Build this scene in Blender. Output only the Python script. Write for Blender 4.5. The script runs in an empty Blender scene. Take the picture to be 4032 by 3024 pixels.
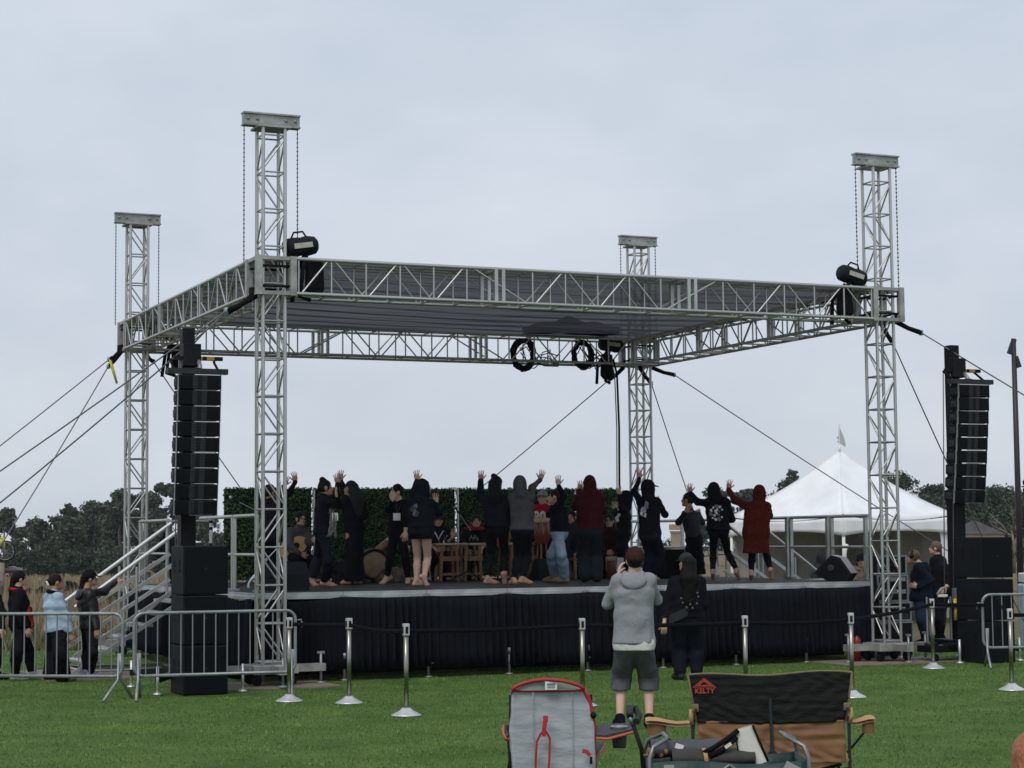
import bpy, bmesh, math, random
import numpy as np
from mathutils import Vector, Matrix

random.seed(7)
RNG = np.random.default_rng(11)
scene = bpy.context.scene
COL = scene.collection

# ------------------------------------------------------------------ camera
CAM_H = 1.909
cam_data = bpy.data.cameras.new('camera')
cam_data.sensor_width = 36.0
cam_data.lens = 68.71
cam_data.clip_start = 0.1
cam_data.clip_end = 6000.0
cam = bpy.data.objects.new('camera', cam_data)
COL.objects.link(cam)
PITCH, ROLL = 0.0797, 0.0093
_fw = Vector((0, math.cos(PITCH), math.sin(PITCH)))
_u0 = Vector((0, -math.sin(PITCH), math.cos(PITCH)))
_r0 = Vector((1, 0, 0))
_r = _r0 * math.cos(ROLL) - _u0 * math.sin(ROLL)
_u = _u0 * math.cos(ROLL) + _r0 * math.sin(ROLL)
cam.matrix_world = Matrix(((_r.x, _u.x, -_fw.x, 0), (_r.y, _u.y, -_fw.y, 0), (_r.z, _u.z, -_fw.z, CAM_H), (0, 0, 0, 1)))
scene.camera = cam

# ------------------------------------------------------------------ world: overcast daylight
SUN_EL, SUN_AZ = math.radians(52), math.radians(200)
world = bpy.data.worlds.new('World')
scene.world = world
world.use_nodes = True
wn, wl = world.node_tree.nodes, world.node_tree.links
wn.clear()
w_out = wn.new('ShaderNodeOutputWorld')
w_bg = wn.new('ShaderNodeBackground')
w_sky = wn.new('ShaderNodeTexSky')
w_sky.sky_type = 'NISHITA'
w_sky.sun_disc = False
w_sky.sun_elevation = SUN_EL
w_sky.sun_rotation = SUN_AZ
w_sky.dust_density = 3.0
w_tc = wn.new('ShaderNodeTexCoord')
w_map = wn.new('ShaderNodeMapping')
w_map.inputs['Scale'].default_value = (1.0, 1.0, 2.2)
w_noise = wn.new('ShaderNodeTexNoise')
w_noise.inputs['Scale'].default_value = 3.6
w_noise.inputs['Detail'].default_value = 4.0
w_noise.inputs['Roughness'].default_value = 0.58
w_ramp = wn.new('ShaderNodeValToRGB')
w_ramp.color_ramp.elements[0].position = 0.30
w_ramp.color_ramp.elements[0].color = (5.35, 6.1, 7.25, 1)
w_ramp.color_ramp.elements[1].position = 0.72
w_ramp.color_ramp.elements[1].color = (7.0, 7.6, 8.5, 1)
w_mix = wn.new('ShaderNodeMixRGB')
w_mix.inputs['Fac'].default_value = 0.93
w_bg.inputs['Strength'].default_value = 0.10
wl.new(w_tc.outputs['Generated'], w_map.inputs['Vector'])
wl.new(w_map.outputs['Vector'], w_noise.inputs['Vector'])
wl.new(w_noise.outputs['Fac'], w_ramp.inputs['Fac'])
wl.new(w_sky.outputs['Color'], w_mix.inputs['Color1'])
wl.new(w_ramp.outputs['Color'], w_mix.inputs['Color2'])
# cloud is paler and more neutral low down, as in the picture
w_sep = wn.new('ShaderNodeSeparateXYZ')
wl.new(w_tc.outputs['Generated'], w_sep.inputs['Vector'])
w_el = wn.new('ShaderNodeMapRange')
w_el.inputs['From Min'].default_value = 0.0
w_el.inputs['From Max'].default_value = 0.28
wl.new(w_sep.outputs['Z'], w_el.inputs['Value'])
w_tint = wn.new('ShaderNodeMixRGB')
w_tint.inputs['Color1'].default_value = (1.07, 1.045, 1.0, 1)
w_tint.inputs['Color2'].default_value = (1.0, 1.0, 1.0, 1)
wl.new(w_el.outputs['Result'], w_tint.inputs['Fac'])
w_mul = wn.new('ShaderNodeMixRGB')
w_mul.blend_type = 'MULTIPLY'
w_mul.inputs['Fac'].default_value = 1.0
wl.new(w_mix.outputs['Color'], w_mul.inputs['Color1'])
wl.new(w_tint.outputs['Color'], w_mul.inputs['Color2'])
wl.new(w_mul.outputs['Color'], w_bg.inputs['Color'])
wl.new(w_bg.outputs['Background'], w_out.inputs['Surface'])

# ------------------------------------------------------------------ sun behind thin cloud
sun_data = bpy.data.lights.new('sun', 'SUN')
sun_data.energy = 1.5
sun_data.angle = math.radians(25)
sun_data.color = (1.0, 0.96, 0.9)
sun = bpy.data.objects.new('sun', sun_data)
COL.objects.link(sun)
_sd = Vector((math.sin(SUN_AZ) * math.cos(SUN_EL), math.cos(SUN_AZ) * math.cos(SUN_EL), math.sin(SUN_EL)))
sun.rotation_euler = (-_sd).to_track_quat('-Z', 'Y').to_euler()

vs = scene.view_settings
vs.view_transform = 'Standard'
vs.look = 'None'
vs.exposure = 0.0
vs.gamma = 1.0
vs.use_curve_mapping = False
scene.cycles.max_bounces = 6
scene.cycles.transparent_max_bounces = 12

# ------------------------------------------------------------------ materials
MATS = {}
def mat(name, col, rough=0.6, metal=0.0, var=0.12, scale=8.0, bump=0.0, bscale=40.0, alpha=1.0, spec=0.5, col2=None, detail=5.0, sheen=0.0, stretch=None):
    """Procedural material: base colour broken up by noise, optional second colour, optional bump."""
    if name in MATS:
        return MATS[name]
    m = bpy.data.materials.new(name)
    m.use_nodes = True
    nt = m.node_tree
    b = nt.nodes['Principled BSDF']
    b.inputs['Roughness'].default_value = rough
    b.inputs['Metallic'].default_value = metal
    b.inputs['Specular IOR Level'].default_value = spec
    if sheen:
        b.inputs['Sheen Weight'].default_value = sheen
    tc = nt.nodes.new('ShaderNodeTexCoord')
    vec = tc.outputs['Object']
    if stretch:
        mp = nt.nodes.new('ShaderNodeMapping')
        mp.inputs['Scale'].default_value = stretch
        nt.links.new(vec, mp.inputs['Vector'])
        vec = mp.outputs['Vector']
    n = nt.nodes.new('ShaderNodeTexNoise')
    n.inputs['Scale'].default_value = scale
    n.inputs['Detail'].default_value = detail
    nt.links.new(vec, n.inputs['Vector'])
    r = nt.nodes.new('ShaderNodeValToRGB')
    c2 = col2 or tuple(min(1, c * (1 + var)) for c in col)
    c1 = col if col2 else tuple(c * (1 - var) for c in col)
    r.color_ramp.elements[0].position = 0.32
    r.color_ramp.elements[1].position = 0.68
    r.color_ramp.elements[0].color = (*c1, 1)
    r.color_ramp.elements[1].color = (*c2, 1)
    nt.links.new(n.outputs['Fac'], r.inputs['Fac'])
    nt.links.new(r.outputs['Color'], b.inputs['Base Color'])
    if rough < 0.95:
        mr = nt.nodes.new('ShaderNodeMapRange')
        mr.inputs['To Min'].default_value = max(0.02, rough - 0.1)
        mr.inputs['To Max'].default_value = min(1, rough + 0.1)
        nt.links.new(n.outputs['Fac'], mr.inputs['Value'])
        nt.links.new(mr.outputs['Result'], b.inputs['Roughness'])
    if bump:
        n2 = nt.nodes.new('ShaderNodeTexNoise')
        n2.inputs['Scale'].default_value = bscale
        n2.inputs['Detail'].default_value = 3
        nt.links.new(vec, n2.inputs['Vector'])
        bp = nt.nodes.new('ShaderNodeBump')
        bp.inputs['Strength'].default_value = bump
        bp.inputs['Distance'].default_value = 0.02
        nt.links.new(n2.outputs['Fac'], bp.inputs['Height'])
        nt.links.new(bp.outputs['Normal'], b.inputs['Normal'])
    if alpha < 1:
        b.inputs['Alpha'].default_value = alpha
    MATS[name] = m
    return m

ALU = mat('brushed_aluminium', (0.47, 0.47, 0.455), 0.36, 0.8, 0.28, 2.3, spec=.4, detail=9)
ALU_D = mat('weathered_aluminium', (0.33, 0.33, 0.315), 0.5, 0.4, 0.3, 5.0, 0.2, 20, spec=.3, detail=9)
STEEL = mat('galvanised_steel', (0.27, 0.285, 0.295), 0.45, 0.5, 0.2, 9.0, spec=.3)
CHROME = mat('stainless_steel', (0.30, 0.295, 0.25), 0.3, 1.0, 0.1, 4.0)
WHITE_MET = mat('bright_dished_steel', (0.62, 0.62, 0.62), 0.4, 0.6, 0.06, 6.0)
BLACK = mat('black_paint', (0.007, 0.008, 0.010), 0.5, 0.0, 0.25, 8.0, spec=.15)
BLACK_CAB = mat('black_textured_cabinet', (0.0090, 0.0125, 0.0160), 0.6, 0.0, 0.2, 12.0, 0.3, 160, spec=.12)
GRILLE = mat('black_perforated_grille', (0.0045, 0.0062, 0.0085), 0.65, 0.0, 0.3, 60.0, 0.5, 260, spec=.1)
GREY_PL = mat('dark_grey_plastic', (0.028, 0.032, 0.036), 0.55, 0.0, 0.2, 10, spec=.2)
RUBBER = mat('black_rubber', (0.010, 0.010, 0.011), 0.8, 0.0, 0.2, 20, spec=.1)
ROPE = mat('grey_wire_rope', (0.16, 0.16, 0.17), 0.5, 0.4, 0.15, 30)
CHAIN_M = mat('dark_chain_steel', (0.10, 0.10, 0.105), 0.45, 0.7, 0.3, 80)
WEB_BLACK = mat('black_webbing', (0.007, 0.007, 0.008), 0.85, 0, 0.3, 30, spec=.1)
YELLOW = mat('yellow_webbing', (0.62, 0.50, 0.05), 0.8, 0, 0.2, 20)
GOLD = mat('anodised_gold_bracket', (0.42, 0.22, 0.035), 0.4, 0.6, 0.2, 20)
PLY = mat('weathered_plywood', (0.20, 0.165, 0.125), 0.85, 0, 0.3, 4.0, 0.3, 40, stretch=(1, 6, 1))
WOOD = mat('light_varnished_wood', (0.19, 0.098, 0.042), 0.45, 0, 0.3, 5.0, 0.1, 30, stretch=(5, 5, 1))
WOOD_RED = mat('red_varnished_wood', (0.17, 0.036, 0.014), 0.35, 0, 0.35, 6.0, stretch=(6, 6, 1))
WOOD_DK = mat('dark_wood', (0.075, 0.045, 0.025), 0.55, 0, 0.35, 6.0, stretch=(6, 6, 1))
SKINHEAD = mat('drum_skin', (0.38, 0.31, 0.20), 0.7, 0, 0.15, 8)
WHITE_VINYL = mat('white_vinyl', (0.83, 0.84, 0.85), 0.5, 0, 0.07, 1.6, 0.35, 3.5, detail=8)
WHITE_PL = mat('white_plastic', (0.78, 0.78, 0.77), 0.45, 0, 0.05, 6)
GREY_WALL = mat('grey_vinyl_wall', (0.36, 0.365, 0.35), 0.6, 0, 0.08, 2.0, 0.25, 3)
RED_PAINT = mat('red_enamel', (0.20, 0.008, 0.007), 0.4, 0, 0.1, 10)
BEIGE = mat('beige_stone', (0.30, 0.24, 0.18), 0.85, 0, 0.15, 4, 0.2, 20)

# ------------------------------------------------------------------ object helpers
def link(o, parent=None):
    COL.objects.link(o)
    if parent is not None:
        o.parent = parent
    return o

def tag(o, label=None, cat=None, group=None, kind=None):
    if label: o['label'] = label
    if cat: o['category'] = cat
    if group: o['group'] = group
    if kind: o['kind'] = kind
    return o

def thing(name, label, cat, loc=(0, 0, 0), rz=0.0, group=None):
    o = bpy.data.objects.new(name, None)
    o.empty_display_size = 0.1
    COL.objects.link(o)
    o.location = loc
    o.rotation_euler = (0, 0, rz)
    return tag(o, label, cat, group)

class MB:
    """Collects shapes; build() links them as ONE mesh object."""
    def __init__(s):
        s.v, s.f, s.sm = [], [], []
    def add(s, vs_, fs_, smooth=False):
        k = len(s.v)
        s.v += [tuple(v) for v in vs_]
        s.f += [tuple(i + k for i in f) for f in fs_]
        s.sm += [smooth] * len(fs_)
        return s
    def box(s, c, size, rz=0.0, rot=None, bevel=0.0):
        hx, hy, hz = size[0] / 2, size[1] / 2, size[2] / 2
        R = rot if rot is not None else Matrix.Rotation(rz, 3, 'Z')
        c = Vector(c)
        if bevel <= 0:
            pts = [c + R @ Vector((x * hx, y * hy, z * hz)) for z in (-1, 1) for y in (-1, 1) for x in (-1, 1)]
            return s.add(pts, [(0, 2, 3, 1), (4, 5, 7, 6), (0, 1, 5, 4), (1, 3, 7, 5), (3, 2, 6, 7), (2, 0, 4, 6)])
        bm = bmesh.new()
        bmesh.ops.create_cube(bm, size=1.0)
        for v in bm.verts:
            v.co = Vector((v.co.x * size[0], v.co.y * size[1], v.co.z * size[2]))
        bmesh.ops.bevel(bm, geom=list(bm.edges), offset=bevel, segments=2, affect='EDGES', profile=0.5)
        bm.verts.index_update()
        s.add([c + R @ v.co for v in bm.verts], [tuple(v.index for v in f.verts) for f in bm.faces])
        bm.free()
        return s
    def bar(s, p, q, w, h, up=(0, 0, 1)):
        p, q = Vector(p), Vector(q)
        d = (q - p); L = d.length; d.normalize()
        up = Vector(up)
        if abs(d.dot(up)) > 0.98: up = Vector((0, 1, 0))
        x = d.cross(up).normalized(); z = x.cross(d)
        R = Matrix((x, d, z)).transposed()
        return s.box((p + q) / 2, (w, L, h), rot=R)
    def tube(s, pts, r, n=8, caps=True, smooth=True):
        pts = [Vector(p) for p in pts]
        rs = r if isinstance(r, (list, tuple)) else [r] * len(pts)
        vs_, fs_ = [], []
        prev = None
        for i, p in enumerate(pts):
            a = pts[max(i - 1, 0)]; b = pts[min(i + 1, len(pts) - 1)]
            t = (b - a)
            if t.length < 1e-9: t = Vector((0, 0, 1))
            t.normalize()
            if prev is None:
                ref = Vector((0, 0, 1)) if abs(t.z) < 0.9 else Vector((1, 0, 0))
                u = t.cross(ref).normalized()
            else:
                u = (prev - t * prev.dot(t))
                u = u.normalized() if u.length > 1e-6 else t.orthogonal().normalized()
            prev = u
            w = t.cross(u)
            for k in range(n):
                an = 2 * math.pi * k / n
                vs_.append(p + (u * math.cos(an) + w * math.sin(an)) * rs[i])
        for i in range(len(pts) - 1):
            for k in range(n):
                a = i * n + k; b = i * n + (k + 1) % n
                fs_.append((a, b, b + n, a + n))
        s.add(vs_, fs_, smooth)
        if caps:
            base = len(s.v) - len(vs_)
            s.f.append(tuple(base + k for k in reversed(range(n)))); s.sm.append(False)
            s.f.append(tuple(base + (len(pts) - 1) * n + k for k in range(n))); s.sm.append(False)
        return s
    def lathe(s, prof, c=(0, 0, 0), n=20, smooth=True, axis=None):
        """prof: [(r, z)...] around z at c (axis: 3x3 matrix to tilt)."""
        R = axis if axis is not None else Matrix.Identity(3)
        c = Vector(c)
        vs_, fs_ = [], []
        for r, z in prof:
            for k in range(n):
                an = 2 * math.pi * k / n
                vs_.append(c + R @ Vector((r * math.cos(an), r * math.sin(an), z)))
        for i in range(len(prof) - 1):
            for k in range(n):
                a = i * n + k; b = i * n + (k + 1) % n
                fs_.append((a, b, b + n, a + n))
        s.add(vs_, fs_, smooth)
        base = len(s.v) - len(vs_)
        if prof[0][0] > 1e-4:
            s.f.append(tuple(base + k for k in reversed(range(n)))); s.sm.append(False)
        if prof[-1][0] > 1e-4:
            s.f.append(tuple(base + (len(prof) - 1) * n + k for k in range(n))); s.sm.append(False)
        return s
    def prism(s, poly, y0, y1, M=None):
        """poly: [(x, z)...] extruded along y."""
        n = len(poly)
        vs_ = [Vector((x, y0, z)) for x, z in poly] + [Vector((x, y1, z)) for x, z in poly]
        if M is not None: vs_ = [M @ v for v in vs_]
        fs_ = [tuple(range(n)), tuple(reversed(range(n, 2 * n)))]
        fs_ += [(i, i + n, (i + 1) % n + n, (i + 1) % n) for i in range(n)]
        return s.add(vs_, fs_)
    def grid(s, nu, nv, fn, smooth=True, thick=0.0):
        vs_ = [Vector(fn(i / (nu - 1), j / (nv - 1))) for j in range(nv) for i in range(nu)]
        fs_ = [(j * nu + i, j * nu + i + 1, (j + 1) * nu + i + 1, (j + 1) * nu + i) for j in range(nv - 1) for i in range(nu - 1)]
        s.add(vs_, fs_, smooth)
        if thick:
            # offset copy along averaged normals
            nrm = [Vector((0, 0, 0)) for _ in vs_]
            for f in fs_:
                nn = (vs_[f[1]] - vs_[f[0]]).cross(vs_[f[2]] - vs_[f[0]])
                for i in f: nrm[i] += nn
            off = [v - (n.normalized() * thick if n.length > 0 else Vector()) for v, n in zip(vs_, nrm)]
            s.add(off, [tuple(reversed(f)) for f in fs_], smooth)
            b0 = len(s.v) - 2 * len(vs_); b1 = b0 + len(vs_)
            rim = [i for i in range(nu)] + [j * nu + nu - 1 for j in range(1, nv)] + [(nv - 1) * nu + i for i in range(nu - 2, -1, -1)] + [j * nu for j in range(nv - 2, 0, -1)]
            for a, b in zip(rim, rim[1:] + rim[:1]):
                s.f.append((b0 + a, b1 + a, b1 + b, b0 + b)); s.sm.append(False)
        return s
    def mesh(s, name, m):
        me = bpy.data.meshes.new(name)
        me.from_pydata(s.v, [], s.f)
        me.polygons.foreach_set('use_smooth', s.sm)
        if m is not None: me.materials.append(m)
        me.update()
        return me
    def build(s, name, m, parent=None, loc=None, rz=None):
        o = bpy.data.objects.new(name, s.mesh(name, m))
        link(o, parent)
        if loc is not None: o.location = loc
        if rz is not None: o.rotation_euler = (0, 0, rz)
        return o

def box_obj(name, c, size, m, parent=None, bevel=0.0, rot=None):
    return MB().box(c, size, bevel=bevel, rot=rot).build(name, m, parent)
def tube_obj(name, pts, r, m, parent=None, n=8):
    return MB().tube(pts, r, n).build(name, m, parent)

_UNIT = {}
def rod(name, p, q, r, m, parent=None, n=8):
    """Straight round rod p->q sharing one unit-cylinder mesh per material."""
    key = (m.name, n)
    if key not in _UNIT:
        _UNIT[key] = MB().tube([(0, 0, 0), (0, 0, 1)], 1.0, n).mesh('rod', m)
    o = bpy.data.objects.new(name, _UNIT[key])
    link(o, parent)
    p, q = Vector(p), Vector(q)
    d = q - p
    M = d.to_track_quat('Z', 'Y').to_matrix().to_4x4()
    o.matrix_local = Matrix.Translation(p) @ M @ Matrix.Diagonal((r, r, d.length, 1))
    return o

_SHARE = {}
def shared(name, key, make, m, parent=None, M=None):
    """Object sharing a cached mesh; make() returns an MB."""
    if key not in _SHARE:
        _SHARE[key] = make().mesh(name, m)
    o = bpy.data.objects.new(name, _SHARE[key])
    link(o, parent)
    if M is not None: o.matrix_local = M
    return o

def T(x, y, z, rz=0.0):
    return Matrix.Translation((x, y, z)) @ Matrix.Rotation(rz, 4, 'Z')

def copy_tree(o, parent=None):
    c = o.copy(); COL.objects.link(c); c.parent = parent
    for ch in o.children:
        k = ch.copy(); COL.objects.link(k); k.parent = c
        for g in ch.children:
            h = g.copy(); COL.objects.link(h); h.parent = k
    return c

# ------------------------------------------------------------------ the stage's own frame (a along its front, b into its depth)
YAW, SX, SY = 0.4111, -3.2465, 26.2157
_c, _s = math.cos(YAW), math.sin(YAW)
def S(a, b, z=0.0):
    return Vector((SX + a * _c - b * _s, SY + a * _s + b * _c, z))
STAGE_L, STAGE_W, DECK = 9.76, 8.10, 1.225
Z_TOP, Z_BOT = 5.71, 5.24
# ================================================================== ground
def ground_z(x, y):
    t = min(max((y - 46) / 180.0, 0), 1)
    return -1.6 * t * t * (3 - 2 * t) * 0.999

def ground_material():
    m = bpy.data.materials.new('mown_turf')
    m.use_nodes = True
    nt = m.node_tree; N = nt.nodes; Lk = nt.links
    b = N['Principled BSDF']
    b.inputs['Roughness'].default_value = 0.9
    b.inputs['Specular IOR Level'].default_value = 0.15
    tc = N.new('ShaderNodeTexCoord')
    def noise(sc, det=5, rough=0.6):
        n = N.new('ShaderNodeTexNoise'); n.inputs['Scale'].default_value = sc
        n.inputs['Detail'].default_value = det; n.inputs['Roughness'].default_value = rough
        Lk.new(tc.outputs['Object'], n.inputs['Vector']); return n
    def ramp(src, stops):
        r = N.new('ShaderNodeValToRGB')
        e = r.color_ramp.elements
        e[0].position, e[0].color = stops[0][0], (*stops[0][1], 1)
        e[1].position, e[1].color = stops[-1][0], (*stops[-1][1], 1)
        for p_, c_ in stops[1:-1]:
            k = e.new(p_); k.color = (*c_, 1)
        Lk.new(src, r.inputs['Fac']); return r
    fine = noise(26, 6, 0.75)
    turf = ramp(fine.outputs['Fac'], [(0.25, (0.054, 0.102, 0.023)), (0.5, (0.106, 0.186, 0.043)), (0.75, (0.172, 0.27, 0.074))])
    mid = noise(1.1, 5, 0.65)
    tint = ramp(mid.outputs['Fac'], [(0.3, (0.60, 0.70, 0.58)), (0.55, (1.0, 1.0, .95)), (0.75, (1.45, 1.22, 1.1))])
    mul = N.new('ShaderNodeMixRGB'); mul.blend_type = 'MULTIPLY'; mul.inputs['Fac'].default_value = 1
    Lk.new(turf.outputs['Color'], mul.inputs['Color1']); Lk.new(tint.outputs['Color'], mul.inputs['Color2'])
    big = noise(0.35, 3, 0.5)
    dry = ramp(noise(3.0, 6).outputs['Fac'], [(0.3, (0.11, 0.09, 0.045)), (0.7, (0.22, 0.175, 0.10))])
    # dry field begins beyond the mown edge
    sep = N.new('ShaderNodeSeparateXYZ'); Lk.new(tc.outputs['Object'], sep.inputs[0])
    add = N.new('ShaderNodeMath'); add.operation = 'MULTIPLY_ADD'
    Lk.new(big.outputs['Fac'], add.inputs[0]); add.inputs[1].default_value = 6.0
    Lk.new(sep.outputs['Y'], add.inputs[2])
    mr = N.new('ShaderNodeMapRange'); mr.inputs['From Min'].default_value = 37.2; mr.inputs['From Max'].default_value = 39.2
    Lk.new(add.outputs[0], mr.inputs['Value'])
    mx = N.new('ShaderNodeMixRGB'); Lk.new(mr.outputs['Result'], mx.inputs['Fac'])
    Lk.new(mul.outputs['Color'], mx.inputs['Color1']); Lk.new(dry.outputs['Color'], mx.inputs['Color2'])
    Lk.new(mx.outputs['Color'], b.inputs['Base Color'])
    bp = N.new('ShaderNodeBump'); bp.inputs['Strength'].default_value = 0.9; bp.inputs['Distance'].default_value = 0.05
    Lk.new(fine.outputs['Fac'], bp.inputs['Height']); Lk.new(bp.outputs['Normal'], b.inputs['Normal'])
    return m

def build_ground():
    ys = list(np.concatenate([np.arange(-8, 50, 2.0), np.arange(50, 240, 10.0), [240, 300, 450, 700]]))
    xs = list(np.concatenate([[-600, -300], np.arange(-120, 121, 8.0), [300, 600]]))
    mb = MB()
    v = [(x, y, ground_z(x, y)) for y in ys for x in xs]
    n = len(xs)
    f = [(j * n + i, j * n + i + 1, (j + 1) * n + i + 1, (j + 1) * n + i) for j in range(len(ys) - 1) for i in range(n - 1)]
    mb.add(v, f, True)
    o = mb.build('ground', ground_material())
    tag(o, 'mown green lawn running out to a dry field', 'ground', kind='structure')
build_ground()

def np_mesh(name, verts, faces, mats, parent=None, midx=None, smooth=False):
    """verts (N,3), faces (M,k) as numpy arrays -> object."""
    me = bpy.data.meshes.new(name)
    verts = np.asarray(verts, np.float32); faces = np.asarray(faces, np.int32)
    M_, k = faces.shape
    me.vertices.add(len(verts)); me.vertices.foreach_set('co', verts.ravel())
    me.loops.add(M_ * k); me.loops.foreach_set('vertex_index', faces.ravel())
    me.polygons.add(M_)
    me.polygons.foreach_set('loop_start', np.arange(0, M_ * k, k, dtype=np.int32))
    if midx is not None: me.polygons.foreach_set('material_index', np.asarray(midx, np.int32))
    me.polygons.foreach_set('use_smooth', np.full(M_, smooth))
    for m in mats: me.materials.append(m)
    me.update(calc_edges=True); me.validate()
    o = bpy.data.objects.new(name, me)
    link(o, parent)
    return o

def blades(name, P, h, w, lean, mats, kind='stuff', midx=None):
    """P (N,3) roots; one bent triangle blade each."""
    n = len(P)
    an = RNG.uniform(0, 2 * np.pi, n); d = np.stack([np.cos(an), np.sin(an)], 1)
    la = RNG.uniform(0, 2 * np.pi, n); ld = np.stack([np.cos(la), np.sin(la)], 1) * (RNG.uniform(0.1, 1, n) * lean * h)[:, None]
    V = np.zeros((n, 3, 3))
    V[:, 0] = P; V[:, 1] = P; V[:, 2] = P
    V[:, 0, :2] -= d * w[:, None] / 2; V[:, 1, :2] += d * w[:, None] / 2
    V[:, 2, :2] += ld; V[:, 2, 2] += h
    F = np.arange(n * 3).reshape(n, 3)
    return np_mesh(name, V.reshape(-1, 3), F, mats, midx=midx)

G1 = mat('grass_blade', (0.112, 0.194, 0.045), 0.8, 0, 0.3, 2.0, spec=0.2)
G2 = mat('grass_blade_pale', (0.19, 0.285, 0.086), 0.8, 0, 0.3, 2.0, spec=0.2)
G3 = mat('grass_blade_deep', (0.057, 0.112, 0.026), 0.8, 0, 0.3, 2.0, spec=0.2)
def build_lawn_grass():
    n = 190000
    Y_ = np.sqrt(RNG.uniform(12.5 ** 2, 36.0 ** 2, n)); X_ = RNG.uniform(-0.285, 0.285, n) * Y_
    # clumped density
    cl = np.sin(X_ * 3.1 + np.sin(Y_ * 1.7) * 2) * np.sin(Y_ * 2.3 + np.sin(X_ * 1.3) * 2) + RNG.normal(0, 0.7, n)
    keep = cl > -0.75
    X_, Y_, cl = X_[keep], Y_[keep], cl[keep]; n = len(X_)
    h = RNG.uniform(0.012, 0.03, n); w = RNG.uniform(0.007, 0.014, n)
    P = np.stack([X_, Y_, np.full(n, -0.002)], 1)
    mi = np.where(cl > 0.9, 1, np.where(cl < -0.1, 2, 0))
    mi = np.where(RNG.random(n) < 0.25, RNG.integers(0, 3, n), mi)
    o = blades('lawn_grass', P, h, w, 0.9, [G1, G2, G3], midx=mi)
    tag(o, 'short mown green grass blades of the lawn', 'grass', kind='stuff')
build_lawn_grass()

D1 = mat('dry_straw', (0.235, 0.18, 0.095), 0.9, 0, 0.25, 0.5)
D2 = mat('dry_straw_pale', (0.31, 0.25, 0.15), 0.9, 0, 0.25, 0.5)
D3 = mat('field_weed_green', (0.09, 0.12, 0.035), 0.9, 0, 0.3, 0.5)
D4 = mat('dry_seed_head', (0.13, 0.095, 0.075), 0.9, 0, 0.3, 0.5)
def build_field():
    n = 60000
    Y_ = 35.5 + 150 * RNG.random(n) ** 2.2
    X_ = -RNG.uniform(0.12, 0.30, n) * Y_
    cl = np.sin(X_ * 0.9 + np.sin(Y_ * .5) * 2) + np.sin(Y_ * 0.8 + np.sin(X_ * .7) * 2) + RNG.normal(0, 0.5, n)
    keep = cl > -1.5
    X_, Y_, cl = X_[keep], Y_[keep], cl[keep]; n = len(X_)
    h = RNG.uniform(0.25, 0.62, n) * (0.85 + 0.25 * np.clip(cl, -1, 1.5)) * np.clip((Y_ - 35.0) / 3, 0.35, 1)
    w = RNG.uniform(0.012, 0.03, n) * (1 + Y_ / 90)
    Z_ = np.array([ground_z(0, y) for y in Y_])
    mi = np.where(cl > 0.8, 1, 0); mi = np.where(cl < -0.9, 2, mi)
    mi = np.where(RNG.random(n) < 0.16, 3, mi); mi = np.where((Y_ < 38) & (RNG.random(n) < .55), 2, mi)
    o = blades('dry_grass', np.stack([X_, Y_, Z_], 1), h, w, 0.5, [D1, D2, D3, D4], midx=mi)
    tag(o, 'tall straw-coloured dry grass of the open field', 'grass', kind='stuff')
build_field()

# ================================================================== trees
def leaf_mat(name, c, var=0.35):
    return mat(name, c, 0.75, 0, var, 0.35, spec=0.25)
L_EUC = [leaf_mat('eucalyptus_leaf', (0.055, 0.076, 0.046)), leaf_mat('eucalyptus_leaf_light', (0.105, 0.125, 0.082)), leaf_mat('eucalyptus_leaf_dark', (0.020, 0.030, 0.019))]
L_CYP = [leaf_mat('cypress_leaf', (0.040, 0.060, 0.036)), leaf_mat('cypress_leaf_light', (0.074, 0.098, 0.058)), leaf_mat('cypress_leaf_dark', (0.013, 0.021, 0.014))]
BARK = mat('pale_bark', (0.20, 0.17, 0.135), 0.9, 0, 0.3, 3.0, 0.3, 10)
BARK_D = mat('dark_bark', (0.07, 0.055, 0.042), 0.9, 0, 0.3, 3.0, 0.3, 10)

def leaves(centers, radii, per, size, mats, parent, flat=1.0, name='crown'):
    """Leaf-sized bent quads through clumps; three leaf tones are mixed at random."""
    V, F, MI = [], [], []
    C = np.repeat(np.asarray(centers), per, 0); R = np.repeat(np.asarray(radii), per, 0)
    n = len(C)
    d = RNG.normal(size=(n, 3)); d /= np.linalg.norm(d, axis=1)[:, None]
    rr = RNG.random(n) ** 0.45
    P = C + d * R * rr[:, None] * np.array([1, 1, flat])
    nrm = d + RNG.normal(0, 0.7, (n, 3)); nrm /= np.linalg.norm(nrm, axis=1)[:, None]
    t = np.cross(nrm, RNG.normal(size=(n, 3))); t /= np.linalg.norm(t, axis=1)[:, None] + 1e-9
    b = np.cross(nrm, t)
    s = size * RNG.uniform(0.55, 1.35, n)[:, None]
    q = np.stack([P - t * s * .5, P - b * s * .3 + nrm * s * .08, P + t * s * .5, P + b * s * .3 + nrm * s * .08], 1)
    F = np.arange(n * 4).reshape(n, 4)
    mi = RNG.choice([0, 0, 1, 2], n)
    return np_mesh(name, q.reshape(-1, 3), F, mats, parent, midx=mi)

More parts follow.
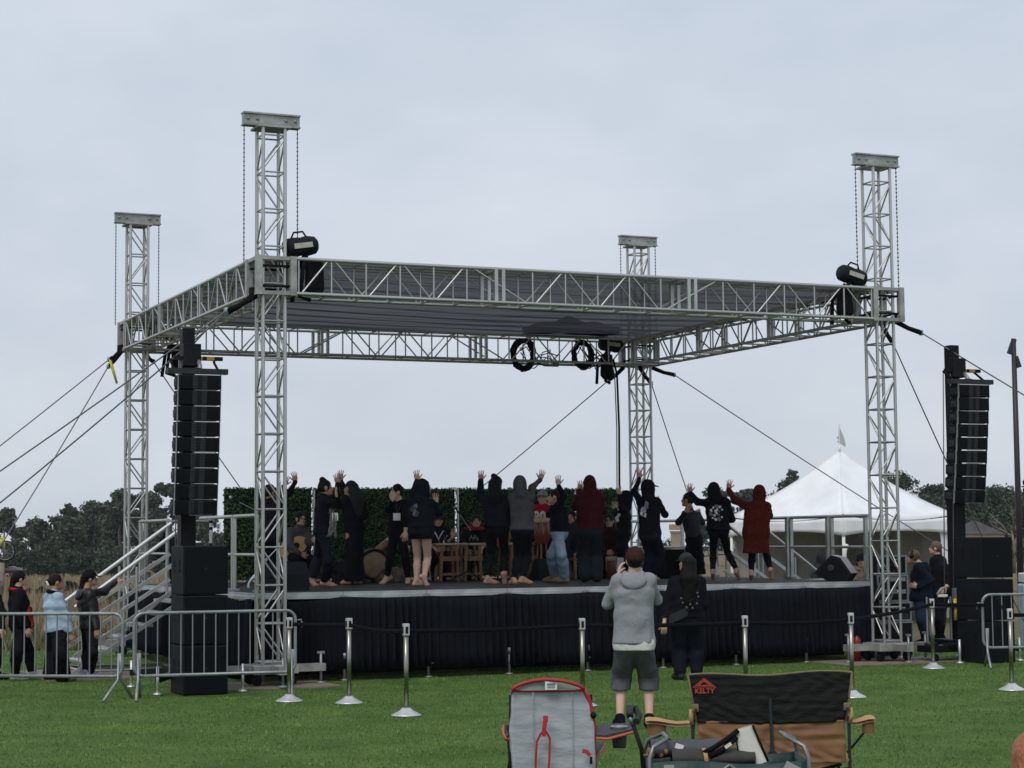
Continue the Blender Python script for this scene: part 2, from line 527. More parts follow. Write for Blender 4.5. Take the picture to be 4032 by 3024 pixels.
def tree(name, label, x, y, h, w, style, group):
    z0 = ground_z(x, y) - 0.1
    t = thing(name, label, 'tree', (x, y, z0), 0, group)
    rs = random.Random(int(abs(x * 13 + y * 7 + h * 31)))
    lobes = []
    bark = BARK if style == 'euc' else BARK_D
    if style == 'euc':       # open flat-topped clumps on bare limbs, denser below
        nl = rs.randint(13, 17)
        for i in range(nl):
            fz = 0.30 + 0.70 * (i + rs.random()) / nl
            off = (1.15 - fz * .75) * w * 0.62
            an = rs.random() * 6.28
            lr = w * rs.uniform(0.17, 0.29) * (1.1 - .35 * fz)
            lobes.append((Vector((math.cos(an) * off * rs.uniform(.25, 1), math.sin(an) * off * rs.uniform(.25, 1), h * fz - lr * .55)), lr))
        lobes.append((Vector((0, 0, h - w * .12)), w * .19))
        flat, size = 0.72, 0.40
    elif style == 'cyp':     # dense spreading evergreen with layered pads
        nl = rs.randint(15, 19)
        for i in range(nl):
            fz = 0.25 + 0.75 * (i + rs.random()) / nl
            off = (1.18 - fz) * w * 0.62
            an = rs.random() * 6.28
            lr = w * rs.uniform(0.17, 0.28)
            lobes.append((Vector((math.cos(an) * off, math.sin(an) * off, h * fz - lr * .45)), lr))
        lobes.append((Vector((0, 0, h - w * .1)), w * .17))
        flat, size = 0.55, 0.36
    elif style == 'pine':    # narrow stacked top
        for i in range(13):
            fz = 0.25 + 0.75 * i / 12
            lr = w * (0.40 * (1.15 - fz) + 0.10)
            an = rs.random() * 6.28
            lobes.append((Vector((math.cos(an) * lr * .6, math.sin(an) * lr * .6, h * fz - lr * .4)), lr))
        flat, size = 0.6, 0.3
    else:                    # low dense conifer / bush
        for i in range(16):
            lobes.append((Vector((rs.uniform(-.6, .6) * w, rs.uniform(-.25, .25) * w, h * rs.uniform(.10, .72))), h * rs.uniform(.20, .34)))
        flat, size = 0.8, 0.34
    cs, rd = [], []
    for c, r in lobes:
        k = int(12 + r * 12)
        for _ in range(k):
            d = Vector((rs.gauss(0, 1), rs.gauss(0, 1), rs.gauss(0, 1))).normalized()
            p = c + Vector((d.x, d.y, d.z * flat)) * r * rs.uniform(.3, 1.0)
            cs.append(tuple(p)); rd.append([r * rs.uniform(.25, .5)] * 3)
    near = max(0.5, y / 230.0)
    leaves(cs, rd, 22, size * near, L_EUC if style == 'euc' else L_CYP, t, 0.8)
    mb = MB()
    r0 = 0.026 * h
    top = h * 0.66
    bend = rs.uniform(-.04, .04) * h
    trunk_pts = [(0, 0, 0), (bend * .5, 0, top * .4), (bend, bend * .4, top * .75), (bend * .6, 0, top)]
    mb.tube(trunk_pts, [r0 * 1.15, r0 * .85, r0 * .6, r0 * .35], 7)
    mb.build('trunk', bark, t)
    for c, r in lobes[:8]:
        st = Vector((bend * .8, 0, max(0.15 * h, min(c.z - abs(c.x) * .6, top * .9))))
        mid = st.lerp(c, .55) + Vector((0, 0, -0.05 * h))
        tube_obj('limb', [st, mid, c], [r0 * .42, r0 * .28, r0 * .12], bark, t, 5)
    return t

GROVE = [(-64.8, 250, 8.3, 5.3), (-58.6, 240, 6.8, 5.5), (-59.4, 262, 8.7, 4.8), (-55.1, 238, 7.2, 6.8), (-54.5, 255, 8.9, 6.6), (-48.0, 240, 10.1, 6.2),
         (-55.0, 270, 9.4, 5.8), (-45.8, 245, 10.0, 5.6), (-50.1, 262, 8.1, 5.6), (-42.2, 235, 10.8, 5.4), (-43.6, 255, 10.3, 4.6), (-39.5, 250, 9.3, 4.2), (-37.5, 240, 7.6, 5.1), (-62.5, 232, 7.0, 5.0)]
GROVE_L = ['eucalyptus at the left edge of the photo, behind the mounted bicycle', 'low rounded eucalyptus in the dip of the left treeline', 'rear eucalyptus left of the grove with an open hole in its crown',
           'broad dark eucalyptus above the bright gap between trunks', 'wide eucalyptus rising right of the open-holed crown', 'tall eucalyptus just left of the rear left truss tower, lollipop top',
           'far back eucalyptus filling the middle of the left grove', 'tall eucalyptus directly behind the rear left truss tower', 'shorter rear eucalyptus left of the rear left truss tower',
           'tallest eucalyptus of the left grove, beside the hanging loudspeakers', 'lacy eucalyptus behind the left column of hanging loudspeakers', 'thin eucalyptus right of the left column of hanging loudspeakers',
           'low eucalyptus peeping left of the green hedge panels', 'dark eucalyptus low at the left photo edge']
for (x, y, h, w), lb in zip(GROVE, GROVE_L):
    tree('eucalyptus_tree', lb, x, y, h, w, 'euc', 'eucalyptus grove on the left')
LOWC = [(-51.8, 205, 4.1, 6.3), (-48.1, 210, 3.8, 6.0), (-41.5, 200, 4.2, 6.2), (-39.1, 207, 3.9, 5.9), (-34.5, 203, 4.1, 5.3)]
LOWL = ['low dark cypress at the far left, under the mounted bicycle', 'low dark cypress under the bright gap between trunks', 'low dark cypress behind the person in the black cap',
        'low dark cypress behind the stair handrails', 'low dark cypress beside the left loudspeaker mast']
for (x, y, h, w), lb in zip(LOWC, LOWL):
    tree('low_cypress', lb, x, y, h * .92, w, 'low', 'low cypresses under the grove')
for (x, y, h, w, lb) in ((-12.2, 58, .75, 1.5, 'low grey shrub in the dry field behind the denim jacket'), (-10.4, 52, .6, 1.2, 'low grey shrub in the dry field behind the black puffer jacket'), (-16.5, 72, .8, 2.2, 'low grey shrub in the dry field at the far left')):
    tree('shrub', lb, x, y, h, w, 'low', 'shrubs in the dry field')
RIGHT = [(25.8, 250, 10.1, 5.4, 'cyp', 'flat-topped cypress behind the hooded dancer with the white back print'), (28.7, 240, 9.6, 4.6, 'cyp', 'flat-topped cypress left of the rust red coat'),
         (36.9, 260, 12.4, 4.2, 'pine', 'narrow pine top left of the white tent peak'), (33.0, 235, 10.6, 7.0, 'cyp', 'slanting cypress mass against the left tent slope'),
         (35.8, 180, 9.2, 8.0, 'cyp', 'broad rounded cypress behind the right tent slope'), (45.3, 210, 9.2, 6.5, 'cyp', 'ragged cypress left of the right loudspeaker mast'),
         (39.5, 172, 6.8, 6.5, 'cyp', 'low cypress below the right hanging loudspeakers'), (47.2, 192, 8.2, 8.5, 'cyp', 'wide cypress between the right loudspeakers and the dark pole'),
         (46.5, 176, 7.4, 6.0, 'cyp', 'cypress at the right photo edge behind the dark pole'), (42.6, 232, 9.4, 6.0, 'cyp', 'rear cypress showing through the front right truss tower'),
         (50.8, 205, 8.6, 8.0, 'cyp', 'tall cypress mass right of the dark pole at the photo edge'), (40.6, 215, 8.2, 7.0, 'cyp', 'cypress filling the gap between the tent and the right loudspeaker mast'),
         (9.1, 120, 3.0, 2.2, 'low', 'pale bush seen between dancers beside the beige pillar')]
for x, y, h, w, st, lb in RIGHT:
    tree('bush' if st == 'low' else ('pine_tree' if st == 'pine' else 'cypress_tree'), lb, x, y, h, w, st, 'trees on the right')

def bare_tree(x, y, h, lb):
    t = thing('bare_tree', lb, 'tree', (x, y, ground_z(x, y) - .1))
    rs = random.Random(5 + int(x))
    MB().tube([(0, 0, 0), (.1, 0, h * .35), (-.05, 0, h * .6)], [.16, .12, .07], 6).build('trunk', BARK, t)
    for i in range(9):
        st = Vector((0.05, 0, h * rs.uniform(.22, .58)))
        an = rs.random() * 6.28
        e = st + Vector((math.cos(an) * h * .32, math.sin(an) * h * .3, h * rs.uniform(.12, .42)))
        m_ = st.lerp(e, .5) + Vector((rs.uniform(-.1, .1), 0, rs.uniform(-.05, .2)))
        l = tube_obj('limb', [st, m_, e], [.07, .05, .018], BARK, t, 5)
        for k in range(3):
            s2 = m_.lerp(e, rs.random())
            e2 = s2 + Vector((rs.uniform(-.8, .8), rs.uniform(-.5, .5), rs.uniform(.1, .9)))
            tube_obj('twig', [s2, e2], [.03, .01], BARK, l, 4)
bare_tree(38.2, 150, 5.6, 'bare pale-limbed tree right of the house under the hanging loudspeakers')
bare_tree(36.0, 155, 5.0, 'bare grey tree close under the right hanging loudspeakers')

# ================================================================== far things on the left
def far_house(name, label, x, y, w, d, hw, hr, wall, roof, rz=0.0, z0=None, wins=2):
    z = ground_z(x, y) if z0 is None else z0
    t = thing(name, label, 'building', (x, y, z), rz)
    box_obj('wall', (0, 0, hw / 2), (w, d, hw), wall, t)
    MB().prism([(-w / 2 - .15, hw), (w / 2 + .15, hw), (0, hw + hr)], -d / 2 - .15, d / 2 + .15).build('roof', roof, t)
    for i in range(wins):
        xx = (i + .5) / wins * w - w / 2
        wd = box_obj('window', (xx, -d / 2 - .02, hw * .55), (w / wins * .35, .05, hw * .35), WHITE_PL, t)
        box_obj('pane', (xx, -d / 2 - .055, hw * .55), (w / wins * .28, .02, hw * .28), BLACK, wd)
    return t
BRICK = mat('red_brick_wall', (0.12, 0.04, 0.032), 0.9, 0, 0.25, 3)
ROOF = mat('grey_roof', (0.10, 0.10, 0.105), 0.9, 0, 0.25, 3)
STUCCO = mat('tan_stucco', (0.36, 0.27, 0.18), 0.9, 0, 0.2, 2)
far_house('brick_house', 'small red brick building at the left photo edge beyond the field', -38.3, 150, 1.1, 1.6, .95, .32, BRICK, ROOF, .1)
far_house('shed', 'low brown shed beyond the field between the denim jacket and black cap', -22.7, 120, 1.0, 1.0, .75, .22, WOOD_DK, ROOF, .1, wins=1)
far_house('low_house', 'long low grey-roofed building behind the stair handrails', -20.6, 130, 3.4, 2.2, .8, .55, GREY_WALL, ROOF, .1)
far_house('stucco_house', 'tan house among bare branches right of the loudspeaker mast', 35.3, 150, 4.4, 3.4, 3.0, 1.1, STUCCO, ROOF, -.25, wins=3)

def build_bike_sculpture():
    t = thing('mounted_bicycle', 'yellow bicycle raised on a post at the left photo edge', 'bicycle', (-18.2, 70, ground_z(0, 70)))
    z = 1.69 - ground_z(0, 70)
    zz_ = z
    YF = mat('yellow_enamel', (0.55, 0.52, 0.03), 0.4, 0, .1, 10)
    for dx in (0.05, -1.0):
        pts = [(dx + math.cos(a) * .35, 0, zz_ + math.sin(a) * .35) for a in [k * 2 * math.pi / 28 for k in range(29)]]
        w_ = tube_obj('wheel', pts, 0.025, RUBBER, t, 6)
        tube_obj('rim', [(dx + math.cos(a) * .315, 0, zz_ + math.sin(a) * .315) for a in [k * 2 * math.pi / 28 for k in range(29)]], .012, STEEL, w_, 5)
        for k in range(12):
            an = k * math.pi / 6
            rod('spoke', (dx, 0, zz_), (dx + math.cos(an) * .31, 0, zz_ + math.sin(an) * .31), .004, STEEL, w_, 4)
    f = MB()
    A, B_, C_, H_ = (0.05, 0, zz_), (-.42, 0, zz_ - .05), (-.62, 0, zz_ + .42), (.02, 0, zz_ + .45)
    for p_, q_ in ((B_, C_), (C_, H_), (B_, H_), (B_, (-1.0, 0, zz_)), (C_, (-1.0, 0, zz_))):
        f.tube([p_, q_], .035, 7)
    f.build('frame', YF, t)
    MB().tube([A, H_, (-.13, 0, zz_ + .56)], .018, 7).build('fork', YF, t)
    MB().tube([(-.13, -.25, zz_ + .6), (-.13, -.1, zz_ + .58), (-.13, .1, zz_ + .58), (-.13, .25, zz_ + .6)], .014, 6).build('handlebar', BLACK, t)
    MB().box((-.66, 0, zz_ + .5), (.26, .12, .05), bevel=.02).build('saddle', BLACK, t)
    MB().tube([(-.08, .0, 0), (-.08, .0, zz_ - .42)], .11, 10).build('post', BARK, t)
build_bike_sculpture()

# beige gate pillar, dark lamp pole, tent
t = thing('stone_pillar', 'beige stone pillar seen between the dancers behind the stage', 'pillar', (5.83, 70, ground_z(0, 70)))
zt = 2.42 - ground_z(0, 70)
box_obj('shaft', (0, 0, (zt - .3) / 2), (.40, .40, zt - .3), BEIGE, t)
box_obj('collar', (0, 0, zt - .27), (.46, .46, .07), BEIGE, t, .01)
box_obj('cap', (0, 0, zt - .1), (.5, .5, .2), BEIGE, t, .02)

PURPLE_DK = mat('dark_painted_pole', (0.022, 0.019, 0.024), 0.5, 0.2, 0.15, 4)
t = thing('lamp_pole', 'tall dark lamp pole right of the loudspeaker mast', 'pole', (12.9, 50, 0))
MB().tube([(0, 0, 0), (0, 0, 3.0), (0, 0, 6.95)], [.085, .075, .062], 10).build('shaft', PURPLE_DK, t)
MB().box((-.05, 0, 6.75), (.12, .1, .4), rot=Matrix.Rotation(.35, 3, 'Y')).build('bracket', PURPLE_DK, t)
MB().box((.09, 0, 6.35), (.1, .1, .3), rot=Matrix.Rotation(-.3, 3, 'Y')).build('bracket', PURPLE_DK, t)
for k, zz_ in enumerate((3.05, 3.25)):
    MB().lathe([(0.0, -.07), (.07, -.06), (.085, .03), (.05, .08), (0, .085)], (.2, -.02, zz_), 12).build('floodlight', BLACK, t)
MB().tube([(0.1, 0, 3.15), (.26, 0, 3.15)], .02, 6).build('floodlight_arm', BLACK, t)

def build_tent():
    cx, cy, z0 = 7.30, 43.6, 0.0
    hd = 2.47       # half diagonal
    t = thing('marquee_tent', 'white high-peaked marquee tent behind the right end of the stage', 'tent', (cx, cy, z0))
    rot = 0.17
    cor = []
    for k in range(4):                     # near, right, far, left
        an = -math.pi / 2 + k * math.pi / 2 + rot - 0.32
        cor.append(Vector((math.cos(an) * hd, math.sin(an) * hd, 2.36)))
    peak = Vector((0, 0, 3.83))
    for k in range(4):                     # concave roof panels
        A_, B_ = cor[k], cor[(k + 1) % 4]
        def fn(u, v, A_=A_, B_=B_):
            e = A_.lerp(B_, u)
            p_ = e.lerp(peak, v)
            sag = -0.42 * (v * (1 - v)) * 1.0 - 0.10 * math.sin(math.pi * u) * (1 - v)
            seam = 0.03 * (1 - math.sin(math.pi * u) ** .5) * (1 - v)
            return (p_.x, p_.y, p_.z + sag + seam)
        MB().grid(17, 13, fn, True, 0.006).build('roof_panel', WHITE_VINYL, t)
        def fv(u, v, A_=A_, B_=B_):
            e = A_.lerp(B_, u)
            sg = -0.10 * math.sin(math.pi * u)
            drop = 0.22 + 0.20 * (abs(2 * u - 1) ** 2.2)
            out = (Vector((e.x, e.y, 0)).normalized()) * (0.012 + 0.012 * math.sin(u * 40) * v)
            return (e.x + out.x, e.y + out.y, e.z + sg - 0.012 - drop * v)
        MB().grid(33, 5, fv, True, 0.004).build('valance', WHITE_VINYL, t)
    for k in range(4):
        c = cor[k]
        MB().tube([c.lerp(peak, v) + Vector((0, 0, -.42 * v * (1 - v) + .03 * (1 - v) + .004)) for v in [i / 10 for i in range(11)]], .009, 6).build('roof_seam', WHITE_VINYL, t)
        l = MB().tube([(c.x * .985, c.y * .985, 0), (c.x * .985, c.y * .985, 2.33)], .035, 10).build('leg', WHITE_PL, t)
        if k == 0:
            MB().tube([(c.x * .985 - .02, c.y * .985 - .06, 1.15), (c.x * .985 + .0, c.y * .985 - .1, 1.62), (c.x * .985 + .05, c.y * .985 - .06, 1.75)], .045, 8).build('leg_sleeve', WHITE_PL, l)
    def wall(A_, B_, n, name):
        def fw(u, v):
            e = A_.lerp(B_, u) * .975
            nrm = Vector((-(B_ - A_).y, (B_ - A_).x, 0)).normalized()
            w_ = 0.05 * math.sin(u * 23 + v * 3) + 0.03 * math.sin(u * 51 - v * 5)
            return (e.x + nrm.x * w_, e.y + nrm.y * w_, 0.02 + v * 2.2)
        return MB().grid(41, 6, fw, True, 0.004).build(name, GREY_WALL, t)
    wall(cor[2], cor[3], 1, 'side_wall'); wall(cor[1], cor[2], 1, 'side_wall')
    # gathered white curtain at the right leg
    def fc(u, v):
        c = cor[1] * .96
        return (c.x - .30 * u * (0.35 + .65 * v), c.y - .2 * u, 0.1 + 2.05 * v + .02 * math.sin(u * 20))
    MB().grid(9, 9, fc, True, .006).build('curtain', WHITE_VINYL, t)
    MB().tube([peak - Vector((0, 0, .05)), peak + Vector((0, 0, .12))], .03, 8).build('peak_cap', WHITE_PL, t)
    f = thing('pennant', 'pale pennant flag on the tip of the white tent', 'flag', (cx, cy, 3.92))
    rod('pole', (0, 0, -.03), (0.0, 0, .5), .012, WHITE_PL, f)
    PEN = mat('pale_pennant_cloth', (0.42, 0.45, 0.43), 0.8, 0, .1, 6)
    outl = [(-.02, .98), (.06, .72), (.16, .42), (.22, .12), (.20, -.02), (.05, .12), (-.10, .22), (-.02, .30), (-.12, .42), (-.03, .46), (-.03, .6)]
    n_ = len(outl)
    mb = MB(); mb.prism([(x * .62, z * .5) for x, z in outl], -.006, .006); mb.build('cloth', PEN, f)
build_tent()
# ================================================================== plywood on the grass
def ply(label, a, b, w, d, rz=0.0):
    p_ = S(a, b, 0.012)
    o = MB().box((0, 0, 0), (w, d, 0.02)).build('plywood_sheet', PLY)
    o.location = p_; o.rotation_euler = (0, 0, YAW + rz)
    tag(o, label, 'plywood', 'plywood sheets on the grass')
ply('plywood sheet under the front left truss tower', -0.05, 0.05, 1.7, 1.3)
ply('plywood sheet under the front right truss tower', 9.75, -0.05, 2.2, 1.25)
ply('plywood sheet at the foot of the left stage stairs', -1.55, 3.6, 1.9, 2.4)

# ================================================================== truss building blocks
def truss(parent, P0, ax, ay, az, L, hw, hh, nodes, rch, rbr, m, sides='both', plates=(), rung_only=False, dphase=0):
    """Box truss from P0 along ax; every chord, rung and diagonal is a part."""
    P0, ax, ay, az = map(Vector, (P0, ax, ay, az))
    pt = lambda x, y, z: P0 + ax * x + ay * y + az * z
    for sy in (-1, 1):
        for sz in (-1, 1):
            rod('chord', pt(0, sy * hw, sz * hh), pt(L, sy * hw, sz * hh), rch, m, parent, 10)
    for i, x in enumerate(nodes):
        for sy in (-1, 1):
            rod('rung', pt(x, sy * hw, -hh), pt(x, sy * hw, hh), rbr, m, parent, 6)
        for sz in (-1, 1):
            rod('rung', pt(x, -hw, sz * hh), pt(x, hw, sz * hh), rbr, m, parent, 6)
    for i in range(len(nodes) - 1):
        x0, x1 = nodes[i], nodes[i + 1]
        if x1 - x0 < 0.2: continue
        up = (i + dphase) % 2 == 0
        z0, z1 = (-hh, hh) if up else (hh, -hh)
        e = (x1 - x0) * 0.1
        for sy in (-1, 1):
            rod('diagonal', pt(x0 + e, sy * hw, z0 * .96), pt(x1 - e, sy * hw, z1 * .96), rbr, m, parent, 6)
        if not rung_only:
            for sz in (-1, 1):
                y0, y1 = (hw, -hw) if up else (-hw, hw)
                rod('diagonal', pt(x0 + e, y0 * .96, sz * hh), pt(x1 - e, y1 * .96, sz * hh), rbr, m, parent, 6)
    for x in plates:                       # bolted end frames where two lengths meet
        for dx in (-.055, .055):
            mb = MB()
            for sy in (-1, 1):
                mb.bar(pt(x + dx, sy * hw, -hh), pt(x + dx, sy * hw, hh), .05, .05, ax)
            for sz in (-1, 1):
                mb.bar(pt(x + dx, -hw + .03, sz * hh), pt(x + dx, hw - .03, sz * hh), .05, .045, ax)
            mb.build('end_frame', m, parent)

def chain_links(parent, p, q, n, name='chain'):
    """Lifting chain: alternating links in one strand."""
    p, q = Vector(p), Vector(q)
    mb = MB()
    d = (q - p) / n
    t_ = d.normalized(); u = t_.orthogonal().normalized(); w = t_.cross(u)
    for i in range(n):
        c = p + d * (i + .5)
        s_ = u if i % 2 else w
        hl = d.length * .62
        mb.add([c - t_ * hl - s_ * .004, c - s_ * .016, c + t_ * hl - s_ * .004, c + t_ * hl + s_ * .004, c + s_ * .016, c - t_ * hl + s_ * .004,
                c + (u + w) * .006, c - (u + w) * .006], [(0, 1, 2, 6), (2, 3, 6), (3, 4, 5, 6), (5, 0, 6), (2, 1, 0, 7), (3, 2, 7), (5, 4, 3, 7), (0, 5, 7)])
    return mb.build(name, CHAIN_M, parent)

TW = 0.152
def build_tower(a, b, label, flip, dh=0.0):
    t = thing('truss_tower', label, 'tower', S(a, b, 0), YAW, 'four roof towers')
    zs = [0.33 + .505 * k for k in range(15)]
    truss(t, (0, 0, 0.30), (0, 0, 1), (1, 0, 0), (0, 1, 0), 7.2 + dh, TW, TW, [z - .30 for z in zs], 0.0255, 0.0125, ALU, dphase=flip)
    # head: plate, I-beam with sheave bolts
    box_obj('top_plate', (0, 0, 7.515 + dh), (.46, .40, .03), ALU_D, t)
    beam = MB()
    beam.box((0, 0, 7.625 + dh), (.79, .09, .13)).box((0, 0, 7.705 + dh), (.80, .15, .022)).box((0, 0, 7.545 + dh), (.80, .15, .022))
    beam = beam.build('head_beam', ALU_D, t)
    for x in (-.33, -.20, .20, .33):
        MB().lathe([(0.0, -.02), (.024, -.02), (.024, .0), (.012, .012), (0, .014)], (x, -.056, 7.63 + dh), 10, axis=Matrix.Rotation(math.pi / 2, 3, 'X')).build('bolt', STEEL, beam)
    # base: wheel frame with outriggers on screw jacks
    MB().box((0, -.02, .235), (.62, .5, .12), bevel=.012).build('base_frame', ALU_D, t)
    for sx in (-1, 1):
        o = MB().box((sx * .53, 0.0, .235), (.44, .13, .10)).build('outrigger', ALU_D, t)
        MB().tube([(sx * .70, 0, .03), (sx * .70, 0, .42)], .018, 8).lathe([(.07, 0.022), (.07, .035), (.02, .05)], (sx * .70, 0, 0), 12).box((sx * .7, 0, .43), (.1, .03, .03)).build('screw_jack', STEEL, o)
    for sy in (-1, 1):
        o = MB().box((0, sy * .42, .235), (.13, .36, .10)).build('outrigger', ALU_D, t)
        MB().tube([(0, sy * .56, .03), (0, sy * .56, .42)], .018, 8).lathe([(.07, 0.022), (.07, .035), (.02, .05)], (0, sy * .56, 0), 12).box((0, sy * .56, .43), (.03, .1, .03)).build('screw_jack', STEEL, o)
    for sx in (-1, 1):
        for sy in (-1, 1):
            MB().lathe([(.03, -.02), (.07, -.018), (.07, .018), (.03, .02)], (sx * .24, sy * .17, .095), 14, axis=Matrix.Rotation(math.pi / 2, 3, 'X')).build('wheel', RUBBER, t)
    # lifting chains from the head beam
    chain_links(t, (-.375, 0, 7.54 + dh), (-.375, 0, 5.66), 62)
    chain_links(t, (.375, 0, 7.54 + dh), (.375, 0, 5.70), 62)
    return t
build_tower(0, 0, 'front left silver truss tower, tallest in the photo', 0)
build_tower(STAGE_L, 0, 'front right silver truss tower beside the audio racks', 0, .13)
build_tower(0, STAGE_W, 'rear left silver truss tower behind the stairs', 1, -.09)
build_tower(STAGE_L, STAGE_W, 'rear right silver truss tower seen through the roof mesh', 0, .04)

HB, HT = 0.26, (Z_TOP - Z_BOT) / 2
ZC = (Z_TOP + Z_BOT) / 2
def build_block(a, b, label):
    t = thing('corner_sleeve', label, 'truss corner', S(a, b, 0), YAW, 'sliding roof corners')
    r = .238
    for sx in (-1, 1):
        for sy in (-1, 1):
            MB().box((sx * r, sy * r, ZC), (.085, .085, Z_TOP - Z_BOT + .06)).build('corner_post', ALU_D, t)
    for z in (Z_BOT - .0, Z_TOP + .0):
        for s_ in (-1, 1):
            MB().box((0, s_ * r, z), (2 * r - .087, .06, .05)).build('cross_bar', ALU_D, t)
            MB().box((s_ * r, 0, z), (.06, 2 * r - .087, .05)).build('cross_bar', ALU_D, t)
    for z in (Z_BOT + .10, Z_TOP - .10):
        for s_ in (-1, 1):
            MB().tube([(-.24, s_ * .20, z), (.24, s_ * .20, z)], .017, 8).build('guide_roller', BLACK, t)
            MB().tube([(s_ * .20, -.24, z), (s_ * .20, .24, z)], .017, 8).build('guide_roller', BLACK, t)
    return t
build_block(0, 0, 'front left sliding corner of the roof frame')
build_block(STAGE_L, 0, 'front right sliding corner of the roof frame')
build_block(0, STAGE_W, 'rear left sliding corner of the roof frame')
build_block(STAGE_L, STAGE_W, 'rear right sliding corner of the roof frame')

def span_nodes(L, joints):
    n = []
    stops = [0.0] + joints + [L]
    for s0, s1 in zip(stops, stops[1:]):
        k = max(2, round((s1 - s0) / .51))
        n += [s0 + (s1 - s0) * i / k for i in range(1, k)]
    return n
def roof_truss(label, a0, b0, da, db, L, joints, ph=0):
    t = thing('roof_truss', label, 'truss', S(a0, b0, 0), YAW, 'roof perimeter trusses')
    n = span_nodes(L, joints)
    truss(t, (0, 0, ZC), (da, db, 0), (-db, da, 0), (0, 0, 1), L, HB, HT, [0.03] + n + [L - .03], .0255, .0135, ALU, plates=joints, rung_only=True, dphase=ph)
    return t
LF = STAGE_L - .56
LS = STAGE_W - .56
roof_truss('front roof truss nearest the audience', .28, 0, 1, 0, LF, [2.97, 6.04], 0)
roof_truss('rear roof truss carrying the black cable coils', .28, STAGE_W, 1, 0, LF, [3.04, 6.11], 1)
roof_truss('left side roof truss receding behind the front left tower', 0, .28, 0, 1, LS, [2.49, 4.98], 0)
roof_truss('right side roof truss receding from the front right tower', STAGE_L, .28, 0, 1, LS, [2.49, 4.98], 0)

# ------------------------------------------------------------------ shade mesh roof
def canopy_material():
    m = bpy.data.materials.new('dark_shade_mesh')
    m.use_nodes = True
    nt = m.node_tree; N = nt.nodes; Lk = nt.links
    for n_ in list(N): N.remove(n_)
    out = N.new('ShaderNodeOutputMaterial')
    dif = N.new('ShaderNodeBsdfDiffuse'); trl = N.new('ShaderNodeBsdfTranslucent'); tra = N.new('ShaderNodeBsdfTransparent')
    tc = N.new('ShaderNodeTexCoord'); mp = N.new('ShaderNodeMapping')
    mp.inputs['Scale'].default_value = (0.22, 3.2, 1)
    ns = N.new('ShaderNodeTexNoise'); ns.inputs['Scale'].default_value = 2.2; ns.inputs['Detail'].default_value = 7; ns.inputs['Roughness'].default_value = .62
    Lk.new(tc.outputs['Object'], mp.inputs['Vector']); Lk.new(mp.outputs['Vector'], ns.inputs['Vector'])
    r = N.new('ShaderNodeValToRGB'); r.color_ramp.elements[0].position = .34; r.color_ramp.elements[1].position = .68
    r.color_ramp.elements[0].color = (0.020, 0.022, 0.026, 1); r.color_ramp.elements[1].color = (0.066, 0.070, 0.078, 1)
    Lk.new(ns.outputs['Fac'], r.inputs['Fac'])
    Lk.new(r.outputs['Color'], dif.inputs['Color']); Lk.new(r.outputs['Color'], trl.inputs['Color'])
    tra.inputs['Color'].default_value = (0.8, 0.8, 0.8, 1)
    m1 = N.new('ShaderNodeMixShader'); m1.inputs[0].default_value = .6
    Lk.new(dif.outputs[0], m1.inputs[1]); Lk.new(trl.outputs[0], m1.inputs[2])
    m2 = N.new('ShaderNodeMixShader'); m2.inputs[0].default_value = .085
    Lk.new(m1.outputs[0], m2.inputs[1]); Lk.new(tra.outputs[0], m2.inputs[2])
    Lk.new(m2.outputs[0], out.inputs['Surface'])
    return m
def build_canopy():
    t = thing('roof_canopy', 'dark see-through mesh canopy laid over the roof trusses', 'canopy', S(0, 0, 0), YAW)
    def fn(u, v):
        x = -.18 + u * (STAGE_L + .36); y = .02 + v * (STAGE_W + .1)
        sag = -.10 * math.sin(math.pi * u) * math.sin(math.pi * v)
        rip = .009 * math.sin(y * 21 + 1.6 * math.sin(x * .8)) + .006 * math.sin(y * 47 + x * .9) + .016 * math.sin(y * 7.3 - x * .33 + math.sin(x * .6))
        return (x, y, Z_TOP + .045 + sag + rip)
    MB().grid(40, 150, fn, True).build('mesh_sheet', canopy_material(), t)
    HEM = mat('black_hem', (0.01, 0.01, 0.012), .8)
    for y in (.02, STAGE_W + .12):
        MB().tube([(-.18 + i * (STAGE_L + .36) / 12, y, Z_TOP + .045) for i in range(13)], .022, 6).build('hem', HEM, t)
    for x in (-.18, STAGE_L + .18):
        MB().tube([(x, .02 + i * (STAGE_W + .1) / 12, Z_TOP + .045) for i in range(13)], .022, 6).build('hem', HEM, t)
    # cable heaps lying on the mesh
build_canopy()
h = MB().grid(25, 9, lambda u, v: (7.2 + u * 1.7, 7.2 + v * .7, Z_TOP + .16 + .16 * math.sin(math.pi * u) * math.sin(math.pi * v) * (1 + .3 * math.sin(u * 17))), True, .12)
tag(h.build('folded_tarp', WEB_BLACK, None, S(0, 0, 0), YAW), 'dark heap of folded tarp lying on the mesh roof near the rear right tower', 'tarp')

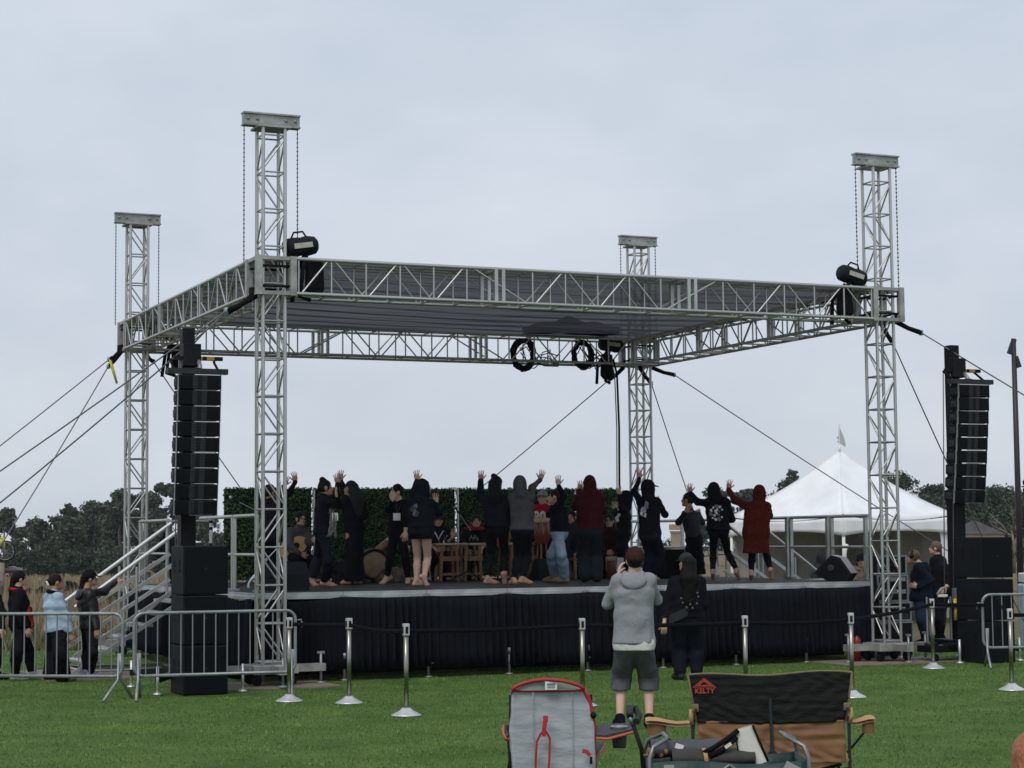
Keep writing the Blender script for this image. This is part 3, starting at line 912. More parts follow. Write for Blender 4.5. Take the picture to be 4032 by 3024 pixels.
# ------------------------------------------------------------------ chain motors with bags
def motor(label, a, tilt, bag_dx):
    t = thing('chain_hoist', label, 'hoist', S(a, 0, 5.92), YAW, 'black chain hoists')
    R = Matrix.Rotation(tilt, 3, 'Y')
    b = MB()
    b.lathe([(0.0, -.24), (.09, -.24), (.125, -.20), (.135, -.1), (.125, .0), (.138, .1), (.12, .2), (.08, .235), (0, .235)], (0, 0, 0), 18, axis=R @ Matrix.Rotation(math.pi / 2, 3, 'Y'))
    b.build('motor_body', BLACK_CAB, t)
    MB().box(R @ Vector((0, -.135, .0)), (.26, .02, .07), rot=R).build('name_plate', mat('pale_label', (.42, .40, .34), .6), t)
    MB().tube([R @ Vector((-.12, 0, .12)), R @ Vector((-.07, 0, .2)), R @ Vector((.06, 0, .2)), R @ Vector((.1, 0, .12))], .014, 7).build('carry_handle', RUBBER, t)
    MB().tube([(bag_dx * .3, 0, .02), (bag_dx * .35, 0, -.2)], .03, 8).build('hook_block', BLACK, t)
    # drooping chain bag and slings on the truss
    def fb(u, v):
        an = u * 2 * math.pi
        rr = (.115 + .02 * math.sin(v * 3 + an * 2)) * (1 if v < .9 else .6)
        return (bag_dx + math.cos(an) * rr, -.12 + math.sin(an) * rr * .8, -.20 - .47 * v)
    g = MB().grid(17, 8, fb, True)
    g.build('chain_bag', WEB_BLACK, t)
    MB().tube([(bag_dx * .4, -.05, -.12), (bag_dx * .55 - .12, -.2, -.35), (bag_dx * .5 - .16, -.22, -.72), (bag_dx * .6, -.1, -.74)], .03, 7).build('round_sling', WEB_BLACK, t)
    MB().tube([(bag_dx * .4, .05, -.12), (bag_dx * .6 - .1, .2, -.35), (bag_dx * .5 - .14, .2, -.74)], .03, 7).build('round_sling', WEB_BLACK, t)
    return t
motor('black chain hoist above the truss beside the front left tower', .42, -.16, .16)
motor('black chain hoist with pale label beside the front right tower', 9.28, .25, -.22)
motor('black chain hoist at the rear left corner behind the side truss', .5, .1, .16).location = S(.55, STAGE_W, 5.55)
motor('black chain hoist at the rear right corner under the mesh', 9.2, .1, -.15).location = S(9.15, STAGE_W, 5.62)

# ------------------------------------------------------------------ cable coils in the rear truss
def coil(label, a, z, r, tail):
    t = thing('cable_coil', label, 'cable', S(a, STAGE_W - .1, z), YAW, 'cable coils in the rear truss')
    rs = random.Random(int(a * 10))
    for k in range(9):
        pts = []
        rr = r * rs.uniform(.78, 1.1); ph = rs.random() * 6
        for i in range(25):
            an = i / 24 * 2 * math.pi
            pts.append((math.cos(an) * rr * .85 + rs.uniform(-.01, .01), rs.uniform(-.06, .06), math.sin(an) * rr * (1.15 if math.sin(an) < 0 else 1.0) + .01 * math.sin(an * 3 + ph)))
        pts[-1] = pts[0]
        tube_obj('loop', pts, .022, RUBBER, t, 6)
    CY = mat('grey_green_cable', (0.06, 0.075, 0.05), .6)
    for k in range(5):
        x0 = rs.uniform(-.1, .1)
        pts = [(x0 + (i / 8) * tail * rs.uniform(.9, 1.1), rs.uniform(-.1, .1), .15 * math.sin(i * 1.3 + k) * (1 - i / 10) - .05 * k + rs.uniform(-.05, .05)) for i in range(9)]
        tube_obj('loose_cable', pts, .011, CY if k % 2 else RUBBER, t, 5)
coil('left black cable coil hanging through the rear truss', 7.27, 5.39, .26, .75)
coil('right black cable coil hanging in the rear truss near the rear right tower', 8.5, 5.42, .24, .6)
for (a_, lb) in ((9.02, 'black power cable dropping from the roof to the stage left of the rear right tower'), (8.97, 'thin green cable dropping from the roof beside the black power cable')):
    m_ = RUBBER if a_ > 9 else mat('green_cable', (0.08, 0.17, 0.05), .6)
    o = tube_obj('drop_cable', [S(a_ - .05, 7.65, 5.3), S(a_, 7.6, 5.0), S(a_ + .03, 7.6, 4), S(a_ + .02, 7.6, 3), S(a_, 7.6, DECK + .02)], .022 if a_ > 9 else .012, m_, None, 6)
    tag(o, lb, 'cable')

# ------------------------------------------------------------------ slings and guy wires
def guy(label, p, sl_end, anchor, yellow=False):
    t = thing('guy_wire', label, 'guy wire', (0, 0, 0), 0, 'guy wires of the roof')
    p, e, g = Vector(p), Vector(sl_end), Vector(anchor)
    MB().tube([p + Vector((0, 0, .12)), p, p.lerp(e, .5) + Vector((0, 0, -.02)), e], [.04, .045, .035, .04], 8).build('sling', WEB_BLACK, t)
    MB().lathe([(0, -.045), (.03, -.04), (.035, 0), (.03, .04), (0, .045)], e, 8).build('shackle', STEEL, t)
    pts = [e.lerp(g, k / 10) - Vector((0, 0, .10 * math.sin(math.pi * k / 10))) for k in range(11)]
    MB().tube(pts, .0105, 6).build('wire_rope', ROPE, t)
    MB().box(g + Vector((0, 0, .05)), (.3, .3, .12)).build('ground_anchor', STEEL, t)
    if yellow:
        MB().tube([e + Vector((0, 0, .02)), e + Vector((.06, -.02, -.15)), e + Vector((.14, -.02, -.42))], [.03, .028, .02], 6).build('yellow_strap', YELLOW, t)
guy('upper of two guy wires from the front left roof corner to the left photo edge', S(-.25, -.1, 5.2), (-3.78, 25.78, 4.98), (-11.55, 26.95, 0))
guy('lower of two guy wires from the front left roof corner to the left photo edge', S(-.28, -.05, 5.2), (-3.79, 25.80, 4.95), (-10.65, 28.24, 0))
guy('guy wire with yellow strap, uppermost wire leaving the left photo edge', S(-.3, STAGE_W, 5.2), (-6.92, 33.45, 5.07), (-13.6, 33.22, 0), True)
guy('steep guy wire falling from the rear left roof corner to the treetops', S(-.28, STAGE_W, 5.2), (-6.93, 33.44, 4.95), (-9.56, 31.88, 0))
guy('guy wire running behind the left hanging loudspeakers to the hedge', S(.2, STAGE_W + .2, 5.2), (-6.27, 34.05, 5.08), (-3.66, 42.7, 0))
guy('guy wire descending leftward from the rear right roof corner to the dancers', S(9.5, STAGE_W + .2, 5.2), (1.87, 37.59, 4.97), (-4.58, 40.6, 0))
guy('guy wire descending across the white tent from the rear right roof corner', S(10.05, STAGE_W, 5.2), (3.14, 37.69, 5.07), (12.25, 43.64, 0))
guy('steep guy wire right of the rear right tower', S(9.85, STAGE_W + .15, 5.2), (2.69, 37.63, 4.9), (4.99, 44.72, 0))
guy('guy wire from the front right roof corner leaving the right photo edge', S(10.05, 0, 5.25), (6.38, 30.29, 5.07), (15.55, 31.96, 0))
guy('steep guy wire from the front right roof corner behind the loudspeaker mast', S(9.95, .2, 5.2), (5.94, 30.32, 4.92), (8.73, 32.8, 0))

# ================================================================== stage
DECK_TOP = mat('dark_stage_floor', (0.022, 0.020, 0.018), 0.6, 0, 0.35, 3.0, .15, 12, spec=.12)
EDGE = mat('stage_edge_aluminium', (0.42, 0.43, 0.44), 0.42, 0.4, 0.2, 4.0)
def build_stage():
    t = thing('stage', 'black-floored stage platform with silver edge', 'stage', S(0, 0, 0), YAW)
    a0, a1, b0, b1 = -.04, 9.86, .56, 7.86
    na, nb = 8, 3
    w, d = (a1 - a0) / na, (b1 - b0) / nb
    for i in range(na):
        for j in range(nb):
            ca, cb = a0 + (i + .5) * w, b0 + (j + .5) * d
            shared('deck_panel', ('deck',), lambda: MB().box((0, 0, -.035), (w - .006, d - .006, .07), bevel=.004), DECK_TOP, t, T(ca, cb, DECK))
    def trim_obj(L_, M):
        o = shared('edge_trim', ('trim', round(L_, 3)), lambda: MB().prism([(0, -.004), (-.022, -.004), (-.022, -.045), (-.03, -.052), (-.03, -.095), (0, -.095)], -L_ / 2 + .004, L_ / 2 - .004), EDGE, t, M)
        return o
    for i in range(na):
        trim_obj(w, T(a0 + (i + .5) * w, b0, DECK, math.pi / 2))
        trim_obj(w, T(a0 + (i + .5) * w, b1, DECK, -math.pi / 2))
        box_obj('trim_clamp', (a0 + i * w, b0 - .031, DECK - .07), (.10, .012, .035), STEEL, t)
    for j in range(nb):
        trim_obj(d, T(a0, b0 + (j + .5) * d, DECK, 0))
        trim_obj(d, T(a1, b0 + (j + .5) * d, DECK, math.pi))
    for i in range(na + 1):
        for j in range(0, nb + 1):
            la = min(max(a0 + i * w, a0 + .08), a1 - .08); lb = b0 + .07 if j == 0 else (b1 - .07 if j == nb else b0 + j * d)
            if j == 0: lb = b0 - .07
            shared('leg', ('leg',), lambda: MB().tube([(0, 0, .02), (0, 0, .34)], .02, 8).lathe([(.06, 0.004), (.06, .016), (.022, .03)], (0, 0, 0), 12).tube([(-.09, 0, .2), (.09, 0, .2)], .012, 6).lathe([(.035, .3), (.035, .38)], (0, 0, 0), 10), STEEL, t, T(la, lb, 0)) if j == 0 else \
                rod('leg', (la, lb, 0), (la, lb, DECK - .07), .024, STEEL, t)
build_stage()

SKIRT = mat('black_pleated_drape', (0.0050, 0.0068, 0.0108), 0.8, 0, 0.3, 2.0, spec=.10)
def build_skirt(label, A_, B_, out, ztop, zbot, seed, n=None):
    """Gathered cloth from A_ to B_ in stage coordinates, outward direction out."""
    rs = random.Random(seed)
    Ls = (Vector(B_) - Vector(A_)).length
    n = n or int(Ls * 46)
    ph = [0.0]
    for i in range(n - 1): ph.append(ph[-1] + 2 * math.pi / 5.2 * rs.uniform(.55, 1.5))
    def fn(u, v):
        i = u * (n - 1); k = min(int(i), n - 2); f_ = i - k
        p_ = ph[k] * (1 - f_) + ph[k + 1] * f_
        base = Vector(A_).lerp(Vector(B_), u)
        amp = (.030 + .036 * (1 - v)) * (0.75 + .5 * math.sin(u * 37))
        o = out * (amp * math.sin(p_) + .02 * math.sin(p_ * .23 + 1) + .035 + (1 - v) * .03)
        zt = ztop + .006 - .042 * abs(math.sin(u * Ls * math.pi / 1.24)) ** 1.6 * (.7 + .3 * math.sin(u * 23)) - .006 * math.sin(u * 31)
        z = zbot + (zt - zbot) * v + (.012 * math.sin(u * 61) if v == 0 else 0)
        return (base.x + o.x, base.y + o.y, z)
    o = MB().grid(n, 7, fn, True, .003).build('stage_skirt', SKIRT, None, S(0, 0, 0), YAW)
    tag(o, label, 'stage skirt', 'pleated stage skirts')
build_skirt('black pleated cloth skirt along the stage front', (-.04, .50, 0), (9.86, .50, 0), Vector((0, -1, 0)), DECK - .085, .15, 3)
build_skirt('black pleated cloth skirt along the left stage side by the stairs', (-.09, 7.85, 0), (-.09, .52, 0), Vector((-1, 0, 0)), DECK - .085, .15, 4)
build_skirt('black pleated cloth skirt along the right stage side by the racks', (9.91, .52, 0), (9.91, 7.85, 0), Vector((1, 0, 0)), DECK - .085, .15, 5)
o = MB().box((4.91, 1.2, .6), (9.7, .02, 1.1)).build('under_stage_sheet', SKIRT, None, S(0, 0, 0), YAW)  # flat dark sheet behind the gap below the skirt hem
tag(o, 'dark sheet under the stage behind the front skirt', 'drape')

# ------------------------------------------------------------------ guard rails
def rail(label, pts, posts, m=ALU, square=False, top=2.28, mid=1.74, group='stage guard rails'):
    """pts: polyline of (a,b); posts: list of (a,b)."""
    t = thing('guard_rail', label, 'railing', S(0, 0, 0), YAW, group)
    for p_ in posts:
        if square: MB().box((p_[0], p_[1], (DECK + top) / 2 - .012), (.055, .055, top - DECK - .025)).build('post', m, t)
        else: rod('post', (p_[0], p_[1], DECK - .02), (p_[0], p_[1], top), .026, m, t)
        MB().box((p_[0], p_[1], DECK + .02), (.11, .11, .03)).build('socket', STEEL, t)
    for q0, q1 in zip(pts, pts[1:]):
        rod('top_bar', (*q0, top), (*q1, top), .026, m, t)
        rod('middle_bar', (*q0, mid), (*q1, mid), .022, m, t)
    return t
rail('silver guard rail section at the front left stage corner', [(0.0, .64), (0.0, 1.80)], [(0.0, .64), (0.0, 1.78)])
t = rail('silver guard rail section with black tape between corner and left stairs', [(0.0, 1.86), (0.0, 3.70)], [(0.0, 1.9), (0.0, 3.1)])
for z in (1.78, 1.86, 2.1, 2.2):
    MB().tube([(0, 3.1, z), (0, 3.1, z + .045)], .0285, 8).build('tape_band', BLACK, t)
rail('silver guard rail section behind the left stairs near the rear tower', [(0.0, 5.75), (0.0, 7.8)], [(0.0, 5.78), (0.0, 7.75)])
rail('silver guard rail section along the rear stage edge by the rear left tower', [(.02, 7.8), (1.3, 7.8)], [(.1, 7.8), (1.25, 7.8)])
rail('silver guard rail section on the right stage side nearest the front right tower', [(9.82, .52), (9.82, 1.60)], [(9.82, .6), (9.82, 1.57)], ALU, True, 2.24, 1.75)
rail('silver guard rail section on the right stage side in front of the tent pole', [(9.82, 1.66), (9.82, 2.84)], [(9.82, 1.69), (9.82, 2.81)], ALU, True, 2.24, 1.75)
rail('silver guard rail section on the right stage side behind the rust red coat', [(9.82, 2.9), (9.82, 4.1)], [(9.82, 2.93), (9.82, 4.06)], ALU, True, 2.24, 1.75)
rail('silver guard rail section at the top of the rear stairs', [(9.82, 5.35), (9.82, 7.8)], [(9.82, 5.38), (9.82, 6.6), (9.82, 7.75)], ALU, True, 2.24, 1.75)
rail('silver guard rail section along the rear stage edge right of the hedge', [(8.7, 7.8), (9.8, 7.8)], [(8.75, 7.8), (9.7, 7.8)], ALU, True, 2.24, 1.75)

# ------------------------------------------------------------------ stairs
def stairs(label, b0, b1, a_top, sgn, n, run, group='stage stairs'):
    """Aluminium stairs from the deck edge at a_top going towards sgn*a."""
    t = thing('stairs', label, 'stairs', S(0, 0, 0), YAW, group)
    rise = DECK / (n + 1)
    for k in range(n):
        z = DECK - rise * (k + 1); a = a_top + sgn * (run * (k + .5))
        MB().box((a, (b0 + b1) / 2, z - .02), (run * 1.02, b1 - b0 - .08, .045), bevel=.006).build('tread', ALU, t)
    a_end = a_top + sgn * run * n
    for b in (b0, b1):
        sl = lambda za, zb, r, nm, m=ALU: MB().bar((a_top, b, za), (a_end + sgn * .12, b, zb), .04, .055).build(nm, m, t)
        sl(DECK - .12, .02, .03, 'stringer'); sl(DECK + .12, .26, .03, 'stringer')
        sl(DECK + .52, .64, .03, 'middle_rail')
        rod('handrail', (a_top + sgn * -.02, b, DECK + 1.0), (a_end + sgn * .12, b, 1.10 - .12), .031, mat('handrail_aluminium', (.55, .56, .56), .45, .3, .1, 5) if sgn < 0 else ALU, t)
        rod('post', (a_top + sgn * .05, b, DECK - .1), (a_top + sgn * .05, b, DECK + .97), .024, ALU, t)
        rod('post', (a_end, b, 0.02), (a_end, b, 1.05), .024, ALU, t)
        rod('post', ((a_top + a_end) / 2, b, .0), ((a_top + a_end) / 2, b, DECK / 2 + .95), .022, ALU, t)
    for b in (b0, b1):
        rod('base_bar', (a_top + sgn * .1, b, .04), (a_end, b, .04), .02, ALU, t)
    rod('base_bar', (a_end, b0, .04), (a_end, b1, .04), .02, ALU, t)
stairs('aluminium stairs with bright handrails at the left stage side', 3.85, 5.05, -.14, -1, 6, .265)
stairs('aluminium stairs behind the right stage side seen through the rails', 4.2, 5.3, 9.95, 1, 6, .265)

# ------------------------------------------------------------------ artificial hedge panels
HEDGE_L = [leaf_mat('hedge_leaf', (0.055, 0.112, 0.040)), leaf_mat('hedge_leaf_light', (0.10, 0.175, 0.064)), leaf_mat('hedge_leaf_dark', (0.026, 0.052, 0.020))]
HEDGE_B = mat('hedge_backing', (0.006, 0.011, 0.006), .95)
def hedge(label, a0, a1, b=7.55, ztop=2.86):
    t = thing('hedge_panel', label, 'hedge panel', S((a0 + a1) / 2, b, DECK), YAW, 'artificial hedge panels')
    w, h_ = a1 - a0, ztop - DECK - .04
    box_obj('backing', (0, .04, h_ / 2 + .03), (w + .004, .05, h_ - .02), HEDGE_B, t)
    n = int(w * h_ * 2600)
    P = np.stack([RNG.uniform(-w / 2 - .02, w / 2 + .02, n), RNG.uniform(-.085, .06, n), RNG.uniform(.02, h_ + .04, n)], 1)
    nrm = np.stack([RNG.normal(0, .7, n), -np.abs(RNG.normal(.6, .5, n)), RNG.normal(.3, .6, n)], 1); nrm /= np.linalg.norm(nrm, axis=1)[:, None]
    tt = np.cross(nrm, RNG.normal(size=(n, 3))); tt /= np.linalg.norm(tt, axis=1)[:, None]
    bb = np.cross(nrm, tt); s_ = RNG.uniform(.03, .055, n)[:, None]
    q = np.stack([P - tt * s_ * .6, P - bb * s_ * .35, P + tt * s_ * .6, P + bb * s_ * .35], 1)
    o = np_mesh('foliage', q.reshape(-1, 3), np.arange(n * 4).reshape(n, 4), HEDGE_L, t, midx=RNG.choice([0, 0, 1, 2], n))
    o['kind'] = 'stuff'
    for sx in (-1, 1):
        MB().box((sx * w * .4, .1, .02), (.06, .6, .04)).build('foot', STEEL, t)
hedge('green hedge panel at the left, behind the guitarist', 1.42, 2.975)
hedge('wide green hedge panel behind the dancers with the badges', 3.025, 4.32)
hedge('green hedge panel behind the cap-wearing drummer', 4.325, 5.685)
hedge('green hedge panel behind the grey hooded dancer', 5.745, 7.0)
hedge('green hedge panel behind the red jersey drummer', 7.005, 8.09)
hedge('narrow green hedge panel at the right, behind the maroon hoodie', 8.14, 8.98)

# ================================================================== loudspeakers
def cab_body():
    return MB().prism([(-.285, -.098), (.285, -.098), (.285, .098), (-.285, .098)], -.155, .02).prism([(-.26, -.075), (.26, -.075), (.26, .075), (-.26, .075)], .02, .155)
def array(side, a, b, ztop, n, lean):
    for k in range(n):
        z = ztop - .1 - k * .2015
        curve = 0.0 + 0.010 * k ** 1.55 / 4
        pos = S(a + lean * k, b + curve, z)
        place = 'topmost' if k == 0 else ('lowest' if k == n - 1 else ['', 'second', 'third', 'fourth', 'fifth', 'sixth', 'seventh', 'eighth'][k])
        lb = ('%s line array cabinet of the %s hanging column' % (place, side)) if k in (0, n - 1) else ('%s line array cabinet from the top of the %s hanging column' % (place, side))
        t = thing('line_array_speaker', lb, 'loudspeaker', pos, 0, '%s line array' % side)
        t.rotation_euler = (0.012 * k, 0, YAW)
        shared('cabinet', ('cab',), lambda: MB().box((0, -.02, 0), (.56, .24, .186), bevel=.008).box((0, .13, 0), (.5, .10, .15), bevel=.01), BLACK_CAB, t)
        for sx in (-1, 1):
            shared('grille', ('agr',), lambda: MB().box((0, 0, 0), (.165, .012, .168), bevel=.004), GRILLE, t, T(sx * .192, -.144, 0))
            h_ = shared('horn_strip', ('ahorn',), lambda: MB().box((0, 0, 0), (.062, .014, .172), bevel=.003), GREY_PL, t, T(sx * .062, -.143, 0))
            for q in range(4):
                shared('horn_fin', ('afin',), lambda: MB().box((0, 0, 0), (.05, .008, .006)), BLACK, h_, T(0, -.010, -.06 + q * .04))
            shared('handle', ('ahandle',), lambda: MB().box((0, 0, 0), (.02, .14, .10), bevel=.008).box((0, -.01, 0), (.034, .09, .05), bevel=.012), GREY_PL, t, T(sx * .286, .0, 0))
            shared('rigging_link', ('alink',), lambda: MB().box((0, 0, 0), (.012, .03, .21)), STEEL, t, T(sx * .281, -.12, 0))
        shared('gap_light_strip', ('agap',), lambda: MB().box((0, 0, 0), (.30, .02, .008)), EDGE, t, T(.08, -.10, -.1005))  # pale strip stands in for daylight showing through the gap between cabinets
array('left', -1.115, -.42, 4.09, 9, -.004)
array('right', 11.02, -.52, 4.235, 9, -.011)

def speaker_mast(label, a, b, h_):
    t = thing('speaker_mast', label, 'mast', S(a, b, 0), YAW, 'loudspeaker lift masts')
    box_obj('base', (0, 0, .26), (.5, .6, .12), BLACK, t, .01)
    box_obj('outer_mast', (0, 0, 1.4), (.20, .20, 2.2), BLACK, t)
    box_obj('inner_mast', (0, 0, (h_ + 2.4) / 2), (.165, .165, h_ - 2.4), BLACK, t, .004)
    box_obj('carriage', (.03, -.05, h_ - .36), (.24, .22, .30), BLACK, t, .01)
    br = box_obj('lift_bar', (.12, -.1, h_ - .40), (.66, .06, .05), BLACK, t)
    for x in (-.03, .12, .28):
        box_obj('gold_bracket', (x, -.135, h_ - .40), (.10, .02, .045), GOLD, br)
    box_obj('fly_frame', (.03, -.42, h_ - .60), (.80, .10, .07), GREY_PL, t)
    box_obj('fly_frame', (.03, -.2, h_ - .575), (.10, .4, .05), BLACK, t)
    for x in (-.24, .34):
        MB().tube([(x, -.1, h_ - .42), (x - .03, -.2, h_ - .46), (x - .02, -.38, h_ - .58)], .018, 6).build('sling', WEB_BLACK, t)
    MB().tube([(.12, -.12, h_ - .42), (.12, -.2, h_ - .5), (.1, -.3, h_ - .57)], .03, 6).build('hook', STEEL, t)
    for sx in (-1, 1):
        for sy in (-1, 1):
            o = MB().bar((sx * .1, sy * .15, .25), (sx * .55, sy * .75, .2), .07, .08).build('outrigger', BLACK, t)
            MB().tube([(sx * .55, sy * .75, .02), (sx * .55, sy * .75, .36)], .02, 8).lathe([(.06, .004), (.06, .02), (.02, .04)], (sx * .55, sy * .75, 0), 12).build('jack_foot', WHITE_MET, o)
    for sx in (-1, 1):
        MB().lathe([(.02, -.02), (.07, -.02), (.07, .02), (.02, .02)], (sx * .2, -.32, .07), 12, axis=Matrix.Rotation(math.pi / 2, 3, 'Y')).build('wheel', RUBBER, t)
    MB().tube([(-.11, -.1, h_ - .4), (-.13, -.12, 2.5), (-.19, -.14, .9)], .009, 6).build('lift_cable', ROPE, t)
    MB().tube([(-.08, .12, h_ - .4), (-.10, .16, 2.5), (-.12, .2, .5)], .009, 6).build('lift_cable', ROPE, t)
    box_obj('winch', (-.12, -.16, 1.0), (.14, .12, .22), STEEL, t, .01)
    MB().tube([(-.2, -.2, .95), (-.2, -.2, .62)], .03, 8).build('winch_grip', YELLOW, t)
speaker_mast('black lift mast carrying the left hanging loudspeakers', -1.145, .0, 4.74)
speaker_mast('black lift mast carrying the right hanging loudspeakers', 10.98, -.16, 4.88)

def sub(label, a, b, z, group):
    t = thing('subwoofer', label, 'subwoofer', S(a, b, z), YAW, group)
    shared('cabinet', ('subc',), lambda: MB().box((0, 0, .31), (.58, .64, .61), bevel=.012), BLACK_CAB, t)
    shared('front_grille', ('subg',), lambda: MB().box((0, -.325, .31), (.545, .014, .575), bevel=.004), GRILLE, t)
    shared('badge', ('subb',), lambda: MB().box((0, -.335, .33), (.03, .004, .02)), GREY_PL, t)
    for sx in (-1, 1):
        for y in (-.13, .13):
            h_ = shared('handle_recess', ('subh',), lambda: MB().box((0, 0, .035), (.006, .075, .09), bevel=.002).box((0, 0, -.055), (.006, .075, .05), bevel=.002), RUBBER, t, T(sx * .2905, y, .36))
for k, nm in enumerate(('bottom', 'middle', 'top')):
    sub('%s subwoofer of the left stack in front of the truss tower' % nm, -1.16, -.74, .005 + k * .626, 'left subwoofer stack')
    sub('%s subwoofer of the right stack beside the barricade' % nm, 10.97, -.84, .005 + k * .634, 'right subwoofer stack')
# ================================================================== crowd barricades
def barricade(label, A_, B_):
    A_, B_ = Vector((*A_, 0)), Vector((*B_, 0))
    d = B_ - A_; L_ = d.length
    t = thing('barricade', label, 'barricade', A_, math.atan2(d.y, d.x), 'steel crowd barricades')
    zt, zb, r = 1.055, .29, .12
    def arc(cx, cz, a0, a1, k=6):
        return [(cx + math.cos(a0 + (a1 - a0) * i / k) * r, 0, cz + math.sin(a0 + (a1 - a0) * i / k) * r) for i in range(k + 1)]
    pts = arc(r, zb + r, math.pi * 1.5, math.pi) + arc(r, zt - r, math.pi, math.pi / 2) + arc(L_ - r, zt - r, math.pi / 2, 0) + arc(L_ - r, zb + r, 0, -math.pi / 2)
    pts.append(pts[0])
    MB().tube(pts, .0205, 9).build('frame', STEEL, t)
    n = int(round(L_ / .142))
    for k in range(1, n):
        x = L_ * k / n
        rod('bar', (x, 0, zb), (x, 0, zt), .0085, STEEL, t, 6)
    for x in (.05, L_ - .05):
        MB().tube([(x, 0, zb + .28), (x, -.02, zb - .04), (x - .03, -.16, .14), (x - .06, -.34, .01)], .018, 8).build('leg', STEEL, t)
        MB().tube([(x + .02, 0, zb + .28), (x + .02, .02, zb - .04), (x + .04, .14, .14), (x + .06, .30, .01)], .018, 8).build('leg', STEEL, t)
    for x, s_ in ((-.02, -1), (L_ + .02, 1)):
        MB().tube([(x, 0, .93), (x + s_ * .05, 0, .94), (x + s_ * .065, 0, .9), (x + s_ * .06, 0, .84)], .009, 6).build('hook', STEEL, t)
barricade('steel barricade at the left photo edge in front of the waiting people', (-7.05, 24.55), (-4.80, 24.12))
barricade('steel barricade in front of the left subwoofers', (-4.66, 24.12), (-2.75, 24.72))
barricade('steel barricade beside the right subwoofers, cut by the photo edge', (6.80, 28.55), (9.1, 28.75))

# ================================================================== belt stanchions
STAN = [(-2.71, 23.69, 'belt stanchion tucked behind the left barricade end'), (-1.96, 23.33, 'leftmost free-standing belt stanchion on the lawn'), (-1.19, 21.62, 'belt stanchion standing nearest of all, left of the grey chair'),
        (.78, 22.65, 'belt stanchion just left of the grey hoodie man'), (2.69, 22.96, 'belt stanchion right of the woman in black, behind the loveseat'), (4.02, 23.5, 'belt stanchion behind the right end of the loveseat'),
        (6.05, 28.48, 'belt stanchion in front of the front right truss tower base'), (6.14, 24.37, 'belt stanchion nearest the right photo edge')]
def stanchion(x, y, lb, rz):
    t = thing('belt_stanchion', lb, 'stanchion', (x, y, 0), rz, 'belt stanchions on the lawn')
    shared('base', ('sbase',), lambda: MB().lathe([(0.165, .004), (.168, .012), (.15, .022), (.085, .055), (.06, .075), (.045, .09), (0.03, .092)], (0, 0, 0), 28), WHITE_MET, t)
    shared('post', ('spost',), lambda: MB().tube([(0, 0, .085), (0, 0, .89)], .026, 14), CHROME, t)
    h_ = shared('head', ('shead',), lambda: MB().box((0, 0, .94), (.066, .066, .13), bevel=.006), WHITE_MET, t)
    for k in range(4):
        an = k * math.pi / 2
        shared('belt_slot', ('sslot',), lambda: MB().box((0, -.0345, .935), (.03, .006, .075)), BLACK, h_, T(0, 0, 0, an))
for i, (x, y, lb) in enumerate(STAN):
    stanchion(x, y, lb, [.5, .5, .35, .2, .1, .05, .0, -.1][i])
BELT = mat('black_belt_webbing', (0.007, 0.008, 0.011), .9, 0, .2, 30, spec=.08)
def belt(p, q, sag, lb):
    p, q = Vector(p), Vector(q)
    d = (q - p); nrm = Vector((-d.y, d.x, 0)).normalized()
    def fn(u, v):
        c = p.lerp(q, u)
        z = c.z - sag * 2.2 * u * (1 - u)
        c = c + nrm * (.006 * math.sin(u * 9))
        return (c.x, c.y, z + (v - .5) * .047)
    o = MB().grid(17, 3, fn, True, .003).build('retractable_belt', BELT)
    tag(o, lb, 'belt', 'belts between the stanchions')
zb_ = .925
P_ = [Vector((x, y, zb_)) for x, y, _ in STAN]
belt(P_[0], P_[1], .01, 'belt from the left barricade end to the first stanchion')
belt(P_[1], P_[2], .05, 'belt between the two leftmost free-standing stanchions')
belt(P_[2], P_[3], .03, 'longest belt, from the nearest stanchion to the one beside the grey hoodie man')
belt(P_[3], P_[4], .03, 'belt passing behind the grey hoodie man')
belt(P_[4], P_[5], .04, 'belt behind the loveseat right of the woman in black')
belt(P_[5], P_[6], .03, 'belt leading from the loveseat back towards the front right truss tower')
belt(P_[6], (6.85, 28.5, zb_ - .02), .0, 'belt from the truss tower stanchion to the right barricade')
belt((7.0, 28.45, zb_ + .05), P_[7], .05, 'belt between the right barricade and the stanchion nearest the right edge')
belt(P_[7], (9.2, 25.5, zb_), .03, 'belt leaving the right photo edge')

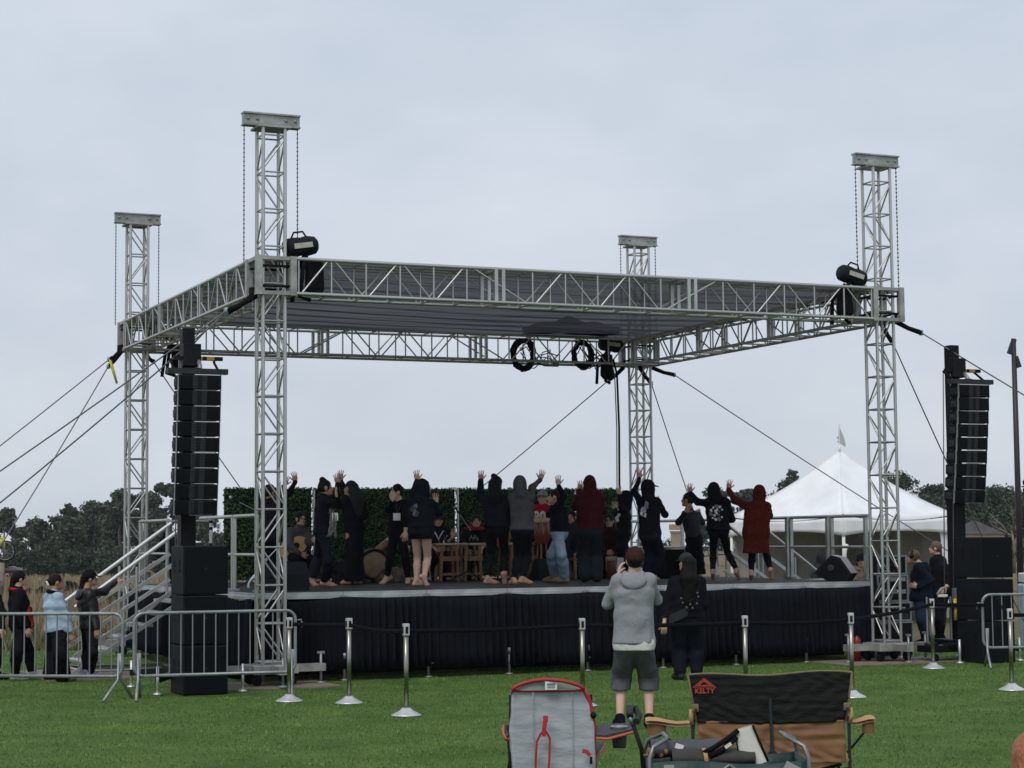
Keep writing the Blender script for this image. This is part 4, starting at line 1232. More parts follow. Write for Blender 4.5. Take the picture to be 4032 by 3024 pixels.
# ================================================================== grey and red folding chair seen from behind
GREYC = mat('light_grey_polyester', (0.33, 0.36, 0.385), .65, 0, .07, 6.0, .45, 9, stretch=(1, 1, 2.5))
REDC = mat('red_binding_tape', (0.36, 0.012, 0.016), .6, 0, .15, 12)
CHAR = mat('charcoal_canvas', (0.045, 0.045, 0.052), .8, 0, .2, 14, .2, 60)
ORNG = mat('coral_piping', (0.50, 0.10, 0.05), .6, 0, .1, 14)
SAGE = mat('pale_sage_lining', (0.25, 0.30, 0.25), .8, 0, .1, 10)
TAGW = mat('white_label_cloth', (0.72, 0.72, 0.70), .7, 0, .03, 10)
PRINT = mat('grey_print', (0.16, 0.16, 0.17), .8)
def panel(outl, y_of, name, m, parent, thick=.02, nx=24, nz=24, wr=.006):
    """Cloth panel between left(z) and right(z) edges; outl = [(z, xl, xr)] from bottom to top; y_of(x,z) depth."""
    zs = [o_[0] for o_ in outl]
    def ev(z, k):
        for i in range(len(outl) - 1):
            if zs[i] <= z <= zs[i + 1] + 1e-9:
                f_ = (z - zs[i]) / (zs[i + 1] - zs[i]); f_ = f_ * f_ * (3 - 2 * f_)
                return outl[i][k] * (1 - f_) + outl[i + 1][k] * f_
        return outl[-1][k]
    def fn(u, v):
        z = zs[0] + (zs[-1] - zs[0]) * v
        xl, xr = ev(z, 1), ev(z, 2)
        x = xl + (xr - xl) * u
        return (x, y_of(u, z) + wr * math.sin(z * 47 + x * 9 + math.sin(x * 23)) * math.sin(math.pi * u) + wr * .6 * math.sin(x * 31 + z * 17), z)
    return MB().grid(nx, nz, fn, True, thick).build(name, m, parent)

def build_grey_chair():
    X0, Y0 = 0.0, 13.6
    t = thing('camp_chair', 'grey folding chair with red trim seen from behind', 'chair', (X0 + .255, Y0, 0))
    cx = .255
    edge = [(.20, -.275, .295), (.34, -.275, .292), (.62, -.292, .290), (.74, -.280, .262), (.875, -.277, .225)]
    back = panel(edge, lambda u, z: .04 * math.sin(math.pi * u) + .06 * (z - .3), 'backrest', GREYC, t, .03, 30, 34, .004)
    yb = lambda z: .06 * (z - .3)
    # vertical seam pleats on the back
    for xs in (-.13, .14):
        MB().tube([(xs, yb(z) + .005, z) for z in (.22, .4, .6, .8, .86)], .0035, 5).build('seam', GREYC, back)
    # arched headrest with lining and red binding
    arch = [(-.277 + .502 * i / 20, .875 + .068 * math.sin(math.pi * i / 20) ** .65) for i in range(21)]
    mb = MB()
    vs_ = [(x, .035, z) for x, z in arch] + [(x, .03, .872) for x, z in arch]
    mb.add(vs_, [(i, i + 1, i + 22, i + 21) for i in range(20)], True)
    hd = mb.build('headrest', SAGE, t)
    MB().tube([(x, .0 + .02 * math.sin(i * .3), z + .004) for i, (x, z) in enumerate(arch)], .013, 8).build('red_binding', REDC, hd)
    MB().tube([(-.277 + .502 * i / 10, yb(.875) - .008 + .035 * math.sin(math.pi * i / 10), .874 - .008 * math.sin(math.pi * i / 10)) for i in range(11)], .011, 7).build('red_binding', REDC, hd)
    tg = MB().box((-.005, .0, .906), (.083, .006, .058), bevel=.002).build('care_label', TAGW, hd)
    for k, (w_, dz) in enumerate(((.055, .012), (.06, .004), (.05, -.006), (.058, -.014))):
        MB().box((-.005, -.0045, .906 + dz), (w_, .002, .004 if k else .008)).build('print_line', PRINT, t)
    # right edge binding, thick and dark red
    MB().tube([(.225, yb(.87) + .015, .872), (.248, .05, .82), (.268, .05, .74), (.290, .045, .65), (.294, .04, .5), (.296, .03, .2)], [.018, .022, .02, .012, .009, .009], 8).build('side_binding', REDC, t)
    MB().tube([(-.277, yb(.87), .872), (-.28, .05, .74), (-.292, .045, .62), (-.276, .03, .34), (-.276, .03, .2)], .007, 7).build('side_binding', mat('dark_binding', (.03, .03, .035), .7), t)
    # red straps
    st = MB()
    def ribbon(pts, w_):
        g = [Vector(p_) for p_ in pts]
        vs2, fs2 = [], []
        for i, p_ in enumerate(g):
            a_ = g[max(0, i - 1)]; b_ = g[min(len(g) - 1, i + 1)]
            d_ = (b_ - a_).normalized(); s_ = d_.cross(Vector((0, 1, 0))).normalized() * w_ / 2
            for dy in (0, .006):
                vs2 += [p_ - s_ + Vector((0, -dy, 0)), p_ + s_ + Vector((0, -dy, 0))]
        for i in range(len(g) - 1):
            k = i * 4; m_ = k + 4
            fs2 += [(k, k + 1, m_ + 1, m_), (k + 2, m_ + 2, m_ + 3, k + 3), (k, m_, m_ + 2, k + 2), (k + 1, k + 3, m_ + 3, m_ + 1)]
        return vs2, fs2
    for pts, w_ in (([(-.045, -.035, .705), (-.047, -.04, .66)], .034), ([(-.05, -.045, .67), (-.058, -.05, .60), (-.058, -.05, .565)], .03),
                    ([(-.055, -.05, .61), (-.085, -.045, .575), (-.107, -.04, .53), (-.115, -.035, .42), (-.122, -.035, .20)], .015),
                    ([(-.055, -.05, .61), (-.035, -.045, .585), (-.018, -.04, .55), (-.022, -.035, .42), (-.04, -.035, .20)], .015)):
        v_, f_ = ribbon(pts, w_); MB().add(v_, f_).build('carry_strap', REDC, t)
    v_, f_ = ribbon([(.205, -.03, .462), (.235, -.04, .458), (.255, -.045, .43)], .028); MB().add(v_, f_).build('side_strap', REDC, t)
    MB().box((.263, -.045, .40), (.018, .012, .05)).build('buckle', BLACK, t)
    # armrests, seat, legs
    for s_, ext in ((1, 1.0), (-1, .10)):
        pts = [(s_ * .30, .02, .55), (s_ * (.31 + .05 * ext), -.0, .545), (s_ * (.30 + .26 * ext), .12, .575), (s_ * (.30 + .26 * ext), .30, .60), (s_ * (.33), .32, .59)]
        MB().add([Vector(p_) + Vector((0, 0, dz)) for dz in (0, .02) for p_ in pts], [(4, 3, 2, 1, 0), (5, 6, 7, 8, 9)] + [(i, (i + 1) % 5, (i + 1) % 5 + 5, i + 5) for i in range(5)]).build('armrest', CHAR, t)
        MB().tube([(s_ * .30, .0, .545), (s_ * (.31 + .07 * ext), -.02, .54), (s_ * (.31 + .26 * ext), .10, .575), (s_ * (.31 + .26 * ext), .31, .605)], .010, 7).build('armrest_piping', ORNG, t)
        if s_ > 0:
            MB().tube([(.47 + .055 * math.cos(a_), .18 + .05 * math.sin(a_), .605) for a_ in [k * math.pi / 8 for k in range(17)]], .008, 6).build('cup_ring', STEEL, t)
            MB().lathe([(.045, .46), (.05, .50), (.055, .59)], (.47, .18, 0), 14).build('cup_holder', CHAR, t)
    MB().add([(-.25, .06, .36), (.27, .06, .34), (.38, .5, .44), (-.3, .5, .44), (-.25, .06, .38), (.27, .06, .36), (.38, .5, .46), (-.3, .5, .46)],
             [(0, 3, 2, 1), (4, 5, 6, 7), (0, 1, 5, 4), (1, 2, 6, 5), (2, 3, 7, 6), (3, 0, 4, 7)]).build('seat', CHAR, t)
    MB().tube([(.27, .05, .35), (.385, .5, .45), (-.3, .5, .45)], .01, 6).build('seat_piping', ORNG, t)
    for p_, q_ in (((.27, .05, .02), (.31, .38, .60)), ((.34, .52, .02), (.28, .03, .50)), ((-.27, .05, .02), (-.31, .38, .60)), ((-.34, .52, .02), (-.28, .03, .5)), ((.28, .03, .02), (.27, .06, .84)), ((-.29, .03, .02), (-.285, .06, .84)),
                   ((.30, .03, .2), (-.29, .03, .05)), ((-.29, .03, .2), (.29, .03, .05))):
        rod('leg', p_, q_, .011, BLACK, t)
    MB().lathe([(0, -.02), (.022, -.018), (.022, .018), (0, .02)], (.285, .03, .70), 10, axis=Matrix.Rotation(math.pi / 2, 3, 'X')).build('knob', BLACK, t)
build_grey_chair()

# ================================================================== two-seat camp chair
DKC = mat('charcoal_green_canvas', (0.0115, 0.0135, 0.0125), .75, 0, .12, 10, .7, 14, stretch=(1, 1, 2), spec=.12)
TANC = mat('tan_canvas', (0.20, 0.098, 0.042), .75, 0, .12, 9, .3, 14)
TANL = mat('pale_tan_canvas', (0.42, 0.245, 0.105), .75, 0, .12, 9, .2, 20)
OLIVE = mat('olive_piping', (0.17, 0.125, 0.06), .75, 0, .12, 12)
LOGO = mat('brick_red_print', (0.42, 0.055, 0.03), .7, 0, .08, 20)
def text_mesh(name, body, size, m, parent, loc, rot, extrude=.0015, squash=1.0, bold=0.0):
    cu = bpy.data.curves.new(name, 'FONT')
    cu.body = body; cu.size = size; cu.extrude = extrude; cu.align_x = 'CENTER'; cu.align_y = 'CENTER'; cu.resolution_u = 2; cu.offset = bold
    tmp = bpy.data.objects.new(name, cu); COL.objects.link(tmp)
    dg = bpy.context.evaluated_depsgraph_get()
    me = bpy.data.meshes.new_from_object(tmp.evaluated_get(dg))
    bpy.data.objects.remove(tmp, do_unlink=True); bpy.data.curves.remove(cu)
    me.materials.clear(); me.materials.append(m)
    o = bpy.data.objects.new(name, me); link(o, parent)
    o.location = loc; o.rotation_euler = rot; o.scale = (squash, 1, 1)
    return o
def build_loveseat():
    t = thing('loveseat_chair', 'two-seat camp chair, charcoal above tan, seen from behind', 'chair', (1.945, 15.0, 0))
    W = .625
    def ytop(u, z): return .02 * math.sin(math.pi * 2 * u) * .3 + .05 * (z - .5)
    def wave(u): return .012 * math.sin(u * 9.0 + .6) + .018 * (u - .5)
    up = MB()
    def fn(u, v):
        z = .515 + (.872 + wave(u) - .515) * v - .012 * math.sin(math.pi * u) * (1 - v)
        tp = .012 * (1 - v) * (1 if u < .5 else -1)
        x = -W + .06 * (1 - v) + (2 * W - .12 * (1 - v)) * u
        fold = .0065 * math.sin(z * 62 + 4 * math.sin(x * 7 + 1) + 2 * math.sin(x * 19)) * (1 - v) ** .8 * (.4 + .6 * math.sin(x * 6 + z * 11) ** 2) + .0045 * math.sin(x * 23 + 9 * math.sin(z * 13 + x * 3)) + .0022 * math.sin(x * 51 * (1 - .4 * v) - z * 37)
        return (x, ytop(u, z) + fold, z)
    o = up.grid(60, 26, fn, True, .012).build('upper_backrest', DKC, t)
    lo = MB()
    def fn2(u, v):
        z = .205 + (.525 - .012 * math.sin(math.pi * u) - .205) * v
        x = -W + .065 + (2 * W - .13) * u
        q = .011 * (abs(math.sin(z * 24 + .5)) ** .5) + .005 * math.sin(x * 21 + 5 * math.sin(z * 19 + x * 4)) + .004 * math.sin(x * 37 - z * 29 + 3 * math.sin(x * 9))
        return (x, .012 + .05 * (z - .5) + .12 * (.5 - z) * math.sin(math.pi * u) * .3 - q, z)
    MB().grid(60, 30, fn2, True, .014).build('lower_backrest', TANC, t)
    # olive piping round the top
    pts = [(-W + .058, .0, .515), (-W, .018, .872 + wave(0))] + [(-W + 2 * W * i / 24, .022 + ytop(i / 24, .87) - .01, .875 + wave(i / 24)) for i in range(25)] + [(W, .018, .872 + wave(1)), (W - .058, 0, .515)]
    MB().tube(pts, .0085, 7).build('piping', OLIVE, t)
    # red triangle badge and name
    R90 = (math.pi / 2, 0, 0)
    bx, bz = -.505, .792
    lg = MB()
    A1, B1, C1 = Vector((bx, -.012, bz + .058)), Vector((bx - .085, -.010, bz - .012)), Vector((bx + .09, -.010, bz - .014))
    def tri_frame(k0, k1):
        c = (A1 + B1 + C1) / 3
        o_ = [c + (p_ - c) * k0 for p_ in (A1, B1, C1)]; i_ = [c + (p_ - c) * k1 for p_ in (A1, B1, C1)]
        vs_ = o_ + i_
        return vs_, [(0, 1, 4, 3), (1, 2, 5, 4), (2, 0, 3, 5)]
    lg.add(*tri_frame(1.05, .9))
    c = (A1 + B1 + C1) / 3
    lg.add([c + (p_ - c) * .8 + Vector((0, -.001, 0)) for p_ in (A1, B1, C1)], [(0, 1, 2)])
    lg = lg.build('red_badge', LOGO, t)
    bl = MB()
    bl.add([(bx - .012, -.0145, bz + .030), (bx + .006, -.0145, bz + .028), (bx + .028, -.0145, bz + .012), (bx + .045, -.0145, bz + .003), (bx + .012, -.0145, bz + .010), (bx - .03, -.0145, bz + .004)], [(0, 1, 2, 3, 4, 5)])
    bl.add([(bx - .06, -.0145, bz - .003), (bx + .062, -.0145, bz - .005), (bx + .066, -.0145, bz - .008), (bx - .064, -.0145, bz - .006)], [(0, 1, 2, 3)])
    bl.build('badge_relief', DKC, lg)
    text_mesh('badge_name', 'KELTY', .052, LOGO, lg, (bx + .002, -.012, bz - .040), R90, .001, 1.0, .0012)
    # frame
    for x in (-W + .03, W - .03):
        rod('leg', (x, .03, .02), (x, .03, .55), .013, GREY_PL, t)
        rod('leg', (x, .03, .16), (x * .35, .36, .02), .011, GREY_PL, t)
        rod('leg', (x * .35, .03, .3), (x, .5, .02), .011, GREY_PL, t)
        rod('leg', (x, .50, .02), (x * .9, .45, .56), .012, GREY_PL, t)
    rod('middle_pole', (.005, -.022, .06), (-.008, -.022, .69), .013, GREY_PL, t)
    rod('leg', (0, .0, .3), (-.35, .03, .05), .011, GREY_PL, t); rod('leg', (0, .0, .3), (.35, .03, .05), .011, GREY_PL, t)
    # seat
    def fs(u, v):
        x = -W + .07 + (2 * W - .1) * u
        return (x, .02 + .42 * v, .205 - .03 * math.sin(math.pi * u * 2) ** 2 + .10 * v + .05 * max(0, u - .75) * 2)
    MB().grid(26, 8, fs, True, .02).build('seat', TANL, t)
    MB().grid(20, 6, lambda u, v: (-W + .09 + (2 * W - .18) * u, .03 + .3 * v, .19 - .11 * math.sin(math.pi * u) * (1 - v)), True, .01).build('seat_underside', DKC, t)
    # armrests with cup pockets
    for s_ in (-1, 1):
        x0 = s_ * (W - .02); sp = 1.0 if s_ < 0 else .62
        xs = [x0, x0 + s_ * .10 * sp, x0 + s_ * .17 * sp, x0 + s_ * .24 * sp, x0 + s_ * .31 * sp, x0 + s_ * .34 * sp]
        hw = [.03, .03, .05, .085, .085, .05]
        zz_ = [.50, .495, .505, .52, .525, .52]
        vs_ = [(x, .16 - w_ + (.0), z_) for x, w_, z_ in zip(xs, hw, zz_)] + [(x, .16 + w_, z_ + .015) for x, w_, z_ in zip(xs, hw, zz_)]
        n_ = len(xs)
        fs_ = [(i, i + 1, i + 1 + n_, i + n_) for i in range(n_ - 1)]
        mb = MB(); mb.add(vs_, fs_, True); mb.add([(v_[0], v_[1], v_[2] - .022) for v_ in vs_], [tuple(reversed(f_)) for f_ in fs_], True)
        mb.build('armrest', TANL, t)
        def fp(u, v, x0=x0, s_=s_, sp=sp):
            an = u * 2 * math.pi
            return (x0 + s_ * .255 * sp + math.cos(an) * .075 * sp * (1 - .06 * v), .16 + math.sin(an) * .07 * (1 - .06 * v), .505 - .095 * v)
        MB().grid(21, 5, fp, True).build('cup_pocket', TANC, t)
        MB().tube([(x0, .02, .61), (x0 + s_ * .005, .0, .56), (x0 - s_ * .005, .02, .5)], .018, 6).build('arm_strap', TANL, t)
        MB().box((x0 - s_ * .03, -.005, .625), (.05, .04, .06), bevel=.01).build('corner_bracket', OLIVE, t)
        MB().box((x0 - s_ * .03, -.03, .61), (.022, .02, .028), bevel=.004).build('bolt_cap', GREY_PL, t)
        rod('arm_strut', (x0 + s_ * .2 * sp, .16, .41), (x0 + s_ * .02, .3, .25), .01, GREY_PL, t)
build_loveseat()

# ================================================================== folding wagon and its load
def build_wagon():
    GRN = mat('dark_green_polyester', (0.008, 0.038, 0.034), .6, 0, .15, 8, .3, 25)
    FR = mat('grey_wagon_tube', (0.20, 0.21, 0.215), .35, .6, .1, 8)
    t = thing('folding_wagon', 'dark green folding wagon between the two camp chairs', 'wagon', (1.27, 12.0, .045))
    hl, hw = .46, .24
    for s_ in (-1, 1):
        def fn(u, v, s_=s_):
            return (-hl + 2 * hl * u, s_ * hw + .01 * math.sin(u * 21), .22 + (.315 + .012 * math.sin(u * 7)) * v)
        MB().grid(25, 5, fn, True, .006).build('side_cloth', GRN, t)
        MB().grid(9, 5, lambda u, v, s_=s_: (s_ * hl, -hw + 2 * hw * u, .22 + .33 * v), True, .006).build('end_cloth', GRN, t)
    box_obj('floor_cloth', (0, 0, .235), (2 * hl, 2 * hw, .015), GRN, t)
    for sx in (-1, 1):
        pts = [(sx * (hl + .01), -hw, .12), (sx * (hl + .012), -hw, .56), (sx * (hl - .01), -hw + .03, .625), (sx * (hl - .10), -hw + .08, .67), (sx * (hl - .10), hw - .08, .67), (sx * (hl - .01), hw - .03, .625), (sx * (hl + .012), hw, .56), (sx * (hl + .01), hw, .12)]
        MB().tube(pts, .013, 8).build('frame_hoop', FR, t)
        for sy in (-1, 1):
            w_ = MB().lathe([(.03, -.03), (.128, -.03), (.14, -.015), (.14, .015), (.128, .03), (.03, .03)], (sx * (hl - .04), sy * (hw + .02), .095), 18, axis=Matrix.Rotation(math.pi / 2, 3, 'X')).build('wheel', RUBBER, t)
            MB().lathe([(0, -.034), (.05, -.034), (.05, .034), (0, .034)], (sx * (hl - .04), sy * (hw + .02), .095), 12, axis=Matrix.Rotation(math.pi / 2, 3, 'X')).build('hub', GREY_PL, w_)
    for sy in (-1, 1):
        rod('cross_brace', (-hl, sy * (hw + .012), .2), (0, sy * (hw + .012), .52), .01, FR, t)
        rod('cross_brace', (hl, sy * (hw + .012), .2), (0, sy * (hw + .012), .52), .01, FR, t)
    rs = random.Random(9)
    MB().box((hl - .09, -hw - .02, .50), (.09, .012, .05), rot=Matrix.Rotation(.5, 3, 'Y')).build('frame_clip', EDGE, t)
    MB().box((-hl + .1, -hw - .02, .50), (.06, .012, .05)).build('frame_clip', EDGE, t)
    # handle standing up at the left end
    MB().tube([(-hl - .03, -.1, .30), (-hl - .05, -.1, .60), (-hl - .10, -.1, .75)], .014, 8).build('pull_handle', BLACK, t)
    MB().tube([(-hl - .10, -.1, .75), (-hl - .12, -.1, .80)], .017, 8).build('pull_handle', FR, t)
    MB().tube([(-hl - .12, -.12, .80), (-hl - .115, -.06, .845), (-hl - .085, -.03, .845), (-hl - .06, -.08, .80), (-hl - .08, -.13, .77)], .022, 8).build('handle_grip', GREY_PL, t)
    # load
    b1 = thing('folded_mat', 'grey rolled picnic mat lying in the wagon', 'mat', (1.02, 12.0, .645))
    MB().grid(17, 17, lambda u, v: (-.20 + .42 * u, .04 + math.sin(v * 6.28) * .10, -.01 + math.cos(v * 6.28) * .055 * (1 + .1 * math.sin(u * 15))), True).build('roll', mat('slate_canvas', (.055, .058, .068), .75, 0, .2, 8, .2, 30), b1)
    MB().box((-.03, -.065, .012), (.05, .008, .03), rot=Matrix.Rotation(.3, 3, 'Y')).build('white_clip', TAGW, b1)
    b2 = thing('rolled_blanket', 'dark olive rolled blanket with tan strap along the wagon rim', 'blanket', (1.22, 11.93, .59))
    MB().grid(21, 13, lambda u, v: (-.28 + .50 * u, math.sin(v * 6.28) * .085, math.cos(v * 6.28) * .05 * (1 + .1 * math.sin(u * 11))), True).build('roll', mat('olive_drab_canvas', (.035, .036, .031), .8, 0, .2, 8, .2, 30), b2)
    MB().grid(3, 9, lambda u, v: (-.10 + .025 * u + v * .02, -.01 - math.sin(v * 3.14) * .082, .056 * math.cos(v * 3.14)), True, .004).build('strap', TANL, b2)
    b3 = thing('wooden_trinket', 'small tan wooden pieces at the left end of the wagon', 'trinket', (.84, 11.9, .575))
    rsx = random.Random(3)
    for k in range(6):
        p_ = Vector((rsx.uniform(-.05, .07), rsx.uniform(-.05, .05), rsx.uniform(0, .05)))
        MB().tube([p_, p_ + Vector((rsx.uniform(-.05, .05), .02, rsx.uniform(-.02, .05)))], .011, 6).build('peg', WOOD, b3)
    tt = thing('tote_bag', 'white canvas tote bag with black straps leaning out of the wagon', 'bag', (1.43, 11.92, .565))
    CANV = mat('off_white_canvas', (.62, .61, .55), .8, 0, .05, 8, .2, 30)
    M_ = Matrix.Rotation(-.28, 4, 'Y')
    def fb(u, v):
        an = u * 2 * math.pi
        w_ = .085 * (1 - .35 * v); x = math.cos(an) * w_; y = math.sin(an) * .045 * (1 - .5 * v)
        p_ = M_ @ Vector((max(-w_, min(w_, x * 1.35)), y, .23 * v - .02))
        return tuple(p_)
    MB().grid(25, 9, fb, True).build('canvas', CANV, tt)
    MB().tube([M_ @ Vector((.085, -.03, -.02)), M_ @ Vector((.06, -.03, .21))], .008, 6).build('black_edge', WEB_BLACK, tt)
    MB().tube([M_ @ Vector((-.078, -.035, -.02)), M_ @ Vector((-.058, -.03, .2))], .005, 6).build('black_edge', WEB_BLACK, tt)
    MB().tube([(-.09, -.03, .19), (-.16, -.05, .14), (-.25, -.06, .085), (-.30, -.05, .06)], .016, 6).build('strap', WEB_BLACK, tt)
    MB().tube([(-.10, -.03, .15), (-.19, -.06, .075), (-.27, -.07, .04)], .018, 6).build('strap', WEB_BLACK, tt)
    MB().box((-.155, -.075, .105), (.045, .004, .02), rot=Matrix.Rotation(-.6, 3, 'Y')).build('strap_patch', CANV, tt)
    MB().grid(7, 7, lambda u, v: (-.17 + .13 * u, -.02 - .02 * math.sin(u * 3), -.01 + .075 * v * u), True, .004).build('inner_flap', CANV, tt)
build_wagon()
# ================================================================== props on the stage
def wedge(label, a, b, rz, w=.56, d=.5, h_=.36, group='floor monitors', tilt=None):
    t = thing('floor_monitor', label, 'floor monitor', S(a, b, DECK), YAW + rz, group)
    poly = [(-d / 2, 0), (d / 2, 0), (d / 2, h_ * .55), (d / 2 - .08, h_), (d / 2 - .2, h_), (-d / 2, .07)]
    M = Matrix.Rotation(math.pi / 2, 4, 'Z')
    MB().prism([(y, z) for y, z in poly], -w / 2, w / 2, M).build('cabinet', BLACK_CAB, t)
    # sloping front grille faces -y after the turn
    sl = math.atan2(h_ - .07, d - .2)
    L_ = math.hypot(h_ - .07, d - .2)
    c = Vector((0, (-d / 2 + d / 2 - .2) / 2, (.07 + h_) / 2))
    R = Matrix.Rotation(sl, 3, 'X')
    MB().box(c + R @ Vector((0, 0, .006)), (w - .05, L_ - .04, .012), rot=R).build('grille', GRILLE, t)
    for s_ in (-1, 1):
        MB().box((s_ * (w / 2 + .002), .05, h_ * .5), (.01, .14, .06), bevel=.004).build('handle', RUBBER, t)
    return t
wedge('wedge floor monitor in front of the seated guitarist, cut by the truss tower', .74, 1.75, math.pi + .35, .5, .46, .40)
wedge('wedge floor monitor behind the bun-haired dancer', 2.82, 5.1, math.pi, .44, .4, .36)
wedge('wedge floor monitor behind the dancer in pale jeans', 6.42, 5.2, math.pi, .46, .42, .36)
# two round ports on the back panel of the middle monitor
def build_tilted_wedge():
    t = thing('floor_monitor', 'wedge floor monitor tipped on its side at the right end of the stage', 'floor monitor', S(9.47, .95, DECK), YAW - .85, 'floor monitors')
    R = Matrix.Rotation(.32, 4, 'Y')
    poly = [(-.30, .13), (-.02, .40), (.13, .36), (.30, .12), (.22, .0), (-.08, .0)]
    MB().prism(poly, -.17, .22).build('cabinet', BLACK_CAB, t)
    MB().add([(-.02, -.175, .405), (.135, -.175, .365), (.305, -.175, .12), (.305, .2, .12), (.135, .2, .365), (-.02, .2, .405)], [(0, 1, 4, 5), (1, 2, 3, 4)]).build('top_panel', mat('worn_grey_panel', (.22, .225, .23), .5, 0, .2, 9), t)
    MB().prism([(-.26, .135), (-.02, .37), (.11, .335), (.25, .12), (.19, .02), (-.06, .02)], -.185, -.172).build('grille', GRILLE, t)
    MB().lathe([(.055, 0), (.06, .006), (.03, .01)], (-.02, -.186, .2), 16, axis=Matrix.Rotation(math.pi / 2, 3, 'X')).build('driver', GREY_PL, t)
build_tilted_wedge()
t = thing('side_fill_speaker', 'upright black loudspeaker box behind the dancer in the cap', 'loudspeaker', S(8.67, 5.0, DECK), YAW + .1)
box_obj('cabinet', (0, 0, .25), (.42, .4, .5), BLACK_CAB, t, .012); box_obj('grille', (0, -.206, .25), (.38, .012, .46), GRILLE, t)
t = thing('rear_speaker', 'black loudspeaker on a stand at the rear left rail', 'loudspeaker', S(.35, 7.2, DECK), YAW - .6)
MB().box((0, 0, .62), (.30, .26, .46), rot=Matrix.Rotation(.5, 3, 'Y'), bevel=.015).build('cabinet', BLACK_CAB, t)
MB().box((0, -.137, .62), (.26, .01, .4), rot=Matrix.Rotation(.5, 3, 'Y')).build('grille', GRILLE, t)
MB().tube([(0.05, 0, 0), (0.03, 0, .45)], .02, 8).build('stand_pole', BLACK, t)
t = thing('black_case', 'black equipment case on the stage behind the left stairs', 'case', S(.75, 6.6, DECK), YAW)
box_obj('case_body', (0, 0, .33), (.7, .55, .62), BLACK_CAB, t, .01)
box_obj('lid_band', (0, -.279, .42), (.7, .006, .03), STEEL, t)

def mic_stand(label, a, b, h_, boom, rz=0.0, cat='microphone stand'):
    t = thing('microphone_stand', label, cat, S(a, b, DECK), YAW + rz, 'microphone stands')
    rod('pole', (0, 0, .1), (0, 0, h_), .009, BLACK, t)
    for k in range(3):
        an = k * 2.094 + .5
        rod('leg', (0, 0, .18), (math.cos(an) * .32, math.sin(an) * .32, .012), .009, BLACK, t)
    e = Vector(boom)
    rod('boom', (-.25 * e.x, -.25 * e.y, h_ - .25 * (e.z)), (e.x, e.y, h_ + e.z), .007, STEEL, t)
    d = e.normalized(); p_ = Vector((e.x, e.y, h_ + e.z))
    MB().tube([p_, p_ + d * .13], [.011, .018], 8).build('microphone', BLACK, t)
    MB().lathe([(0, -.025), (.018, -.02), (.026, 0), (.02, .022), (0, .03)], p_ + d * .145, 10).build('mic_grille', STEEL, t)
mic_stand('microphone stand in front of the seated guitarist', 2.38, 5.25, .95, (-.12, .05, .06))
mic_stand('boom microphone stand between the two wooden drum tables', 4.99, 5.2, .90, (-.16, .0, .22))
mic_stand('microphone stand by the front left guard rail with pale mic tip', .42, 2.2, 1.15, (-.26, -.05, .12))

def pole_thing(label, a, b, z0, z1, r, m, nm='upright_pole'):
    o = rod(nm, S(a, b, z0), S(a, b, z1), r, m)
    tag(o, label, 'pole')
pole_thing('pale upright pole in the gap between the left hedge panels', 3.0, 7.48, DECK, 2.82, .022, ALU)
pole_thing('pale upright pole in the gap left of the cap drummer', 5.715, 7.48, DECK, 2.86, .018, WHITE_MET)

# ------------------------------------------------------------------ drums
def drum_table(label, a, b, w, h_=.62):
    t = thing('drum_table', label, 'wooden stand', S(a, b, DECK), YAW, 'wooden drum stands')
    MB().tube([(-w / 2, -.06, h_), (w / 2, -.06, h_)], .022, 8).build('top_bar', SKINHEAD, t)
    MB().tube([(-w / 2, .12, h_), (w / 2, .12, h_)], .022, 8).build('top_bar', WOOD, t)
    for s_ in (-1, 1):
        for y in (-.08, .14):
            MB().bar((s_ * (w / 2 - .06), y, 0), (s_ * (w / 2 - .09), y, h_ - .02), .045, .04).build('leg', WOOD, t)
    for z, y in ((.40, -.1), (.12, -.1), (.36, -.1), (.4, .15)):
        MB().bar((-w / 2 + .04, y, z), (w / 2 - .04, y, z), .03, .04).build('stretcher', WOOD, t)
def log_drum(label, p, q, r, m=WOOD, ends=SKINHEAD):
    t = thing('log_drum', label, 'drum', (0, 0, 0), 0, 'log drums')
    p, q = Vector(p), Vector(q)
    d = (q - p)
    MB().tube([p, p + d * .1, p + d * .5, p + d * .9, q], [r * .92, r, r * 1.03, r, r * .92], 14).build('body', m, t)
    MB().tube([p + d * .9, q + d.normalized() * .004], [r * 1.06, r * .97], 14).build('end_band', ends, t)
    n_ = d.orthogonal().normalized()
    MB().bar(p + d * .2 + Vector((0, 0, r * .95)), p + d * .8 + Vector((0, 0, r * .95)), .02, .02).build('slit', BLACK, t)
drum_table('wooden drum stand in front of the cap-wearing drummer', 4.76, 5.6, .44)
drum_table('wooden drum stand in front of the drummer in the printed black shirt', 5.2, 5.62, .42)
drum_table('wooden drum stand behind the grey hooded dancer', 6.15, 5.7, .56)
